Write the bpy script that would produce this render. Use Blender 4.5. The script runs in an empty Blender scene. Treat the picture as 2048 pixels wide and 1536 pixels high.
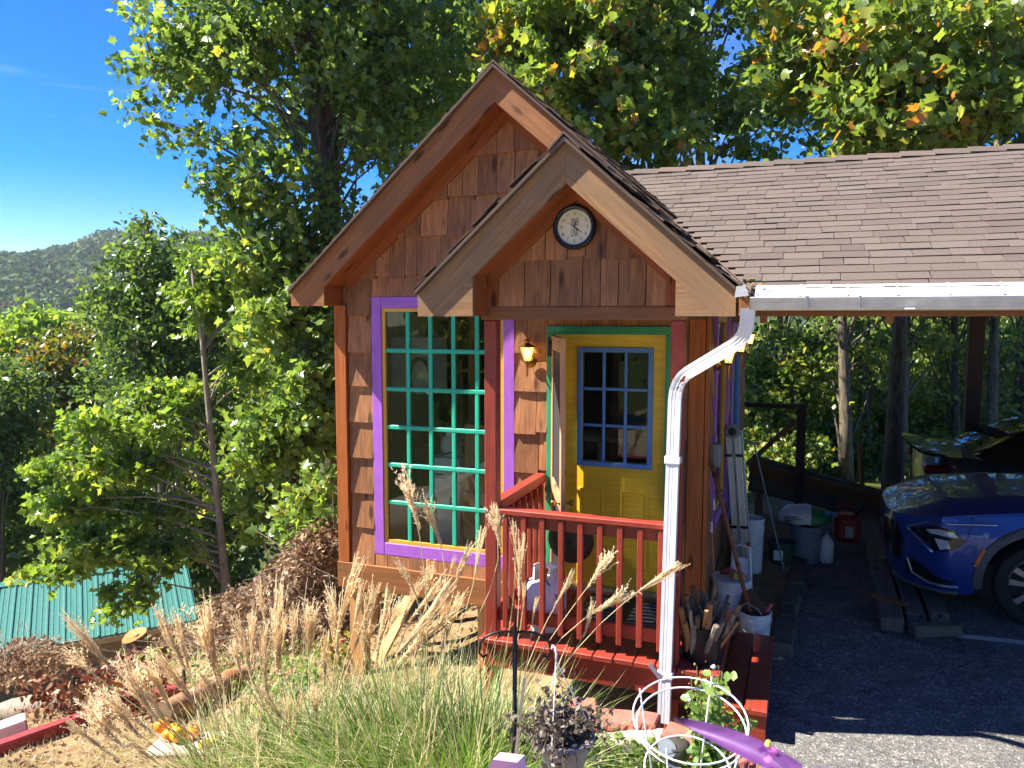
import bpy, math, random
import numpy as np
from mathutils import Matrix, Vector

random.seed(11)
rng = np.random.default_rng(11)
R = math.radians
sc = bpy.context.scene
COL = sc.collection
CZ = 2.62                      # eye height above the carport pavement

# ------------------------------------------------------------------ camera
cam = bpy.data.cameras.new('camera')
cam.sensor_width = 36.0
cam.lens = 1540.0 / 2048.0 * 36.0
cam.clip_start = 0.05
cam.clip_end = 6000.0
cam.dof.use_dof = True
cam.dof.focus_distance = 6.0
cam.dof.aperture_fstop = 9.0
camo = bpy.data.objects.new('camera', cam)
COL.objects.link(camo)
camo.location = (0, 0, CZ)
camo.rotation_euler = (R(85.0), 0, R(20.5))
sc.camera = camo

# ------------------------------------------------------------------ sky, sun, exposure
SUN = Vector((-0.84, -0.26, 1.0)).normalized()     # towards the sun
EL = math.asin(SUN.z)
AZ = math.atan2(SUN.x, SUN.y)
wd = bpy.data.worlds.new('World')
sc.world = wd
wd.use_nodes = True
wn, wl = wd.node_tree.nodes, wd.node_tree.links
sky = wn.new('ShaderNodeTexSky')
sky.sky_type = 'NISHITA'
sky.sun_disc = False
sky.sun_elevation = EL
sky.sun_rotation = AZ
sky.altitude = 600
sky.air_density = 1.0
sky.dust_density = 0.0
sky.ozone_density = 6.0
# thin streaks of cirrus, laid out in sky directions
tc = wn.new('ShaderNodeTexCoord')
mp = wn.new('ShaderNodeMapping')
mp.inputs['Rotation'].default_value = (0.25, 0.1, 0.5)
mp.inputs['Scale'].default_value = (1.6, 1.6, 9.0)
cn = wn.new('ShaderNodeTexNoise')
cn.inputs['Scale'].default_value = 1.7
cn.inputs['Detail'].default_value = 5
cn.inputs['Roughness'].default_value = 0.55
cn.inputs['Distortion'].default_value = 0.6
cr = wn.new('ShaderNodeValToRGB')
cr.color_ramp.elements[0].position = 0.56
cr.color_ramp.elements[0].color = (0, 0, 0, 1)
cr.color_ramp.elements[1].position = 0.80
cr.color_ramp.elements[1].color = (0.30, 0.30, 0.30, 1)
sh = wn.new('ShaderNodeHueSaturation')
sh.inputs['Hue'].default_value = 0.52
sh.inputs['Saturation'].default_value = 1.5
cm = wn.new('ShaderNodeMixRGB')
cm.inputs['Color2'].default_value = (8.5, 9.3, 10.0, 1)
wl.new(tc.outputs['Generated'], mp.inputs['Vector'])
wl.new(mp.outputs['Vector'], cn.inputs['Vector'])
wl.new(cn.outputs['Fac'], cr.inputs['Fac'])
wl.new(cr.outputs['Color'], cm.inputs['Fac'])
wl.new(sky.outputs['Color'], sh.inputs['Color'])
wl.new(sh.outputs['Color'], cm.inputs['Color1'])
wl.new(cm.outputs['Color'], wn['Background'].inputs['Color'])
wn['Background'].inputs['Strength'].default_value = 0.061

sun = bpy.data.lights.new('sun', 'SUN')
sun.energy = 4.6
sun.angle = R(0.53)
sun.color = (1.0, 0.93, 0.82)
suno = bpy.data.objects.new('sun', sun)
COL.objects.link(suno)
suno.rotation_euler = (-SUN).to_track_quat('-Z', 'Y').to_euler()
suno.location = (-20, -4, 25)

sc.view_settings.view_transform = 'Standard'
sc.view_settings.look = 'None'
sc.view_settings.gamma = 1.0
sc.view_settings.use_curve_mapping = False
sc.view_settings.exposure = 2.0
sc.cycles.use_denoising = True
sc.cycles.max_bounces = 8
sc.cycles.transparent_max_bounces = 12
sc.cycles.volume_bounces = 0
sc.cycles.sample_clamp_indirect = 8.0

# ------------------------------------------------------------------ helpers
_f = np.array([-math.sin(R(20.5)) * math.cos(R(5)), math.cos(R(20.5)) * math.cos(R(5)), -math.sin(R(5))])
_r = np.array([math.cos(R(20.5)), math.sin(R(20.5)), 0])
_u = np.cross(_r, _f)

def ray(px, py):
    return _f + _r * (px - 1024) / 1540. - _u * (py - 768) / 1540.

def dep(px, py, d):
    """world point seen at a photograph pixel, d metres along the view axis"""
    p = ray(px, py) * d
    return Vector((p[0], p[1], p[2] + CZ))

def atY(px, py, Y):
    p = ray(px, py)
    p = p * (Y / p[1])
    return Vector((p[0], p[1], p[2] + CZ))

def wmat(o):
    m = o.matrix_basis.copy()
    if o.parent:
        m = wmat(o.parent) @ o.matrix_parent_inverse @ m
    return m

def link(o, parent=None):
    COL.objects.link(o)
    if parent is not None:
        o.parent = parent
        o.matrix_parent_inverse = wmat(parent).inverted()
    return o

def tag(o, label=None, cat=None, group=None, kind=None):
    if label: o['label'] = label
    if cat: o['category'] = cat
    if group: o['group'] = group
    if kind: o['kind'] = kind
    return o

def thing(name, label, cat, loc=(0, 0, 0), group=None):
    o = bpy.data.objects.new(name, None)
    o.empty_display_size = 0.1
    o.location = loc
    link(o)
    return tag(o, label, cat, group)

def copy_tree(o, parent=None):
    c = o.copy()
    COL.objects.link(c)
    if parent is not None:
        c.parent = parent
    for ch in [x for x in bpy.data.objects if x.parent == o]:
        copy_tree(ch, c)
    return c

def obj(name, me, mat=None, parent=None, matrix=None):
    o = bpy.data.objects.new(name, me)
    if mat is not None:
        me.materials.clear()
        for m in (mat if isinstance(mat, (list, tuple)) else [mat]):
            me.materials.append(m)
    if matrix is not None:
        o.matrix_basis = matrix
    return link(o, parent)

class MB:
    """collects shapes and links them as ONE mesh object"""
    def __init__(s):
        s.v, s.f, s.m = [], [], []
    def add(s, v, f, mi=0):
        o = len(s.v)
        s.v.extend([tuple(p) for p in v])
        s.f.extend([tuple(i + o for i in q) for q in f])
        s.m.extend([mi] * len(f))
        return s
    def box(s, x0, x1, y0, y1, z0, z1, b=0.0, mi=0, M=None):
        v, f = cbox(abs(x1 - x0) / 2, abs(y1 - y0) / 2, abs(z1 - z0) / 2, b)
        c = Vector(((x0 + x1) / 2, (y0 + y1) / 2, (z0 + z1) / 2))
        v = [Vector(p) + c for p in v]
        if M is not None:
            v = [M @ p for p in v]
        return s.add(v, f, mi)
    def prism(s, pts, y0, y1, mi=0):
        """polygon in x-z drawn out along y"""
        n = len(pts)
        v = [(p[0], y0, p[1]) for p in pts] + [(p[0], y1, p[1]) for p in pts]
        f = [tuple(range(n)), tuple(range(2 * n - 1, n - 1, -1))]
        f += [(i, i + n, (i + 1) % n + n, (i + 1) % n) for i in range(n)]
        return s.add(v, f, mi)
    def tube(s, path, rad, n=8, mi=0, cap=True):
        path = [Vector(p) for p in path]
        if not isinstance(rad, (list, tuple)):
            rad = [rad] * len(path)
        v, f = [], []
        t0 = (path[1] - path[0]).normalized()
        a = t0.orthogonal().normalized()
        for i, p in enumerate(path):
            t = (path[min(i + 1, len(path) - 1)] - path[max(i - 1, 0)]).normalized()
            a = (a - t * a.dot(t))
            a = a.normalized() if a.length > 1e-6 else t.orthogonal().normalized()
            b = t.cross(a)
            for k in range(n):
                w = 2 * math.pi * k / n
                v.append(p + (a * math.cos(w) + b * math.sin(w)) * rad[i])
        for i in range(len(path) - 1):
            for k in range(n):
                k2 = (k + 1) % n
                f.append((i * n + k, i * n + k2, (i + 1) * n + k2, (i + 1) * n + k))
        if cap:
            f.append(tuple(range(n - 1, -1, -1)))
            f.append(tuple((len(path) - 1) * n + k for k in range(n)))
        return s.add(v, f, mi)
    def lathe(s, prof, c=(0, 0, 0), n=24, mi=0, M=None, cap=True):
        """profile of (radius, height) turned about z"""
        v, f = [], []
        c = Vector(c)
        for r, z in prof:
            for k in range(n):
                w = 2 * math.pi * k / n
                p = Vector((r * math.cos(w), r * math.sin(w), z))
                v.append((M @ p if M is not None else p) + c)
        for i in range(len(prof) - 1):
            for k in range(n):
                k2 = (k + 1) % n
                f.append((i * n + k, i * n + k2, (i + 1) * n + k2, (i + 1) * n + k))
        if cap and prof[0][0] > 1e-5: f.append(tuple(range(n - 1, -1, -1)))
        if cap and prof[-1][0] > 1e-5: f.append(tuple((len(prof) - 1) * n + k for k in range(n)))
        return s.add(v, f, mi)
    def build(s, name, mat, parent=None, smooth=False, loc=None, auto=None):
        me = bpy.data.meshes.new(name)
        if loc is not None:
            L = Vector(loc)
            s.v = [tuple(Vector(p) - L) for p in s.v]
        me.from_pydata(s.v, [], s.f)
        if len(set(s.m)) > 1:
            me.polygons.foreach_set('material_index', s.m)
        if smooth:
            me.polygons.foreach_set('use_smooth', [True] * len(s.f))
        o = obj(name, me, mat, parent, Matrix.Translation(loc) if loc is not None else None)
        if auto:
            me.set_sharp_from_angle(angle=R(auto))
        return o

def cbox(hx, hy, hz, b=0.0):
    h = (hx, hy, hz)
    if b <= 0:
        v = [(sx * hx, sy * hy, sz * hz) for sx in (-1, 1) for sy in (-1, 1) for sz in (-1, 1)]
        return v, [(0, 1, 3, 2), (4, 6, 7, 5), (0, 4, 5, 1), (2, 3, 7, 6), (0, 2, 6, 4), (1, 5, 7, 3)]
    b = min(b, 0.45 * min(h))
    v, idx = [], {}
    for sx in (-1, 1):
        for sy in (-1, 1):
            for sz in (-1, 1):
                sg = (sx, sy, sz)
                for a in range(3):
                    idx[(sg, a)] = len(v)
                    v.append(tuple(sg[k] * (h[k] if k == a else h[k] - b) for k in range(3)))
    f = []
    for a in range(3):
        p, q = [(1, 2), (2, 0), (0, 1)][a]
        for s_ in (-1, 1):
            ring = []
            for sp, sq in ((-1, -1), (1, -1), (1, 1), (-1, 1)):
                g = [0, 0, 0]; g[a] = s_; g[p] = sp; g[q] = sq
                ring.append(idx[(tuple(g), a)])
            f.append(tuple(ring if s_ > 0 else ring[::-1]))
    for c in range(3):
        a, d = [(1, 2), (2, 0), (0, 1)][c]
        for sa in (-1, 1):
            for sd in (-1, 1):
                g0 = [0, 0, 0]; g0[a] = sa; g0[d] = sd; g0[c] = -1
                g1 = list(g0); g1[c] = 1
                g0, g1 = tuple(g0), tuple(g1)
                q = (idx[(g0, a)], idx[(g1, a)], idx[(g1, d)], idx[(g0, d)])
                f.append(q if sa * sd < 0 else q[::-1])
    for sx in (-1, 1):
        for sy in (-1, 1):
            for sz in (-1, 1):
                g = (sx, sy, sz)
                t = (idx[(g, 0)], idx[(g, 1)], idx[(g, 2)])
                f.append(t if sx * sy * sz > 0 else t[::-1])
    return v, f

def frame_mat(p0, p1, up=(0, 0, 1)):
    p0, p1 = Vector(p0), Vector(p1)
    x = (p1 - p0).normalized()
    z = Vector(up) - x * Vector(up).dot(x)
    z = z.normalized() if z.length > 1e-4 else x.orthogonal().normalized()
    y = z.cross(x)
    M = Matrix((x, y, z)).transposed().to_4x4()
    M.translation = (p0 + p1) / 2
    return M

def board(name, p0, p1, w, t, mat, parent=None, up=(0, 0, 1), b=0.003):
    """a board from p0 to p1; w is its size along 'up', t across; its grain runs along local x"""
    L = (Vector(p1) - Vector(p0)).length
    v, f = cbox(L / 2, t / 2, w / 2, b)
    me = bpy.data.meshes.new(name)
    me.from_pydata(v, [], f)
    return obj(name, me, mat, parent, frame_mat(p0, p1, up))

def bx(name, x0, x1, y0, y1, z0, z1, mat, parent=None, b=0.003):
    d = (abs(x1 - x0), abs(y1 - y0), abs(z1 - z0))
    cx, cy, cz = (x0 + x1) / 2, (y0 + y1) / 2, (z0 + z1) / 2
    a = d.index(max(d))
    if a == 0: return board(name, (x0, cy, cz), (x1, cy, cz), d[2], d[1], mat, parent, (0, 0, 1), b)
    if a == 1: return board(name, (cx, y0, cz), (cx, y1, cz), d[2], d[0], mat, parent, (0, 0, 1), b)
    return board(name, (cx, cy, z0), (cx, cy, z1), d[1], d[0], mat, parent, (0, 1, 0), b)

def polyboard(name, pts, y0, y1, ang, mat, parent=None):
    """polygon in world x-z drawn out along y; its local x runs at angle ang so that the grain follows"""
    c, s_ = math.cos(ang), math.sin(ang)
    cx = sum(p[0] for p in pts) / len(pts); cz = sum(p[1] for p in pts) / len(pts)
    ym = (y0 + y1) / 2
    loc = [((p[0] - cx) * c + (p[1] - cz) * s_, -(p[0] - cx) * s_ + (p[1] - cz) * c) for p in pts]
    m = MB().prism(loc, y0 - ym, y1 - ym)
    me = bpy.data.meshes.new(name)
    me.from_pydata(m.v, [], m.f)
    M = Matrix(((c, 0, -s_, cx), (0, 1, 0, ym), (s_, 0, c, cz), (0, 0, 0, 1)))
    return obj(name, me, mat, parent, M)

# ------------------------------------------------------------------ materials
def srgb(r, g, b):
    return tuple(((c / 255.) / 12.92 if c / 255. <= .04045 else ((c / 255. + .055) / 1.055) ** 2.4) for c in (r, g, b)) + (1,)

class NT:
    def __init__(s, name):
        s.mat = bpy.data.materials.new(name)
        s.mat.use_nodes = True
        s.t = s.mat.node_tree
        s.n, s.l = s.t.nodes, s.t.links
        s.b = s.n['Principled BSDF']
        s.out = s.n['Material Output']
    def new(s, t, **kw):
        n = s.n.new('ShaderNode' + t)
        for k, v in kw.items():
            if k in n.inputs: n.inputs[k].default_value = v
            else: setattr(n, k, v)
        return n
    def L(s, a, b):
        s.l.new(a, b)
    def coord(s, scale=(1, 1, 1), rand=True, out='Object'):
        tc = s.new('TexCoord')
        mp = s.new('Mapping')
        mp.inputs['Scale'].default_value = scale
        if rand:
            oi = s.new('ObjectInfo')
            ml = s.new('Math', operation='MULTIPLY'); ml.inputs[1].default_value = 53.0
            s.L(oi.outputs['Random'], ml.inputs[0])
            va = s.new('VectorMath', operation='ADD')
            s.L(tc.outputs[out], va.inputs[0]); s.L(ml.outputs[0], va.inputs[1])
            s.L(va.outputs[0], mp.inputs['Vector'])
        else:
            s.L(tc.outputs[out], mp.inputs['Vector'])
        return mp.outputs['Vector']
    def noise(s, vec, scale, detail=4, rough=.55, dist=0.0):
        n = s.new('TexNoise')
        n.inputs['Scale'].default_value = scale; n.inputs['Detail'].default_value = detail
        n.inputs['Roughness'].default_value = rough; n.inputs['Distortion'].default_value = dist
        s.L(vec, n.inputs['Vector'])
        return n.outputs['Fac']
    def ramp(s, fac, stops, interp='LINEAR'):
        r = s.new('ValToRGB')
        e = r.color_ramp.elements
        r.color_ramp.interpolation = interp
        while len(e) < len(stops): e.new(0.5)
        for i, (p, c) in enumerate(stops):
            e[i].position = p
            e[i].color = c if len(c) == 4 else tuple(c) + (1,)
        s.L(fac, r.inputs['Fac'])
        return r.outputs['Color']
    def mix(s, fac, a, b, mode='MIX'):
        m = s.new('MixRGB', blend_type=mode)
        for k, x in (('Fac', fac), ('Color1', a), ('Color2', b)):
            if isinstance(x, (int, float)): m.inputs[k].default_value = x
            elif isinstance(x, tuple): m.inputs[k].default_value = x
            else: s.L(x, m.inputs[k])
        return m.outputs['Color']
    def vary(s, col, lo=.85, hi=1.15):
        oi = s.new('ObjectInfo')
        mr = s.new('MapRange'); mr.inputs['To Min'].default_value = lo; mr.inputs['To Max'].default_value = hi
        s.L(oi.outputs['Random'], mr.inputs['Value'])
        h = s.new('HueSaturation')
        s.L(mr.outputs['Result'], h.inputs['Value']); s.L(col, h.inputs['Color'])
        return h.outputs['Color']
    def bump(s, h, strength=.3, dist=.01):
        b = s.new('Bump'); b.inputs['Strength'].default_value = strength; b.inputs['Distance'].default_value = dist
        s.L(h, b.inputs['Height']); s.L(b.outputs['Normal'], s.b.inputs['Normal'])
    def fin(s, col=None, rough=.6, spec=.4, metal=0.0):
        if col is not None:
            if isinstance(col, tuple): s.b.inputs['Base Color'].default_value = col
            else: s.L(col, s.b.inputs['Base Color'])
        if isinstance(rough, (int, float)): s.b.inputs['Roughness'].default_value = rough
        else: s.L(rough, s.b.inputs['Roughness'])
        s.b.inputs['Specular IOR Level'].default_value = spec
        s.b.inputs['Metallic'].default_value = metal
        return s.mat

def wood(name, c1, c2, weather=None, wamt=.5, axis='x', rough=.62, knots=True, lo=.86, hi=1.12, bump=.35, spec=.25):
    k = NT(name)
    g = 24
    v = k.coord({'x': (1.3, g, g), 'z': (g, g, 1.3), 'y': (g, 1.3, g)}[axis])
    n1 = k.noise(v, 1.6, 6, .62, .8)
    col = k.ramp(n1, [(.28, c1), (.72, c2)])
    v2 = k.coord({'x': (1, 3, 3), 'z': (3, 3, 1), 'y': (3, 1, 3)}[axis])
    if weather is not None:
        n2 = k.noise(v2, 2.1, 5, .6, .3)
        fac = k.ramp(n2, [(.62 - .35 * wamt, (0, 0, 0)), (.86 - .25 * wamt, (wamt, wamt, wamt))])
        col = k.mix(fac, col, weather)
    if knots:
        vk = k.coord({'x': (1.6, 5, 5), 'z': (5, 5, 1.6), 'y': (5, 1.6, 5)}[axis])
        vo = k.new('TexVoronoi'); vo.inputs['Scale'].default_value = 1.3
        k.L(vk, vo.inputs['Vector'])
        kf = k.ramp(vo.outputs['Distance'], [(.10, (.85, .85, .85)), (.19, (0, 0, 0))])
        col = k.mix(kf, col, tuple(x * .28 for x in c1[:3]) + (1,))
    col = k.vary(col, lo, hi)
    k.bump(n1, bump, .004)
    return k.fin(col, rough, spec)

def paint(name, c, rough=.42, var=.10, chip=None, chipamt=.06, lo=.95, hi=1.05, bump=.15, spec=.4):
    k = NT(name)
    v = k.coord((1, 1, 1))
    n = k.noise(v, 9, 5, .6)
    d = tuple(x * (1 - var * 2) for x in c[:3]) + (1,)
    l = tuple(min(1, x * (1 + var)) for x in c[:3]) + (1,)
    col = k.ramp(n, [(.3, d), (.7, l)])
    vs = k.coord((1.5, 34, 34))
    ns = k.noise(vs, 1.4, 5, .65, .4)          # brush marks along the board
    col = k.mix(1.0, col, k.ramp(ns, [(.25, (.80, .80, .80)), (.6, (1.03, 1.03, 1.03)), (.8, (1.1, 1.1, 1.1))]), 'MULTIPLY')
    ng = k.noise(v, 3.2, 5, .7)                # grime
    col = k.mix(k.ramp(ng, [(.58, (0, 0, 0)), (.80, (.28, .28, .28))]), col, (.16, .12, .09, 1))
    n3 = k.noise(v, 60, 4, .6)
    if chip is not None:
        f = k.ramp(n3, [(.80 - chipamt * 2, (0, 0, 0)), (.83 - chipamt * 2, (1, 1, 1))])
        col = k.mix(f, col, chip)
    col = k.vary(col, lo, hi)
    k.bump(ns, bump * 1.6, .003)
    return k.fin(col, rough, spec)

def plain(name, c, rough=.5, metal=0., spec=.4, var=.06):
    k = NT(name)
    v = k.coord((1, 1, 1))
    n = k.noise(v, 14, 4, .6)
    col = k.ramp(n, [(.3, tuple(x * (1 - var * 2) for x in c[:3])), (.7, tuple(min(1, x * (1 + var)) for x in c[:3]))])
    return k.fin(col, rough, spec, metal)

M = {}
M['trim'] = wood('trim_wood_orange', srgb(140, 74, 32), srgb(184, 106, 52), srgb(120, 66, 34), .35)
M['rake'] = wood('rake_wood_brown', srgb(122, 76, 42), srgb(166, 110, 64), srgb(108, 80, 56), .6)
M['rakep'] = wood('porch_rake_wood_weathered', srgb(116, 78, 48), srgb(176, 132, 86), srgb(128, 104, 78), .9)
M['soffit'] = wood('soffit_wood_orange', srgb(122, 64, 30), srgb(156, 88, 44), srgb(110, 62, 36), .4)
M['beam'] = wood('beam_wood_brown', srgb(104, 64, 38), srgb(142, 94, 58), srgb(110, 86, 66), .5)
M['shake'] = wood('cedar_shake', srgb(118, 78, 50), srgb(180, 124, 80), srgb(92, 64, 48), .55, axis='z', lo=.70, hi=1.22, bump=.6)
M['lumber'] = wood('pale_lumber', srgb(176, 128, 78), srgb(208, 160, 104), None, .3)
M['greytimber'] = wood('grey_timber', srgb(84, 76, 66), srgb(124, 112, 98), srgb(96, 92, 86), .6)
M['red'] = paint('barn_red_paint', srgb(142, 54, 40), .45, .10, srgb(196, 140, 110), .012, .92, 1.06, .5)
M['redtimber'] = paint('faded_red_paint', srgb(150, 54, 54), .6, .18, srgb(150, 120, 100), .06)
M['purple'] = paint('purple_paint', srgb(164, 98, 196), .45, .07, srgb(190, 150, 190), .01)
M['yellow'] = paint('door_yellow_paint', srgb(252, 204, 52), .34, .03)
M['cream'] = paint('mustard_trim_paint', srgb(212, 164, 60), .45, .05)
M['teal'] = paint('teal_paint', srgb(40, 178, 142), .42, .05)
M['green'] = paint('green_trim_paint', srgb(50, 152, 104), .42, .08)
M['blue'] = paint('blue_trim_paint', srgb(98, 148, 214), .36, .04)
M['white'] = plain('white_enamel', srgb(226, 226, 226), .35)
M['whiteplastic'] = plain('white_plastic', srgb(214, 214, 208), .45)
M['dirtywhite'] = paint('streaked_white_metal', srgb(212, 210, 202), .4, .09, srgb(120, 112, 100), .02)
M['black'] = plain('black_plastic', srgb(24, 24, 26), .45)
M['blackmetal'] = plain('black_metal', srgb(20, 20, 22), .4, .3)
M['brass'] = plain('aged_brass', srgb(176, 134, 60), .28, 1.0)
M['alu'] = plain('aluminium', srgb(188, 186, 180), .38, .85)
M['chrome'] = plain('chrome', srgb(220, 220, 222), .12, 1.0)
M['rubber'] = plain('rubber', srgb(26, 26, 27), .75)
M['concrete'] = plain('concrete', srgb(158, 150, 138), .85, 0, .2, .12)
M['card'] = plain('cardboard', srgb(168, 124, 82), .8, 0, .2)
M['grey'] = plain('grey_plastic', srgb(128, 130, 132), .5)
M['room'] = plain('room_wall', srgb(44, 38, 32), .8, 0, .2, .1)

def glass():
    k = NT('window_glass')
    tr = k.new('BsdfTransparent'); tr.inputs['Color'].default_value = (.86, .9, .88, 1)
    gl = k.new('BsdfGlossy'); gl.inputs['Roughness'].default_value = .015
    fr = k.new('Fresnel'); fr.inputs['IOR'].default_value = 1.42
    v = k.coord((1, 1, 1), rand=True)
    n = k.noise(v, 2.5, 2)
    b = k.new('Bump'); b.inputs['Strength'].default_value = .06; b.inputs['Distance'].default_value = .02
    k.L(n, b.inputs['Height']); k.L(b.outputs['Normal'], gl.inputs['Normal'])
    mx = k.new('MixShader')
    k.L(fr.outputs[0], mx.inputs[0]); k.L(tr.outputs[0], mx.inputs[1]); k.L(gl.outputs[0], mx.inputs[2])
    k.L(mx.outputs[0], k.out.inputs['Surface'])
    return k.mat
M['glass'] = glass()

def roofmat(name, a, b_, c):
    k = NT(name)
    oi = k.new('ObjectInfo')
    tone = k.ramp(oi.outputs['Random'], [(0, a), (.35, b_), (.7, c), (1, b_)])
    v = k.coord((1, 1, 1))
    n = k.noise(v, 220, 3, .7)
    g = k.ramp(n, [(.3, (.55, .55, .55)), (.7, (1.25, 1.25, 1.25))])
    col = k.mix(1.0, tone, g, 'MULTIPLY')
    n2 = k.noise(k.coord((1, 1, 1), rand=False), 1.3, 4)
    col = k.mix(k.ramp(n2, [(.45, (0, 0, 0)), (.75, (.35, .35, .35))]), col, srgb(120, 98, 84))
    k.bump(n, .5, .004)
    return k.fin(col, .9, .15)
M['roof'] = roofmat('asphalt_shingle_brown', srgb(93, 83, 77), srgb(98, 88, 81), srgb(104, 94, 87))
M['roofdark'] = roofmat('asphalt_shingle_weathered', srgb(74, 62, 56), srgb(94, 80, 70), srgb(112, 94, 80))

def asphalt():
    k = NT('asphalt')
    v = k.coord((1, 1, 1), rand=False)
    n = k.noise(v, 190, 3, .8)
    col = k.ramp(n, [(.30, (.02, .02, .022)), (.48, (.09, .09, .092)), (.60, (.21, .207, .20)), (.76, (.50, .48, .45))])
    n2 = k.noise(v, 1.1, 5, .65)
    col = k.mix(k.ramp(n2, [(.3, (.0, .0, .0)), (.8, (.5, .5, .5))]), col, (.13, .125, .115, 1))
    vo = k.new('TexVoronoi'); vo.inputs['Scale'].default_value = 75
    k.L(v, vo.inputs['Vector'])
    sep = k.new('SeparateColor'); k.L(vo.outputs['Color'], sep.inputs[0])
    col = k.mix(.6, col, k.ramp(sep.outputs[0], [(.0, (.07, .07, .07)), (.55, (.145, .14, .135)), (.88, (.25, .24, .225)), (1, (.46, .44, .41))]))
    n5 = k.noise(v, 2.0, 4, .6)
    wv = k.new('VectorMath', operation='ADD'); k.L(v, wv.inputs[0])
    sc5 = k.new('VectorMath', operation='SCALE'); sc5.inputs['Scale'].default_value = .5
    k.L(n5, sc5.inputs[0]); k.L(sc5.outputs[0], wv.inputs[1])
    ce = k.new('TexVoronoi', feature='DISTANCE_TO_EDGE'); ce.inputs['Scale'].default_value = .55
    k.L(wv.outputs[0], ce.inputs['Vector'])
    col = k.mix(k.ramp(ce.outputs['Distance'], [(.0015, (.5, .5, .5)), (.006, (0, 0, 0))]), col, (.02, .015, .016, 1))
    ns = k.noise(v, .8, 3, .5)
    col = k.mix(k.ramp(ns, [(.56, (0, 0, 0)), (.66, (.45, .45, .45))]), col, (.03, .03, .032, 1))
    n4 = k.noise(v, 4.5, 6, .7)
    col = k.mix(1.0, col, k.ramp(n4, [(.3, (.62, .62, .64)), (.7, (1.25, 1.22, 1.18))]), 'MULTIPLY')
    k.bump(vo.outputs['Distance'], .8, .008)
    return k.fin(col, .88, .25)
M['asphalt'] = asphalt()

def groundmat():
    k = NT('dry_ground')
    v = k.coord((1, 1, 1), rand=False)
    n = k.noise(v, 3.5, 8, .7)
    col = k.ramp(n, [(.25, srgb(100, 82, 60)), (.5, srgb(148, 128, 98)), (.72, srgb(174, 157, 127))])
    n2 = k.noise(v, .55, 6, .65)
    col = k.mix(k.ramp(n2, [(.5, (0, 0, 0)), (.68, (.75, .75, .75))]), col, srgb(92, 98, 46))
    # open straw bed near the cabin, dark green leaf mould and lawn further off
    sx = k.new('SeparateXYZ'); k.L(v, sx.inputs[0])
    far = None
    for ax, a, b_ in ((1, -11, -12.5), (1, 11.2, 12.4), (0, -10.5, -13.0)):
        mr = k.new('MapRange'); mr.inputs['From Min'].default_value = a; mr.inputs['From Max'].default_value = b_
        k.L(sx.outputs[ax], mr.inputs['Value'])
        if far is None: far = mr.outputs['Result']
        else:
            mm = k.new('Math', operation='MAXIMUM'); k.L(far, mm.inputs[0]); k.L(mr.outputs['Result'], mm.inputs[1]); far = mm.outputs[0]
    col = k.mix(far, col, k.ramp(n, [(.3, srgb(44, 52, 24)), (.7, srgb(84, 96, 44))]))
    # pale gravel colour added out of view to bounce warm fill onto the cabin
    mg = k.new('MapRange'); mg.inputs['From Min'].default_value = 1.6; mg.inputs['From Max'].default_value = .9
    k.L(sx.outputs[1], mg.inputs['Value'])
    mg2 = k.new('MapRange'); mg2.inputs['From Min'].default_value = -13; mg2.inputs['From Max'].default_value = -11.5
    k.L(sx.outputs[1], mg2.inputs['Value'])
    mgx = k.new('Math', operation='MULTIPLY'); k.L(mg.outputs['Result'], mgx.inputs[0]); k.L(mg2.outputs['Result'], mgx.inputs[1])
    col = k.mix(mgx.outputs[0], col, k.ramp(n, [(.3, srgb(160, 150, 136)), (.7, srgb(200, 190, 172))]))
    n3 = k.noise(v, 45, 5, .7)
    col = k.mix(.45, col, k.ramp(n3, [(.3, (.12, .08, .05)), (.7, (.85, .72, .5))]), 'OVERLAY')
    k.bump(n3, .9, .03)
    return k.fin(col, .95, .1)
M['ground'] = groundmat()

def bark(name, a, b_):
    k = NT(name)
    v = k.coord((9, 9, 1.6), rand=True)
    n = k.noise(v, 2.6, 7, .65, 1.2)
    col = k.ramp(n, [(.3, a), (.7, b_)])
    k.bump(n, .9, .03)
    return k.fin(col, .9, .1)
M['bark'] = bark('bark_grey', srgb(62, 54, 44), srgb(132, 120, 104))
M['barkpale'] = bark('bark_pale', srgb(104, 92, 78), srgb(172, 160, 142))

def leafmat(name, stops, trans=.34, rough=.36, spec=.5):
    k = NT(name)
    at = k.new('Attribute'); at.attribute_name = 'tint'
    col = k.ramp(at.outputs['Fac'], stops)
    k.fin(col, rough, spec)
    tr = k.new('BsdfTranslucent')
    br = k.new('HueSaturation'); br.inputs['Value'].default_value = 1.7; br.inputs['Saturation'].default_value = 1.1; br.inputs['Hue'].default_value = .485
    k.L(col, br.inputs['Color']); k.L(br.outputs['Color'], tr.inputs['Color'])
    mx = k.new('MixShader'); mx.inputs[0].default_value = trans
    k.L(k.b.outputs[0], mx.inputs[1]); k.L(tr.outputs[0], mx.inputs[2])
    k.L(mx.outputs[0], k.out.inputs['Surface'])
    return k.mat
LG = [(0, (.065, .12, .030)), (.35, (.115, .195, .042)), (.7, (.185, .27, .055)), (.95, (.23, .31, .055)), (1, (.30, .29, .05))]
M['maple'] = leafmat('maple_leaf', LG, .5, .28)
M['maplebright'] = leafmat('bright_maple_leaf', [(0, (.065, .13, .024)), (.4, (.125, .21, .036)), (.8, (.20, .29, .05)), (1, (.28, .33, .06))], .52, .32)
M['tulip'] = leafmat('tulip_poplar_leaf', [(0, (.055, .10, .022)), (.4, (.115, .19, .036)), (.74, (.20, .28, .050)), (.90, (.30, .32, .055)), (.975, (.50, .40, .06)), (1, (.42, .22, .05))], .46, .34)
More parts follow.
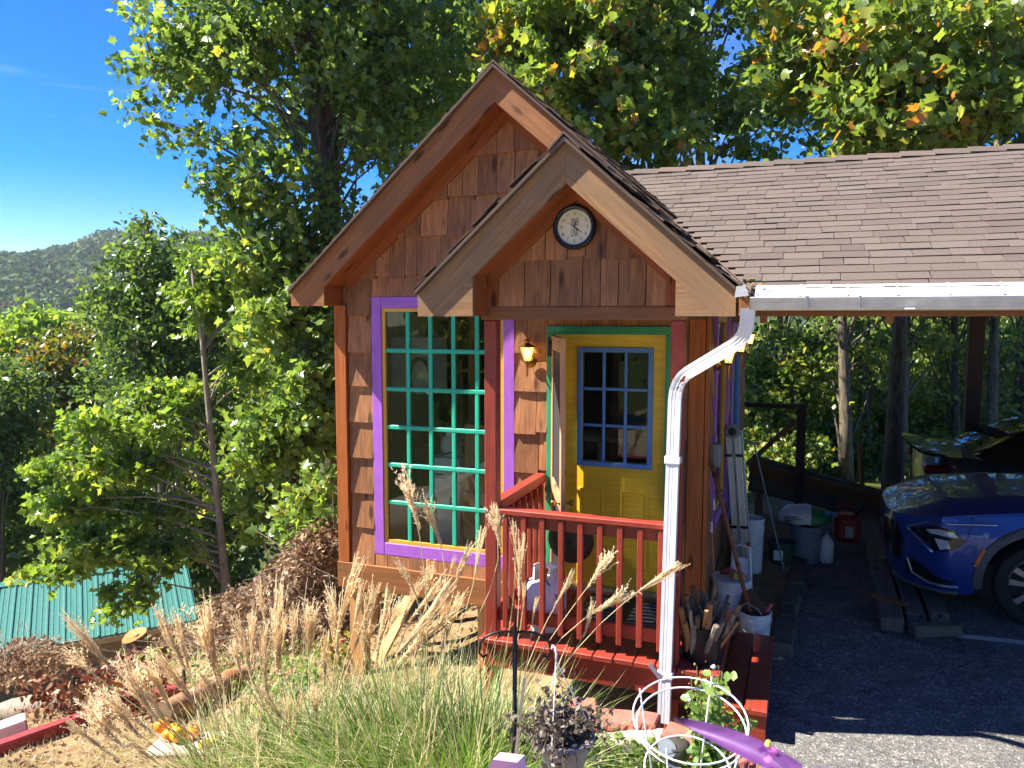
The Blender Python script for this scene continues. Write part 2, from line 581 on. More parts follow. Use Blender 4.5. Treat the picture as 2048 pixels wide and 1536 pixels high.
M['oak'] = leafmat('oak_leaf', [(0, (.048, .095, .024)), (.5, (.090, .155, .034)), (1, (.15, .22, .045))], .45, .30)
M['wood_leaf'] = leafmat('woodland_leaf', [(0, (.055, .10, .022)), (.5, (.13, .20, .038)), (.85, (.22, .29, .055)), (1, (.40, .36, .08))], .5, .34)
M['autumn'] = leafmat('turning_leaf', [(0, (.06, .10, .02)), (.5, (.14, .17, .03)), (.8, (.28, .22, .04)), (1, (.34, .15, .04))], .4, .4)
M['deadleaf'] = leafmat('dead_leaf', [(0, (.10, .055, .03)), (.5, (.20, .125, .07)), (.85, (.33, .23, .14)), (1, (.45, .35, .23))], .2, .7, .2)
M['redbrownleaf'] = leafmat('russet_dead_leaf', [(0, (.07, .028, .016)), (.6, (.17, .07, .035)), (1, (.28, .15, .08))], .2, .7, .2)
M['weed'] = leafmat('weed_leaf', [(0, (.06, .13, .025)), (.5, (.15, .26, .055)), (1, (.28, .36, .10))], .38, .45)
M['blade'] = leafmat('grass_blade', [(0, (.06, .14, .02)), (.45, (.14, .26, .045)), (.62, (.30, .36, .12)), (.85, (.52, .46, .26)), (1, (.62, .53, .33))], .3, .5)
M['plume'] = leafmat('grass_plume', [(0, (.46, .36, .20)), (.5, (.64, .53, .32)), (1, (.82, .73, .53))], .35, .6, .2)
# ------------------------------------------------------------------ terrain
def unit(a):
    return a / np.maximum(np.linalg.norm(a, axis=-1, keepdims=True), 1e-9)

def sstep(a, b, x):
    t = np.clip((x - a) / (b - a), 0, 1)
    return t * t * (3 - 2 * t)

def gz(x, y):
    x = np.asarray(x, float); y = np.asarray(y, float)
    t = np.maximum(0, -x - .3)
    q = np.clip(t - 4, 0, 5)
    z = -.15 * t - .12 * np.clip(y - 4.5, -2, 30) * np.minimum(1, t / 3) - .035 * q * q - .30 * np.maximum(0, t - 9)
    back = np.maximum(0, y - 12.6)
    z = z - .16 * back * np.maximum(sstep(-6, -1, x), sstep(14, 34, y))
    w = .05 * np.sin(x * 1.7 + .4) * np.cos(y * 1.3) + .03 * np.sin(x * 4.1 + y * 3.3)
    z = z + w * np.minimum(1, t / 2)
    floor_ = -17 + 2.5 * np.sin(x * .02) * np.cos(y * .017)
    z = np.where(z < floor_ + 4, floor_ + 4 * np.exp((np.maximum(z, floor_ - 400) - floor_ - 4) / 4), z)
    return z - .035 * sstep(-.35, -.1, x)

def gzf(x, y):
    return float(gz(x, y))

def terrain():
    nr, na = 150, 220
    rr = np.concatenate([[0.0], .6 * (2600 / .6) ** (np.arange(nr) / (nr - 1))])
    aa = np.arange(na) * 2 * math.pi / na
    X = rr[:, None] * np.sin(aa)[None]; Y = rr[:, None] * np.cos(aa)[None]
    Z = gz(X, Y)
    v = np.stack([X, Y, Z], -1).reshape(-1, 3)
    i, j = np.meshgrid(np.arange(nr), np.arange(na), indexing='ij')
    a = i * na + j; b = i * na + (j + 1) % na
    f = np.stack([a, a + na, b + na, b], -1).reshape(-1, 4)
    me = bpy.data.meshes.new('ground')
    me.from_pydata(v.tolist(), [], f.tolist())
    me.polygons.foreach_set('use_smooth', [True] * len(f))
    o = obj('ground', me, M['ground'])
    tag(o, kind='structure')
terrain()

# paved carport floor and drive: one sheet with a slightly ragged left edge
def pavement():
    m = MB()
    ys = np.linspace(-9, 12.4, 120)
    left = [(-.15 + .025 * math.sin(3.1 * y) + .012 * math.sin(11 * y) + (.0 if y > 4.6 else -.02 * (4.6 - y)), y) for y in ys]
    v, f = [], []
    for x, y in left:
        v += [(x, y, .0), (14.0, y, .0)]
    for i in range(len(left) - 1):
        f.append((2 * i, 2 * i + 1, 2 * i + 3, 2 * i + 2))
    m.add(v, f)
    return tag(m.build('driveway', M['asphalt']), kind='structure')
drive = pavement()
pl = MB()
a_ = Vector((1.05, 7.02, .004)); b_ = Vector((4.6, 7.24, .004))
n_ = Vector((-(b_ - a_).y, (b_ - a_).x, 0)).normalized() * .045
k_ = 24
pts = [a_.lerp(b_, i / k_) for i in range(k_ + 1)]
v = []
for i, p in enumerate(pts):
    j = .006 * math.sin(i * 2.3)
    v += [p + n_ * (1 + j * 8), p - n_ * (1 - j * 5)]
pl.add(v, [(2 * i, 2 * i + 1, 2 * i + 3, 2 * i + 2) for i in range(k_)])
tag(pl.build('painted_line', paint('worn_white_line_paint', srgb(196, 196, 190), .8, .1, srgb(70, 70, 70), .09)), kind='structure')

# ------------------------------------------------------------------ far wooded hill
def hill_z(az, r):
    """az in degrees left(-)/right(+) of +Y, r in metres"""
    ridge = np.interp(az, [-110, -84, -66, -58, -53.9, -50, -47.2, -41, -32, -20, 0, 20],
                          [30, 44, 30, 36, 45, 55, 66, 67, 52, 44, 36, 30])
    s = sstep(210, 700, r)
    z = -19 + (ridge - 7 + 19) * s - .10 * np.maximum(0, r - 720)
    z = z + 5.0 * np.sin(az * .9 + r * .011) * s * (1 - .6 * s) + 3 * np.sin(az * 2.3 - r * .02) * s * (1 - .5 * s)
    return z

def hill():
    az = np.linspace(-110, 20, 90); r = np.linspace(215, 980, 50)
    A, Rr = np.meshgrid(az, r, indexing='ij')
    X = Rr * np.sin(np.radians(A)); Y = Rr * np.cos(np.radians(A)); Z = hill_z(A, Rr)
    v = np.stack([X, Y, Z], -1).reshape(-1, 3)
    n = len(r)
    i, j = np.meshgrid(np.arange(len(az) - 1), np.arange(n - 1), indexing='ij')
    a = i * n + j
    f = np.stack([a, a + 1, a + n + 1, a + n], -1).reshape(-1, 4)
    me = bpy.data.meshes.new('hill'); me.from_pydata(v.tolist(), [], f.tolist())
    k = NT('hill_floor'); k.fin((.03, .05, .02, 1), .95, .1)
    tag(obj('hill', me, k.mat), kind='structure')
hill()

def ico(sub=1):
    import bmesh
    b = bmesh.new(); bmesh.ops.create_icosphere(b, subdivisions=sub, radius=1.0)
    v = np.array([p.co[:] for p in b.verts]); f = np.array([[q.index for q in x.verts] for x in b.faces])
    b.free()
    return v, f

def mesh_np(name, V, F, tint=None, smooth=False):
    me = bpy.data.meshes.new(name)
    V = np.ascontiguousarray(V, dtype=np.float32); F = np.ascontiguousarray(F, dtype=np.int32)
    k = F.shape[1]
    me.vertices.add(len(V)); me.vertices.foreach_set('co', V.ravel())
    me.loops.add(F.size); me.loops.foreach_set('vertex_index', F.ravel())
    me.polygons.add(len(F))
    me.polygons.foreach_set('loop_start', np.arange(0, F.size, k, dtype=np.int32))
    if smooth: me.polygons.foreach_set('use_smooth', np.ones(len(F), bool))
    if tint is not None:
        at = me.attributes.new('tint', 'FLOAT', 'FACE')
        at.data.foreach_set('value', np.ascontiguousarray(tint, dtype=np.float32))
    me.update(calc_edges=True)
    return me

def forest():
    n = 9000
    az = rng.uniform(-78, -14, n); r = 260 + 560 * rng.random(n) ** .8
    x = r * np.sin(np.radians(az)); y = r * np.cos(np.radians(az)); z = hill_z(az, r)
    rad = rng.uniform(3.0, 6.2, n)
    nt = 44                       # ragged leaf masses on each crown's dome
    d = unit(rng.standard_normal((n, nt, 3)) + np.array([0, 0, .35]))
    c3 = np.stack([x, y, z + rad * .7], -1)[:, None, :] + d * (rad[:, None, None] * rng.uniform(.72, 1.08, (n, nt, 1))) * np.array([1, 1, 1.1])
    tv = unit(d + .6 * rng.standard_normal((n, nt, 3)))
    a = unit(np.cross(tv, rng.standard_normal((n, nt, 3)))); b = np.cross(tv, a)
    sz = rng.uniform(1.0, 2.1, (n, nt, 1))
    V = np.stack([c3 + a * sz, c3 - a * sz * .6 + b * sz, c3 - a * sz * .6 - b * sz], 2).reshape(-1, 3)
    F = np.arange(n * nt * 3).reshape(-1, 3)
    t = np.repeat(np.clip(rng.normal(.42, .25, n), 0, 1), nt) + rng.normal(0, .12, n * nt)
    me = mesh_np('hillside_forest', V, F, np.clip(t, 0, 1))
    m = leafmat('far_forest', [(0, (.030, .062, .018)), (.5, (.068, .118, .030)), (.85, (.12, .16, .04)), (1, (.19, .16, .05))], .12, .8, .1)
    o = obj('hillside_forest', me, m)
    tag(o, 'hazy wooded ridge of rounded green crowns on the far hill', 'forest', kind='stuff')
forest()

# the air between here and the hill
hz = MB().box(-1100, 1100, -120, 1100, -24, 95)
k = NT('haze_air')
for l in list(k.l): k.l.remove(l)
k.n.remove(k.b)
pv = k.new('VolumePrincipled')
pv.inputs['Color'].default_value = (.75, .87, 1.0, 1)
pv.inputs['Density'].default_value = .0002
pv.inputs['Anisotropy'].default_value = .1
k.L(pv.outputs[0], k.out.inputs['Volume'])
hzo = tag(hz.build('haze', k.mat), 'thin blue haze in the valley air', 'haze', kind='stuff')

# ------------------------------------------------------------------ leaves and trees
def star(pts, fold=.22):
    """leaf outline (x across, y along) -> centre fan, folded a little along the midrib"""
    v = [(0, .42, 0)] + [(x, y, fold * abs(x) - .12 * (y - .4) ** 2) for x, y in pts]
    n = len(pts)
    return np.array(v), np.array([(0, i + 1, (i + 1) % n + 1) for i in range(n)])
MAPLE = star([(0, 0), (.30, .02), (.22, .22), (.56, .42), (.26, .52), (.22, .68), (0, 1.0), (-.22, .68), (-.26, .52), (-.56, .42), (-.22, .22), (-.30, .02)])
TULIP = star([(0, 0), (.38, .06), (.44, .38), (.26, .48), (.34, .88), (0, .72), (-.34, .88), (-.26, .48), (-.44, .38), (-.38, .06)])
OAKL = star([(0, 0), (.14, .2), (.30, .5), (.16, .8), (0, 1.05), (-.16, .8), (-.30, .5), (-.14, .2)])
DIA = (np.array([(0, 0, 0), (.34, .5, .08), (0, 1, -.05), (-.34, .5, .08)]), np.array([(0, 1, 2), (0, 2, 3)]))
DIA2 = (np.array([(0, 0, 0), (.42, .35, .1), (.26, .8, .06), (0, 1, -.05), (-.26, .8, .06), (-.42, .35, .1)]), np.array([(0, 1, 2), (0, 2, 3), (0, 3, 4), (0, 4, 5)]))

def leaves(name, P, size, tmpl, tint, upness=.7, droop=.5):
    N = len(P)
    tv, tf = tmpl
    nrm = unit(rng.standard_normal((N, 3)) * np.array([1, 1, .8]) + np.array([0, 0, upness]))
    t = rng.standard_normal((N, 3)) + np.array([0, 0, -droop])
    t = unit(t - nrm * (t * nrm).sum(-1, keepdims=True))
    b = np.cross(t, nrm)
    s = np.asarray(size)[:, None, None]
    V = P[:, None, :] + s * (tv[None, :, 0:1] * b[:, None, :] + tv[None, :, 1:2] * t[:, None, :] + tv[None, :, 2:3] * nrm[:, None, :])
    k = len(tv)
    F = (tf[None] + (np.arange(N) * k)[:, None, None]).reshape(-1, 3)
    return mesh_np(name, V.reshape(-1, 3), F, np.repeat(tint, len(tf)))

def crown_pts(ells, nclump, per, rad, bias=2.0, flat=.55):
    w = np.array([e[3] * e[4] * e[5] for e in ells]) ** .85
    w = w / w.sum()
    idx = rng.choice(len(ells), nclump, p=w)
    E = np.array(ells)[idx]
    d = unit(rng.standard_normal((nclump, 3)))
    r = rng.random(nclump) ** (1 / (1 + bias))
    C = E[:, :3] + d * r[:, None] * E[:, 3:6]
    sz = rad * rng.uniform(.6, 1.35, nclump)
    q = unit(rng.standard_normal((nclump * per, 3))) * (rng.random((nclump * per, 1)) ** .45) * 1.75
    P = np.repeat(C, per, 0) + q * np.repeat(sz, per)[:, None] * np.array([1, 1, flat])
    ct = np.repeat(rng.normal(0, .16, nclump), per)
    return C, P, ct

def tree(name, label, cat, base, path, r0, ells, nclump, per, rad, leaf, lsize, mat, barkm, tintmean=.45, tintsd=.22,
         group=None, nlimb=40, bias=2.0, upness=.7, droop=.5, rtop=.35, extra=None, rise=.35):
    base = Vector(base)
    root = thing(name, label, cat, base, group)
    path = [Vector(p) for p in path]
    m = MB()
    rads = [r0 * (1 - (1 - rtop) * i / (len(path) - 1)) for i in range(len(path))]
    rads[0] *= 1.25
    m.tube(path, rads, 9)
    C, P, ct = crown_pts(ells, nclump, per, rad, bias)
    # limbs from the trunk out to leaf clumps
    pa = np.array([p[:] for p in path])
    order = rng.permutation(nclump)[:nlimb]
    for i in order:
        c = Vector(C[i])
        k = int(np.argmin(np.abs(pa[:, 2] - (c.z - rise * (c - Vector(pa[len(pa) // 2])).length))))
        k = max(k, 1)
        s0 = path[k].lerp(path[k - 1], random.random())
        L = (c - s0).length
        if L < .3 or L > 9: continue
        mid = s0.lerp(c, .5) + Vector((random.uniform(-.1, .1) * L, random.uniform(-.1, .1) * L, .10 * L))
        q1 = s0.lerp(mid, .55) + Vector((0, 0, .02 * L)); q2 = mid.lerp(c, .55) + Vector((0, 0, .03 * L))
        rr = min(rads[k] * .45, .012 + .012 * L)
        m.tube([s0, q1, mid, q2, c], [rr, rr * .75, rr * .5, rr * .3, rr * .12], 5, cap=False)
    # fine twigs carry every other clump from its nearest limbed neighbour
    if len(order) > 3:
        K = C[order]
        for i in range(nclump):
            dd = ((K - C[i]) ** 2).sum(1)
            j = int(np.argmin(np.where(dd < 1e-6, 1e9, dd)))
            a, b = Vector(K[j]), Vector(C[i])
            L = (b - a).length
            if L < .12 or L > 2.2: continue
            mid = a.lerp(b, .5) + Vector((random.uniform(-.08, .08), random.uniform(-.08, .08), .06)) * L
            m.tube([a, mid, b + (b - a) * .15], [.008, .006, .002], 3, cap=False)
    if extra:
        for pth, rd in extra:
            m.tube(pth, rd, 7)
    m.build('trunk', barkm, root, smooth=True, loc=base)
    tint = np.clip(rng.normal(tintmean, tintsd, len(P)) + ct, 0, 1)
    sz = lsize * np.clip(rng.normal(.95, .26, len(P)), .4, 1.5)
    me = leaves('crown', P - np.array(base[:]), sz, leaf, tint, upness, droop)
    obj('crown', me, mat, root, Matrix.Translation(base))
    return root

def E(px, py, d, rx, ry, depth=None):
    """crown ellipsoid that appears at a pixel with the given pixel radii, d metres off"""
    c = dep(px, py, d)
    ax, az = rx * d / 1540., ry * d / 1540.
    return (c.x, c.y, c.z, ax, depth if depth else max(ax * .8, .6), az)

def trunk_px(pp, d, ground=True):
    """trunk path through pixels at depth d, carried down to the ground"""
    P = [dep(x, y, d) for x, y in pp]
    if ground:
        b = P[0].copy(); b.z = gzf(b.x, b.y) - .15
        if b.z < P[0].z - .2:
            P = [b, b.lerp(P[0], .5)] + P
    return P
# tall maple behind the cabin
def T(name, label, cat, pp, d, r0, els, *a, **k):
    P = trunk_px(pp, d)
    return tree(name, label, cat, P[0], P, r0, els, *a, **k)

T('maple_tree', 'tall green maple with forked trunk rising behind the cabin gable', 'tree',
  [(662, 640), (655, 430), (632, 230), (605, 60), (585, -90), (570, -230)], 11.5, .17,
  [E(600, 60, 11.5, 230, 230, 2.0), E(420, 100, 11.2, 140, 120, 1.2), E(345, 185, 11.0, 70, 125, .8), E(770, 90, 12, 200, 190, 1.6),
   E(560, 370, 11, 130, 130, 1.1), E(640, 520, 10.8, 90, 140, .9), E(490, 395, 11, 90, 50, .8), E(600, -200, 12, 330, 160, 2.2), E(790, 300, 11.5, 160, 120, 1.2)],
  960, 28, .20, MAPLE, .118, M['maple'], M['bark'], .42, .22, nlimb=95, bias=1.2,
  extra=[([dep(668, 470, 11.6), dep(664, 330, 11.7), dep(655, 180, 11.8), dep(668, 20, 12), dep(700, -150, 12.2)], [.12, .11, .10, .08, .04]),
         ([dep(640, 260, 11.6), dep(700, 170, 11.9), dep(800, 110, 12.2), dep(900, 60, 12.4)], [.08, .06, .045, .02])])

# young maple with the slim trunk, and its neighbours down the bank
T('maple_sapling', 'slim trunked young maple with layered bright branches above teal roof', 'tree',
  [(452, 1180), (444, 1090), (436, 1010), (427, 920), (418, 830), (411, 755), (404, 680), (390, 580), (378, 500)], 12.0, .075,
  [E(240, 845, 11.9, 150, 40, .8), E(180, 930, 11.8, 135, 38, .8), E(300, 925, 12.1, 110, 30, .7), E(150, 1010, 11.7, 105, 36, .7), E(300, 1020, 12.1, 110, 34, .7), E(190, 1095, 11.6, 110, 36, .7),
   E(310, 1110, 11.8, 95, 34, .6), E(120, 1140, 11.5, 70, 26, .5), E(440, 600, 12.5, 90, 80, .7), E(500, 720, 12.6, 80, 60, .6), E(420, 530, 12.4, 60, 45, .6), E(330, 790, 12.3, 90, 32, .6), E(270, 1180, 11.3, 80, 24, .45), E(225, 1215, 11.0, 40, 20, .3)],
  440, 32, .16, MAPLE, .115, M['maplebright'], M['barkpale'], .5, .22, nlimb=44, bias=.7, rise=.14)
T('leafy_maple_tree', 'broad maple with glossy pale leaves filling the space beside the cabin corner', 'tree',
  [(600, 1150), (590, 900), (575, 700), (560, 500)], 11.0, .08,
  [E(590, 640, 10.8, 110, 110, .9), E(540, 520, 11, 110, 70, .9), E(620, 800, 10.2, 75, 110, .7), E(570, 880, 10.6, 90, 90, .8), E(630, 1000, 9.6, 60, 90, .6), E(545, 990, 12.8, 90, 80, .8)],
  480, 30, .20, MAPLE, .12, M['maple'], M['bark'], .55, .24, nlimb=60, bias=1.0)
T('oak_tree', 'dark narrow oak with pointed top standing against the hill', 'tree',
  [(330, 1150), (318, 850), (305, 640), (296, 500), (291, 425)], 19.0, .13,
  [E(292, 450, 19, 40, 45, .6), E(310, 540, 19, 85, 70, 1.2), E(290, 640, 19, 110, 80, 1.5), E(330, 760, 19.5, 140, 110, 2), E(220, 590, 19, 45, 55, .7), E(390, 620, 19.5, 90, 110, 1.5), E(420, 520, 20, 70, 60, 1.2)],
  620, 26, .30, OAKL, .16, M['oak'], M['bark'], .5, .25, nlimb=60, bias=.9)
T('turning_tree', 'small tree with yellow and orange tinged leaves below the hill', 'tree',
  [(150, 1150), (150, 900), (145, 760)], 23.0, .10,
  [E(130, 745, 23, 70, 75, 1.4), E(170, 700, 23.5, 60, 50, 1.2), E(110, 830, 22.5, 60, 60, 1.2)],
  260, 26, .34, OAKL, .17, M['autumn'], M['bark'], .4, .25, nlimb=20)
T('pale_round_tree', 'pale green round crowned tree catching sun in front of the far hill', 'tree',
  [(95, 1100), (92, 850), (90, 700)], 30.0, .14,
  [E(95, 665, 30, 75, 50, 1.8), E(60, 720, 30, 50, 60, 1.5), E(130, 720, 31, 50, 60, 1.5)],
  300, 24, .42, DIA2, .22, M['maplebright'], M['bark'], .55, .2, nlimb=20)
T('shaded_tree', 'dark leafy tree leaning in at the picture edge beyond the teal roof', 'tree',
  [(5, 1200), (0, 950), (-5, 780)], 20.0, .14,
  [E(5, 790, 20, 60, 75, 1.2), E(-10, 930, 20, 75, 110, 1.6), E(30, 1050, 21, 70, 90, 1.4), E(-60, 860, 20, 70, 120, 1.5)],
  420, 24, .36, OAKL, .19, M['oak'], M['bark'], .35, .22, nlimb=25)
# darker wood on the slope that closes the gaps behind those trees
for (px, pt, d, rx, lab) in ((120, 900, 27, 150, 'dense dark tree in the wood directly behind the teal roof'),
                             (430, 800, 25, 160, 'dark woodland tree filling gaps behind the slim maple'),
                             (620, 700, 22, 150, 'dark woodland tree behind the broad maple beside the cabin'),
                             (330, 1000, 22, 170, 'low dark tree crowding the far side of the teal roof')):
    T('woodland_tree', lab, 'tree', [(px, pt + 260), (px - 4, pt), (px - 8, pt - 120)], d, .16,
      [E(px, pt, d, rx, 120, 2.2), E(px + 40, pt + 120, d, rx, 110, 2.2), E(px - 30, pt - 70, d, rx * .6, 80, 1.8)],
      300, 24, .36, DIA2, .19, M['wood_leaf'], M['bark'], .42, .22, nlimb=25, group='woodland trees on the lower slope')

# tulip poplars above the roofs
T('tulip_poplar', 'tulip poplar with yellow tinged leaves directly behind the gable peak', 'tree',
  [(1215, 640), (1208, 340), (1200, 120), (1195, -120)], 11.5, .13,
  [E(1130, 60, 10.6, 170, 110, 1.2), E(1180, 200, 10.4, 170, 110, 1.2), E(1010, 90, 10.8, 70, 90, .7), E(1300, 270, 10.3, 110, 70, .9), E(1250, 50, 11.0, 150, 130, 1.3), E(1180, -110, 11.5, 240, 90, 1.6), E(1360, 170, 11.4, 80, 120, 1.0)],
  500, 30, .19, TULIP, .125, M['tulip'], M['bark'], .52, .22, nlimb=70, bias=1.0)
T('tulip_poplar', 'big leaved tulip poplar overhanging the carport ridge', 'tree',
  [(1800, 640), (1800, 320), (1795, 100), (1790, -150)], 11.5, .14,
  [E(1680, 120, 10.2, 190, 110, 1.2), E(1850, 90, 10.0, 200, 120, 1.3), E(1960, 210, 9.8, 140, 110, 1.0), E(1780, 240, 9.7, 160, 75, .9), E(1580, 60, 10.4, 95, 90, .8), E(1800, -100, 11.0, 350, 100, 1.8), E(2080, 110, 10.2, 130, 160, 1.3)],
  500, 30, .20, TULIP, .145, M['tulip'], M['bark'], .55, .22, nlimb=70, bias=1.0)
# dark canopy behind them
for (px, d, lab) in ((900, 17, 'dark forest tree behind the gable between maple and tulip poplar'), (1400, 17, 'dark forest tree showing in the gap between two tulip poplars'),
                     (1720, 19, 'dark forest tree behind the big leaved tulip poplar'), (2050, 18, 'dark forest tree at the end of the carport ridge')):
    T('forest_tree', lab, 'tree', [(px + 10, 640), (px, 300), (px - 6, 60), (px - 10, -200)], d, .17,
      [E(px, 60, d, 190, 150, 2.0), E(px + 60, 250, d, 180, 130, 2.0), E(px - 70, 180, d, 150, 120, 1.8), E(px, -150, d, 250, 130, 2.4)],
      300, 24, .28, DIA2, .18, M['oak'], M['bark'], .5, .25, nlimb=40, group='forest trees behind the roofs', bias=.9)

# the wood seen through the carport: trunks one can tell apart, each with its crown, and low growth
for i, (xt, xb, d, w, bk, lab) in enumerate((
        (1684, 1691, 15.5, 14, 'bark', 'thick rough barked tree trunk seen through the open carport'),
        (1712, 1735, 17.5, 7, 'bark', 'thin crooked dark tree leaning beside the thick trunk behind the carport'),
        (1815, 1806, 16.5, 10, 'bark', 'straight pale grey tree trunk behind the carport'),
        (1908, 1912, 18, 9, 'bark', 'straight grey trunk just beside the brown carport post'),
        (1990, 1983, 17, 13, 'bark', 'grey trunk behind the dark sedan on the far side of the post'),
        (2038, 2036, 19, 7, 'bark', 'slim trunk behind the dark sedan roof'),
        (1560, 1556, 19, 7, 'bark', 'slim trunk half hidden in leaves behind the lumber rack'),
        (1884, 1872, 20, 5, 'bark', 'thin dark sapling between the pale trunk and the post'))):
    T('forest_tree', lab, 'tree', [(xb, 985), (xb, 850), ((xb + xt) / 2, 740), (xt, 630), (xt - 3, 480), (xt + 4, 250)], d, w * d / 1540.,
      [E(xt, 690, d + .8, 120, 50, 1.2), E(xt + 30, 560, d, 150, 80, 1.6), E(xt - 40, 420, d, 150, 110, 1.8), E(xt - 30, 780, d + 1.2, 100, 60, 1.0)],
      120, 22, .26, DIA2, .13, M['wood_leaf'], M[bk], .55, .28, group='trees seen through the carport', nlimb=30, bias=.8)
for i, (px, py, d, rx, ry, n) in enumerate(((1560, 760, 17, 90, 110, 260), (1640, 880, 18, 110, 90, 260), (1760, 850, 19, 120, 110, 300), (1880, 790, 20, 120, 120, 300),
                                            (2010, 770, 21, 120, 120, 300), (1700, 720, 22, 200, 130, 380), (1930, 700, 23, 220, 130, 380), (1560, 900, 16, 90, 60, 200), (1780, 950, 17, 130, 40, 200), (1600, 690, 27, 190, 110, 300), (1830, 680, 28, 190, 110, 300), (2040, 690, 27, 170, 110, 300))):
    c = dep(px, py, d)
    bse = Vector((c.x, c.y, gzf(c.x, c.y) - .1))
    tree('understory_shrub', ['tall leafy shrub behind the lumber rack', 'leafy shrub at the foot of the thick trunk', 'sunlit shrub between the thick and the pale trunk',
                              'leafy shrub beside the pale grey trunk', 'leafy shrub behind the dark sedan', 'light green thicket deep behind the thick trunk', 'light green thicket deep behind the carport post',
                              'low shrub behind the leaning planks', 'low shrub behind the blue vehicle nose', 'farthest dim thicket above the lumber rack', 'farthest dim thicket past the pale trunk', 'farthest dim thicket past the dark sedan'][i], 'shrub', bse,
         [bse, bse.lerp(c, .5), c], .035, [E(px, py, d, rx, ry, 1.3), E(px - rx * .3, py + ry * .5, d - .4, rx * .8, ry * .6, 1.0)],
         int(n * 1.2), 24, .22, DIA2, .105, M['wood_leaf'], M['bark'], .48, .28, group='shrubs behind the carport', nlimb=40, bias=.6)
# trees across the garden behind the viewer (they show in the door and window panes)
for i, (x, y, lab) in enumerate(((-9, -11, 'round green tree behind the garden opposite the big window'), (-3, -14, 'round green tree behind the garden opposite the door'),
                                 (4, -13, 'round green tree at the top of the drive'), (10, -9, 'round green tree beside the drive opposite the carport'))):
    z = gzf(x, y)
    tree('garden_tree', lab, 'tree', (x, y, z), [(x, y, z - .1), (x + .1, y, z + 2), (x, y + .1, z + 4), (x, y, z + 6)], .18,
         [(x, y, z + 4.2, 2.6, 2.4, 2.6), (x + .8, y, z + 6, 1.8, 1.8, 1.6), (x - 1, y, z + 2.2, 1.8, 1.8, 1.5)], 330, 20, .36, DIA2, .24, M['wood_leaf'], M['bark'], .45, .22, nlimb=20, group='trees behind the garden')
# ------------------------------------------------------------------ the cabin
cabin = thing('cabin', 'small cedar shingled cabin with purple window, yellow door and gabled porch', 'cabin', (-2.29, 6.0, 0))
WY, WX0, WX1, SB = 6.0, -3.92, -.66, .373
XC, ZA, SL = -2.275, 4.527, .881           # main gable: centre, apex, slope
WIN = (-3.562, -2.212, .475, 2.793)        # outer edge of the purple casing
DOOR = (-1.926, -.92, .40, 2.545)          # outer edge of the green frame

def roofz(x, za=ZA, xc=XC, sl=SL):
    return za - sl * abs(x - xc)

# --- backing walls (with the openings left free)
wall = MB()
zt = lambda x: roofz(x) - .20
def wpoly(pts): wall.prism(pts, WY, WY + .1)
wpoly([(WX0, SB), (WIN[0] + .06, SB), (WIN[0] + .06, zt(WIN[0] + .06)), (WX0, zt(WX0))])
wpoly([(WIN[0] + .06, SB), (WIN[1] - .06, SB), (WIN[1] - .06, WIN[2] + .06), (WIN[0] + .06, WIN[2] + .06)])
wpoly([(WIN[0] + .06, WIN[3] - .06), (WIN[1] - .06, WIN[3] - .06), (WIN[1] - .06, zt(WIN[1] - .06)), (XC, zt(XC)), (WIN[0] + .06, zt(WIN[0] + .06))])
wpoly([(WIN[1] - .06, SB), (DOOR[0] + .03, SB), (DOOR[0] + .03, zt(DOOR[0] + .03)), (WIN[1] - .06, zt(WIN[1] - .06))])
wpoly([(DOOR[0] + .03, DOOR[3] - .03), (DOOR[1] - .03, DOOR[3] - .03), (DOOR[1] - .03, zt(DOOR[1] - .03)), (DOOR[0] + .03, zt(DOOR[0] + .03))])
wpoly([(DOOR[1] - .03, SB), (WX1, SB), (WX1, zt(WX1)), (DOOR[1] - .03, zt(DOOR[1] - .03))])
front = wall.build('front_wall', M['shake'], cabin)
sidem = MB()
YB = 10.1
for y0, y1, z0, z1 in ((WY + .1, 6.42, SB, 2.7), (6.42, 7.42, SB, .95), (6.42, 7.42, 2.62, 2.7), (7.42, 8.0, SB, 2.7), (8.0, 8.85, 2.5, 2.7), (8.85, YB, SB, 2.7)):
    sidem.box(WX1 - .1, WX1, y0, y1, z0, z1)
side = sidem.build('side_wall', M['shake'], cabin)
lw = MB()
for y0, y1, z0, z1 in ((WY + .1, 7.25, SB, 2.75), (7.25, 8.5, SB, 1.2), (7.25, 8.5, 2.1, 2.75), (8.5, YB, SB, 2.75)):  # window opening added on the left to bring light into the room
    lw.box(WX0, WX0 + .1, y0, y1, z0, z1)
lw = lw.build('side_wall', M['shake'], cabin)
MB().box(WX0 + .045, WX0 + .05, 7.25, 8.5, 1.2, 2.1).build('pane', M['glass'], lw)
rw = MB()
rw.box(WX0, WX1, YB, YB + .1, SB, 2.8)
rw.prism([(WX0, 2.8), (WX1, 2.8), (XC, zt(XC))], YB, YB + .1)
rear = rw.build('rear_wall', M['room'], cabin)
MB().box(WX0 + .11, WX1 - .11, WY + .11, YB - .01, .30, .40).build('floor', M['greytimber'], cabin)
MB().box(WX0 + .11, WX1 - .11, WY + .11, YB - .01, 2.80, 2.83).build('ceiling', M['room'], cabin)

# --- shakes, one by one
def clip(poly, a, b, c):
    """keep a*x+b*z<=c"""
    out = []
    for i in range(len(poly)):
        p, q = poly[i], poly[(i + 1) % len(poly)]
        dp, dq = a * p[0] + b * p[1] - c, a * q[0] + b * q[1] - c
        if dp <= 0: out.append(p)
        if (dp < 0) != (dq < 0) and abs(dp - dq) > 1e-9:
            t = dp / (dp - dq)
            out.append((p[0] + (q[0] - p[0]) * t, p[1] + (q[1] - p[1]) * t))
    return out

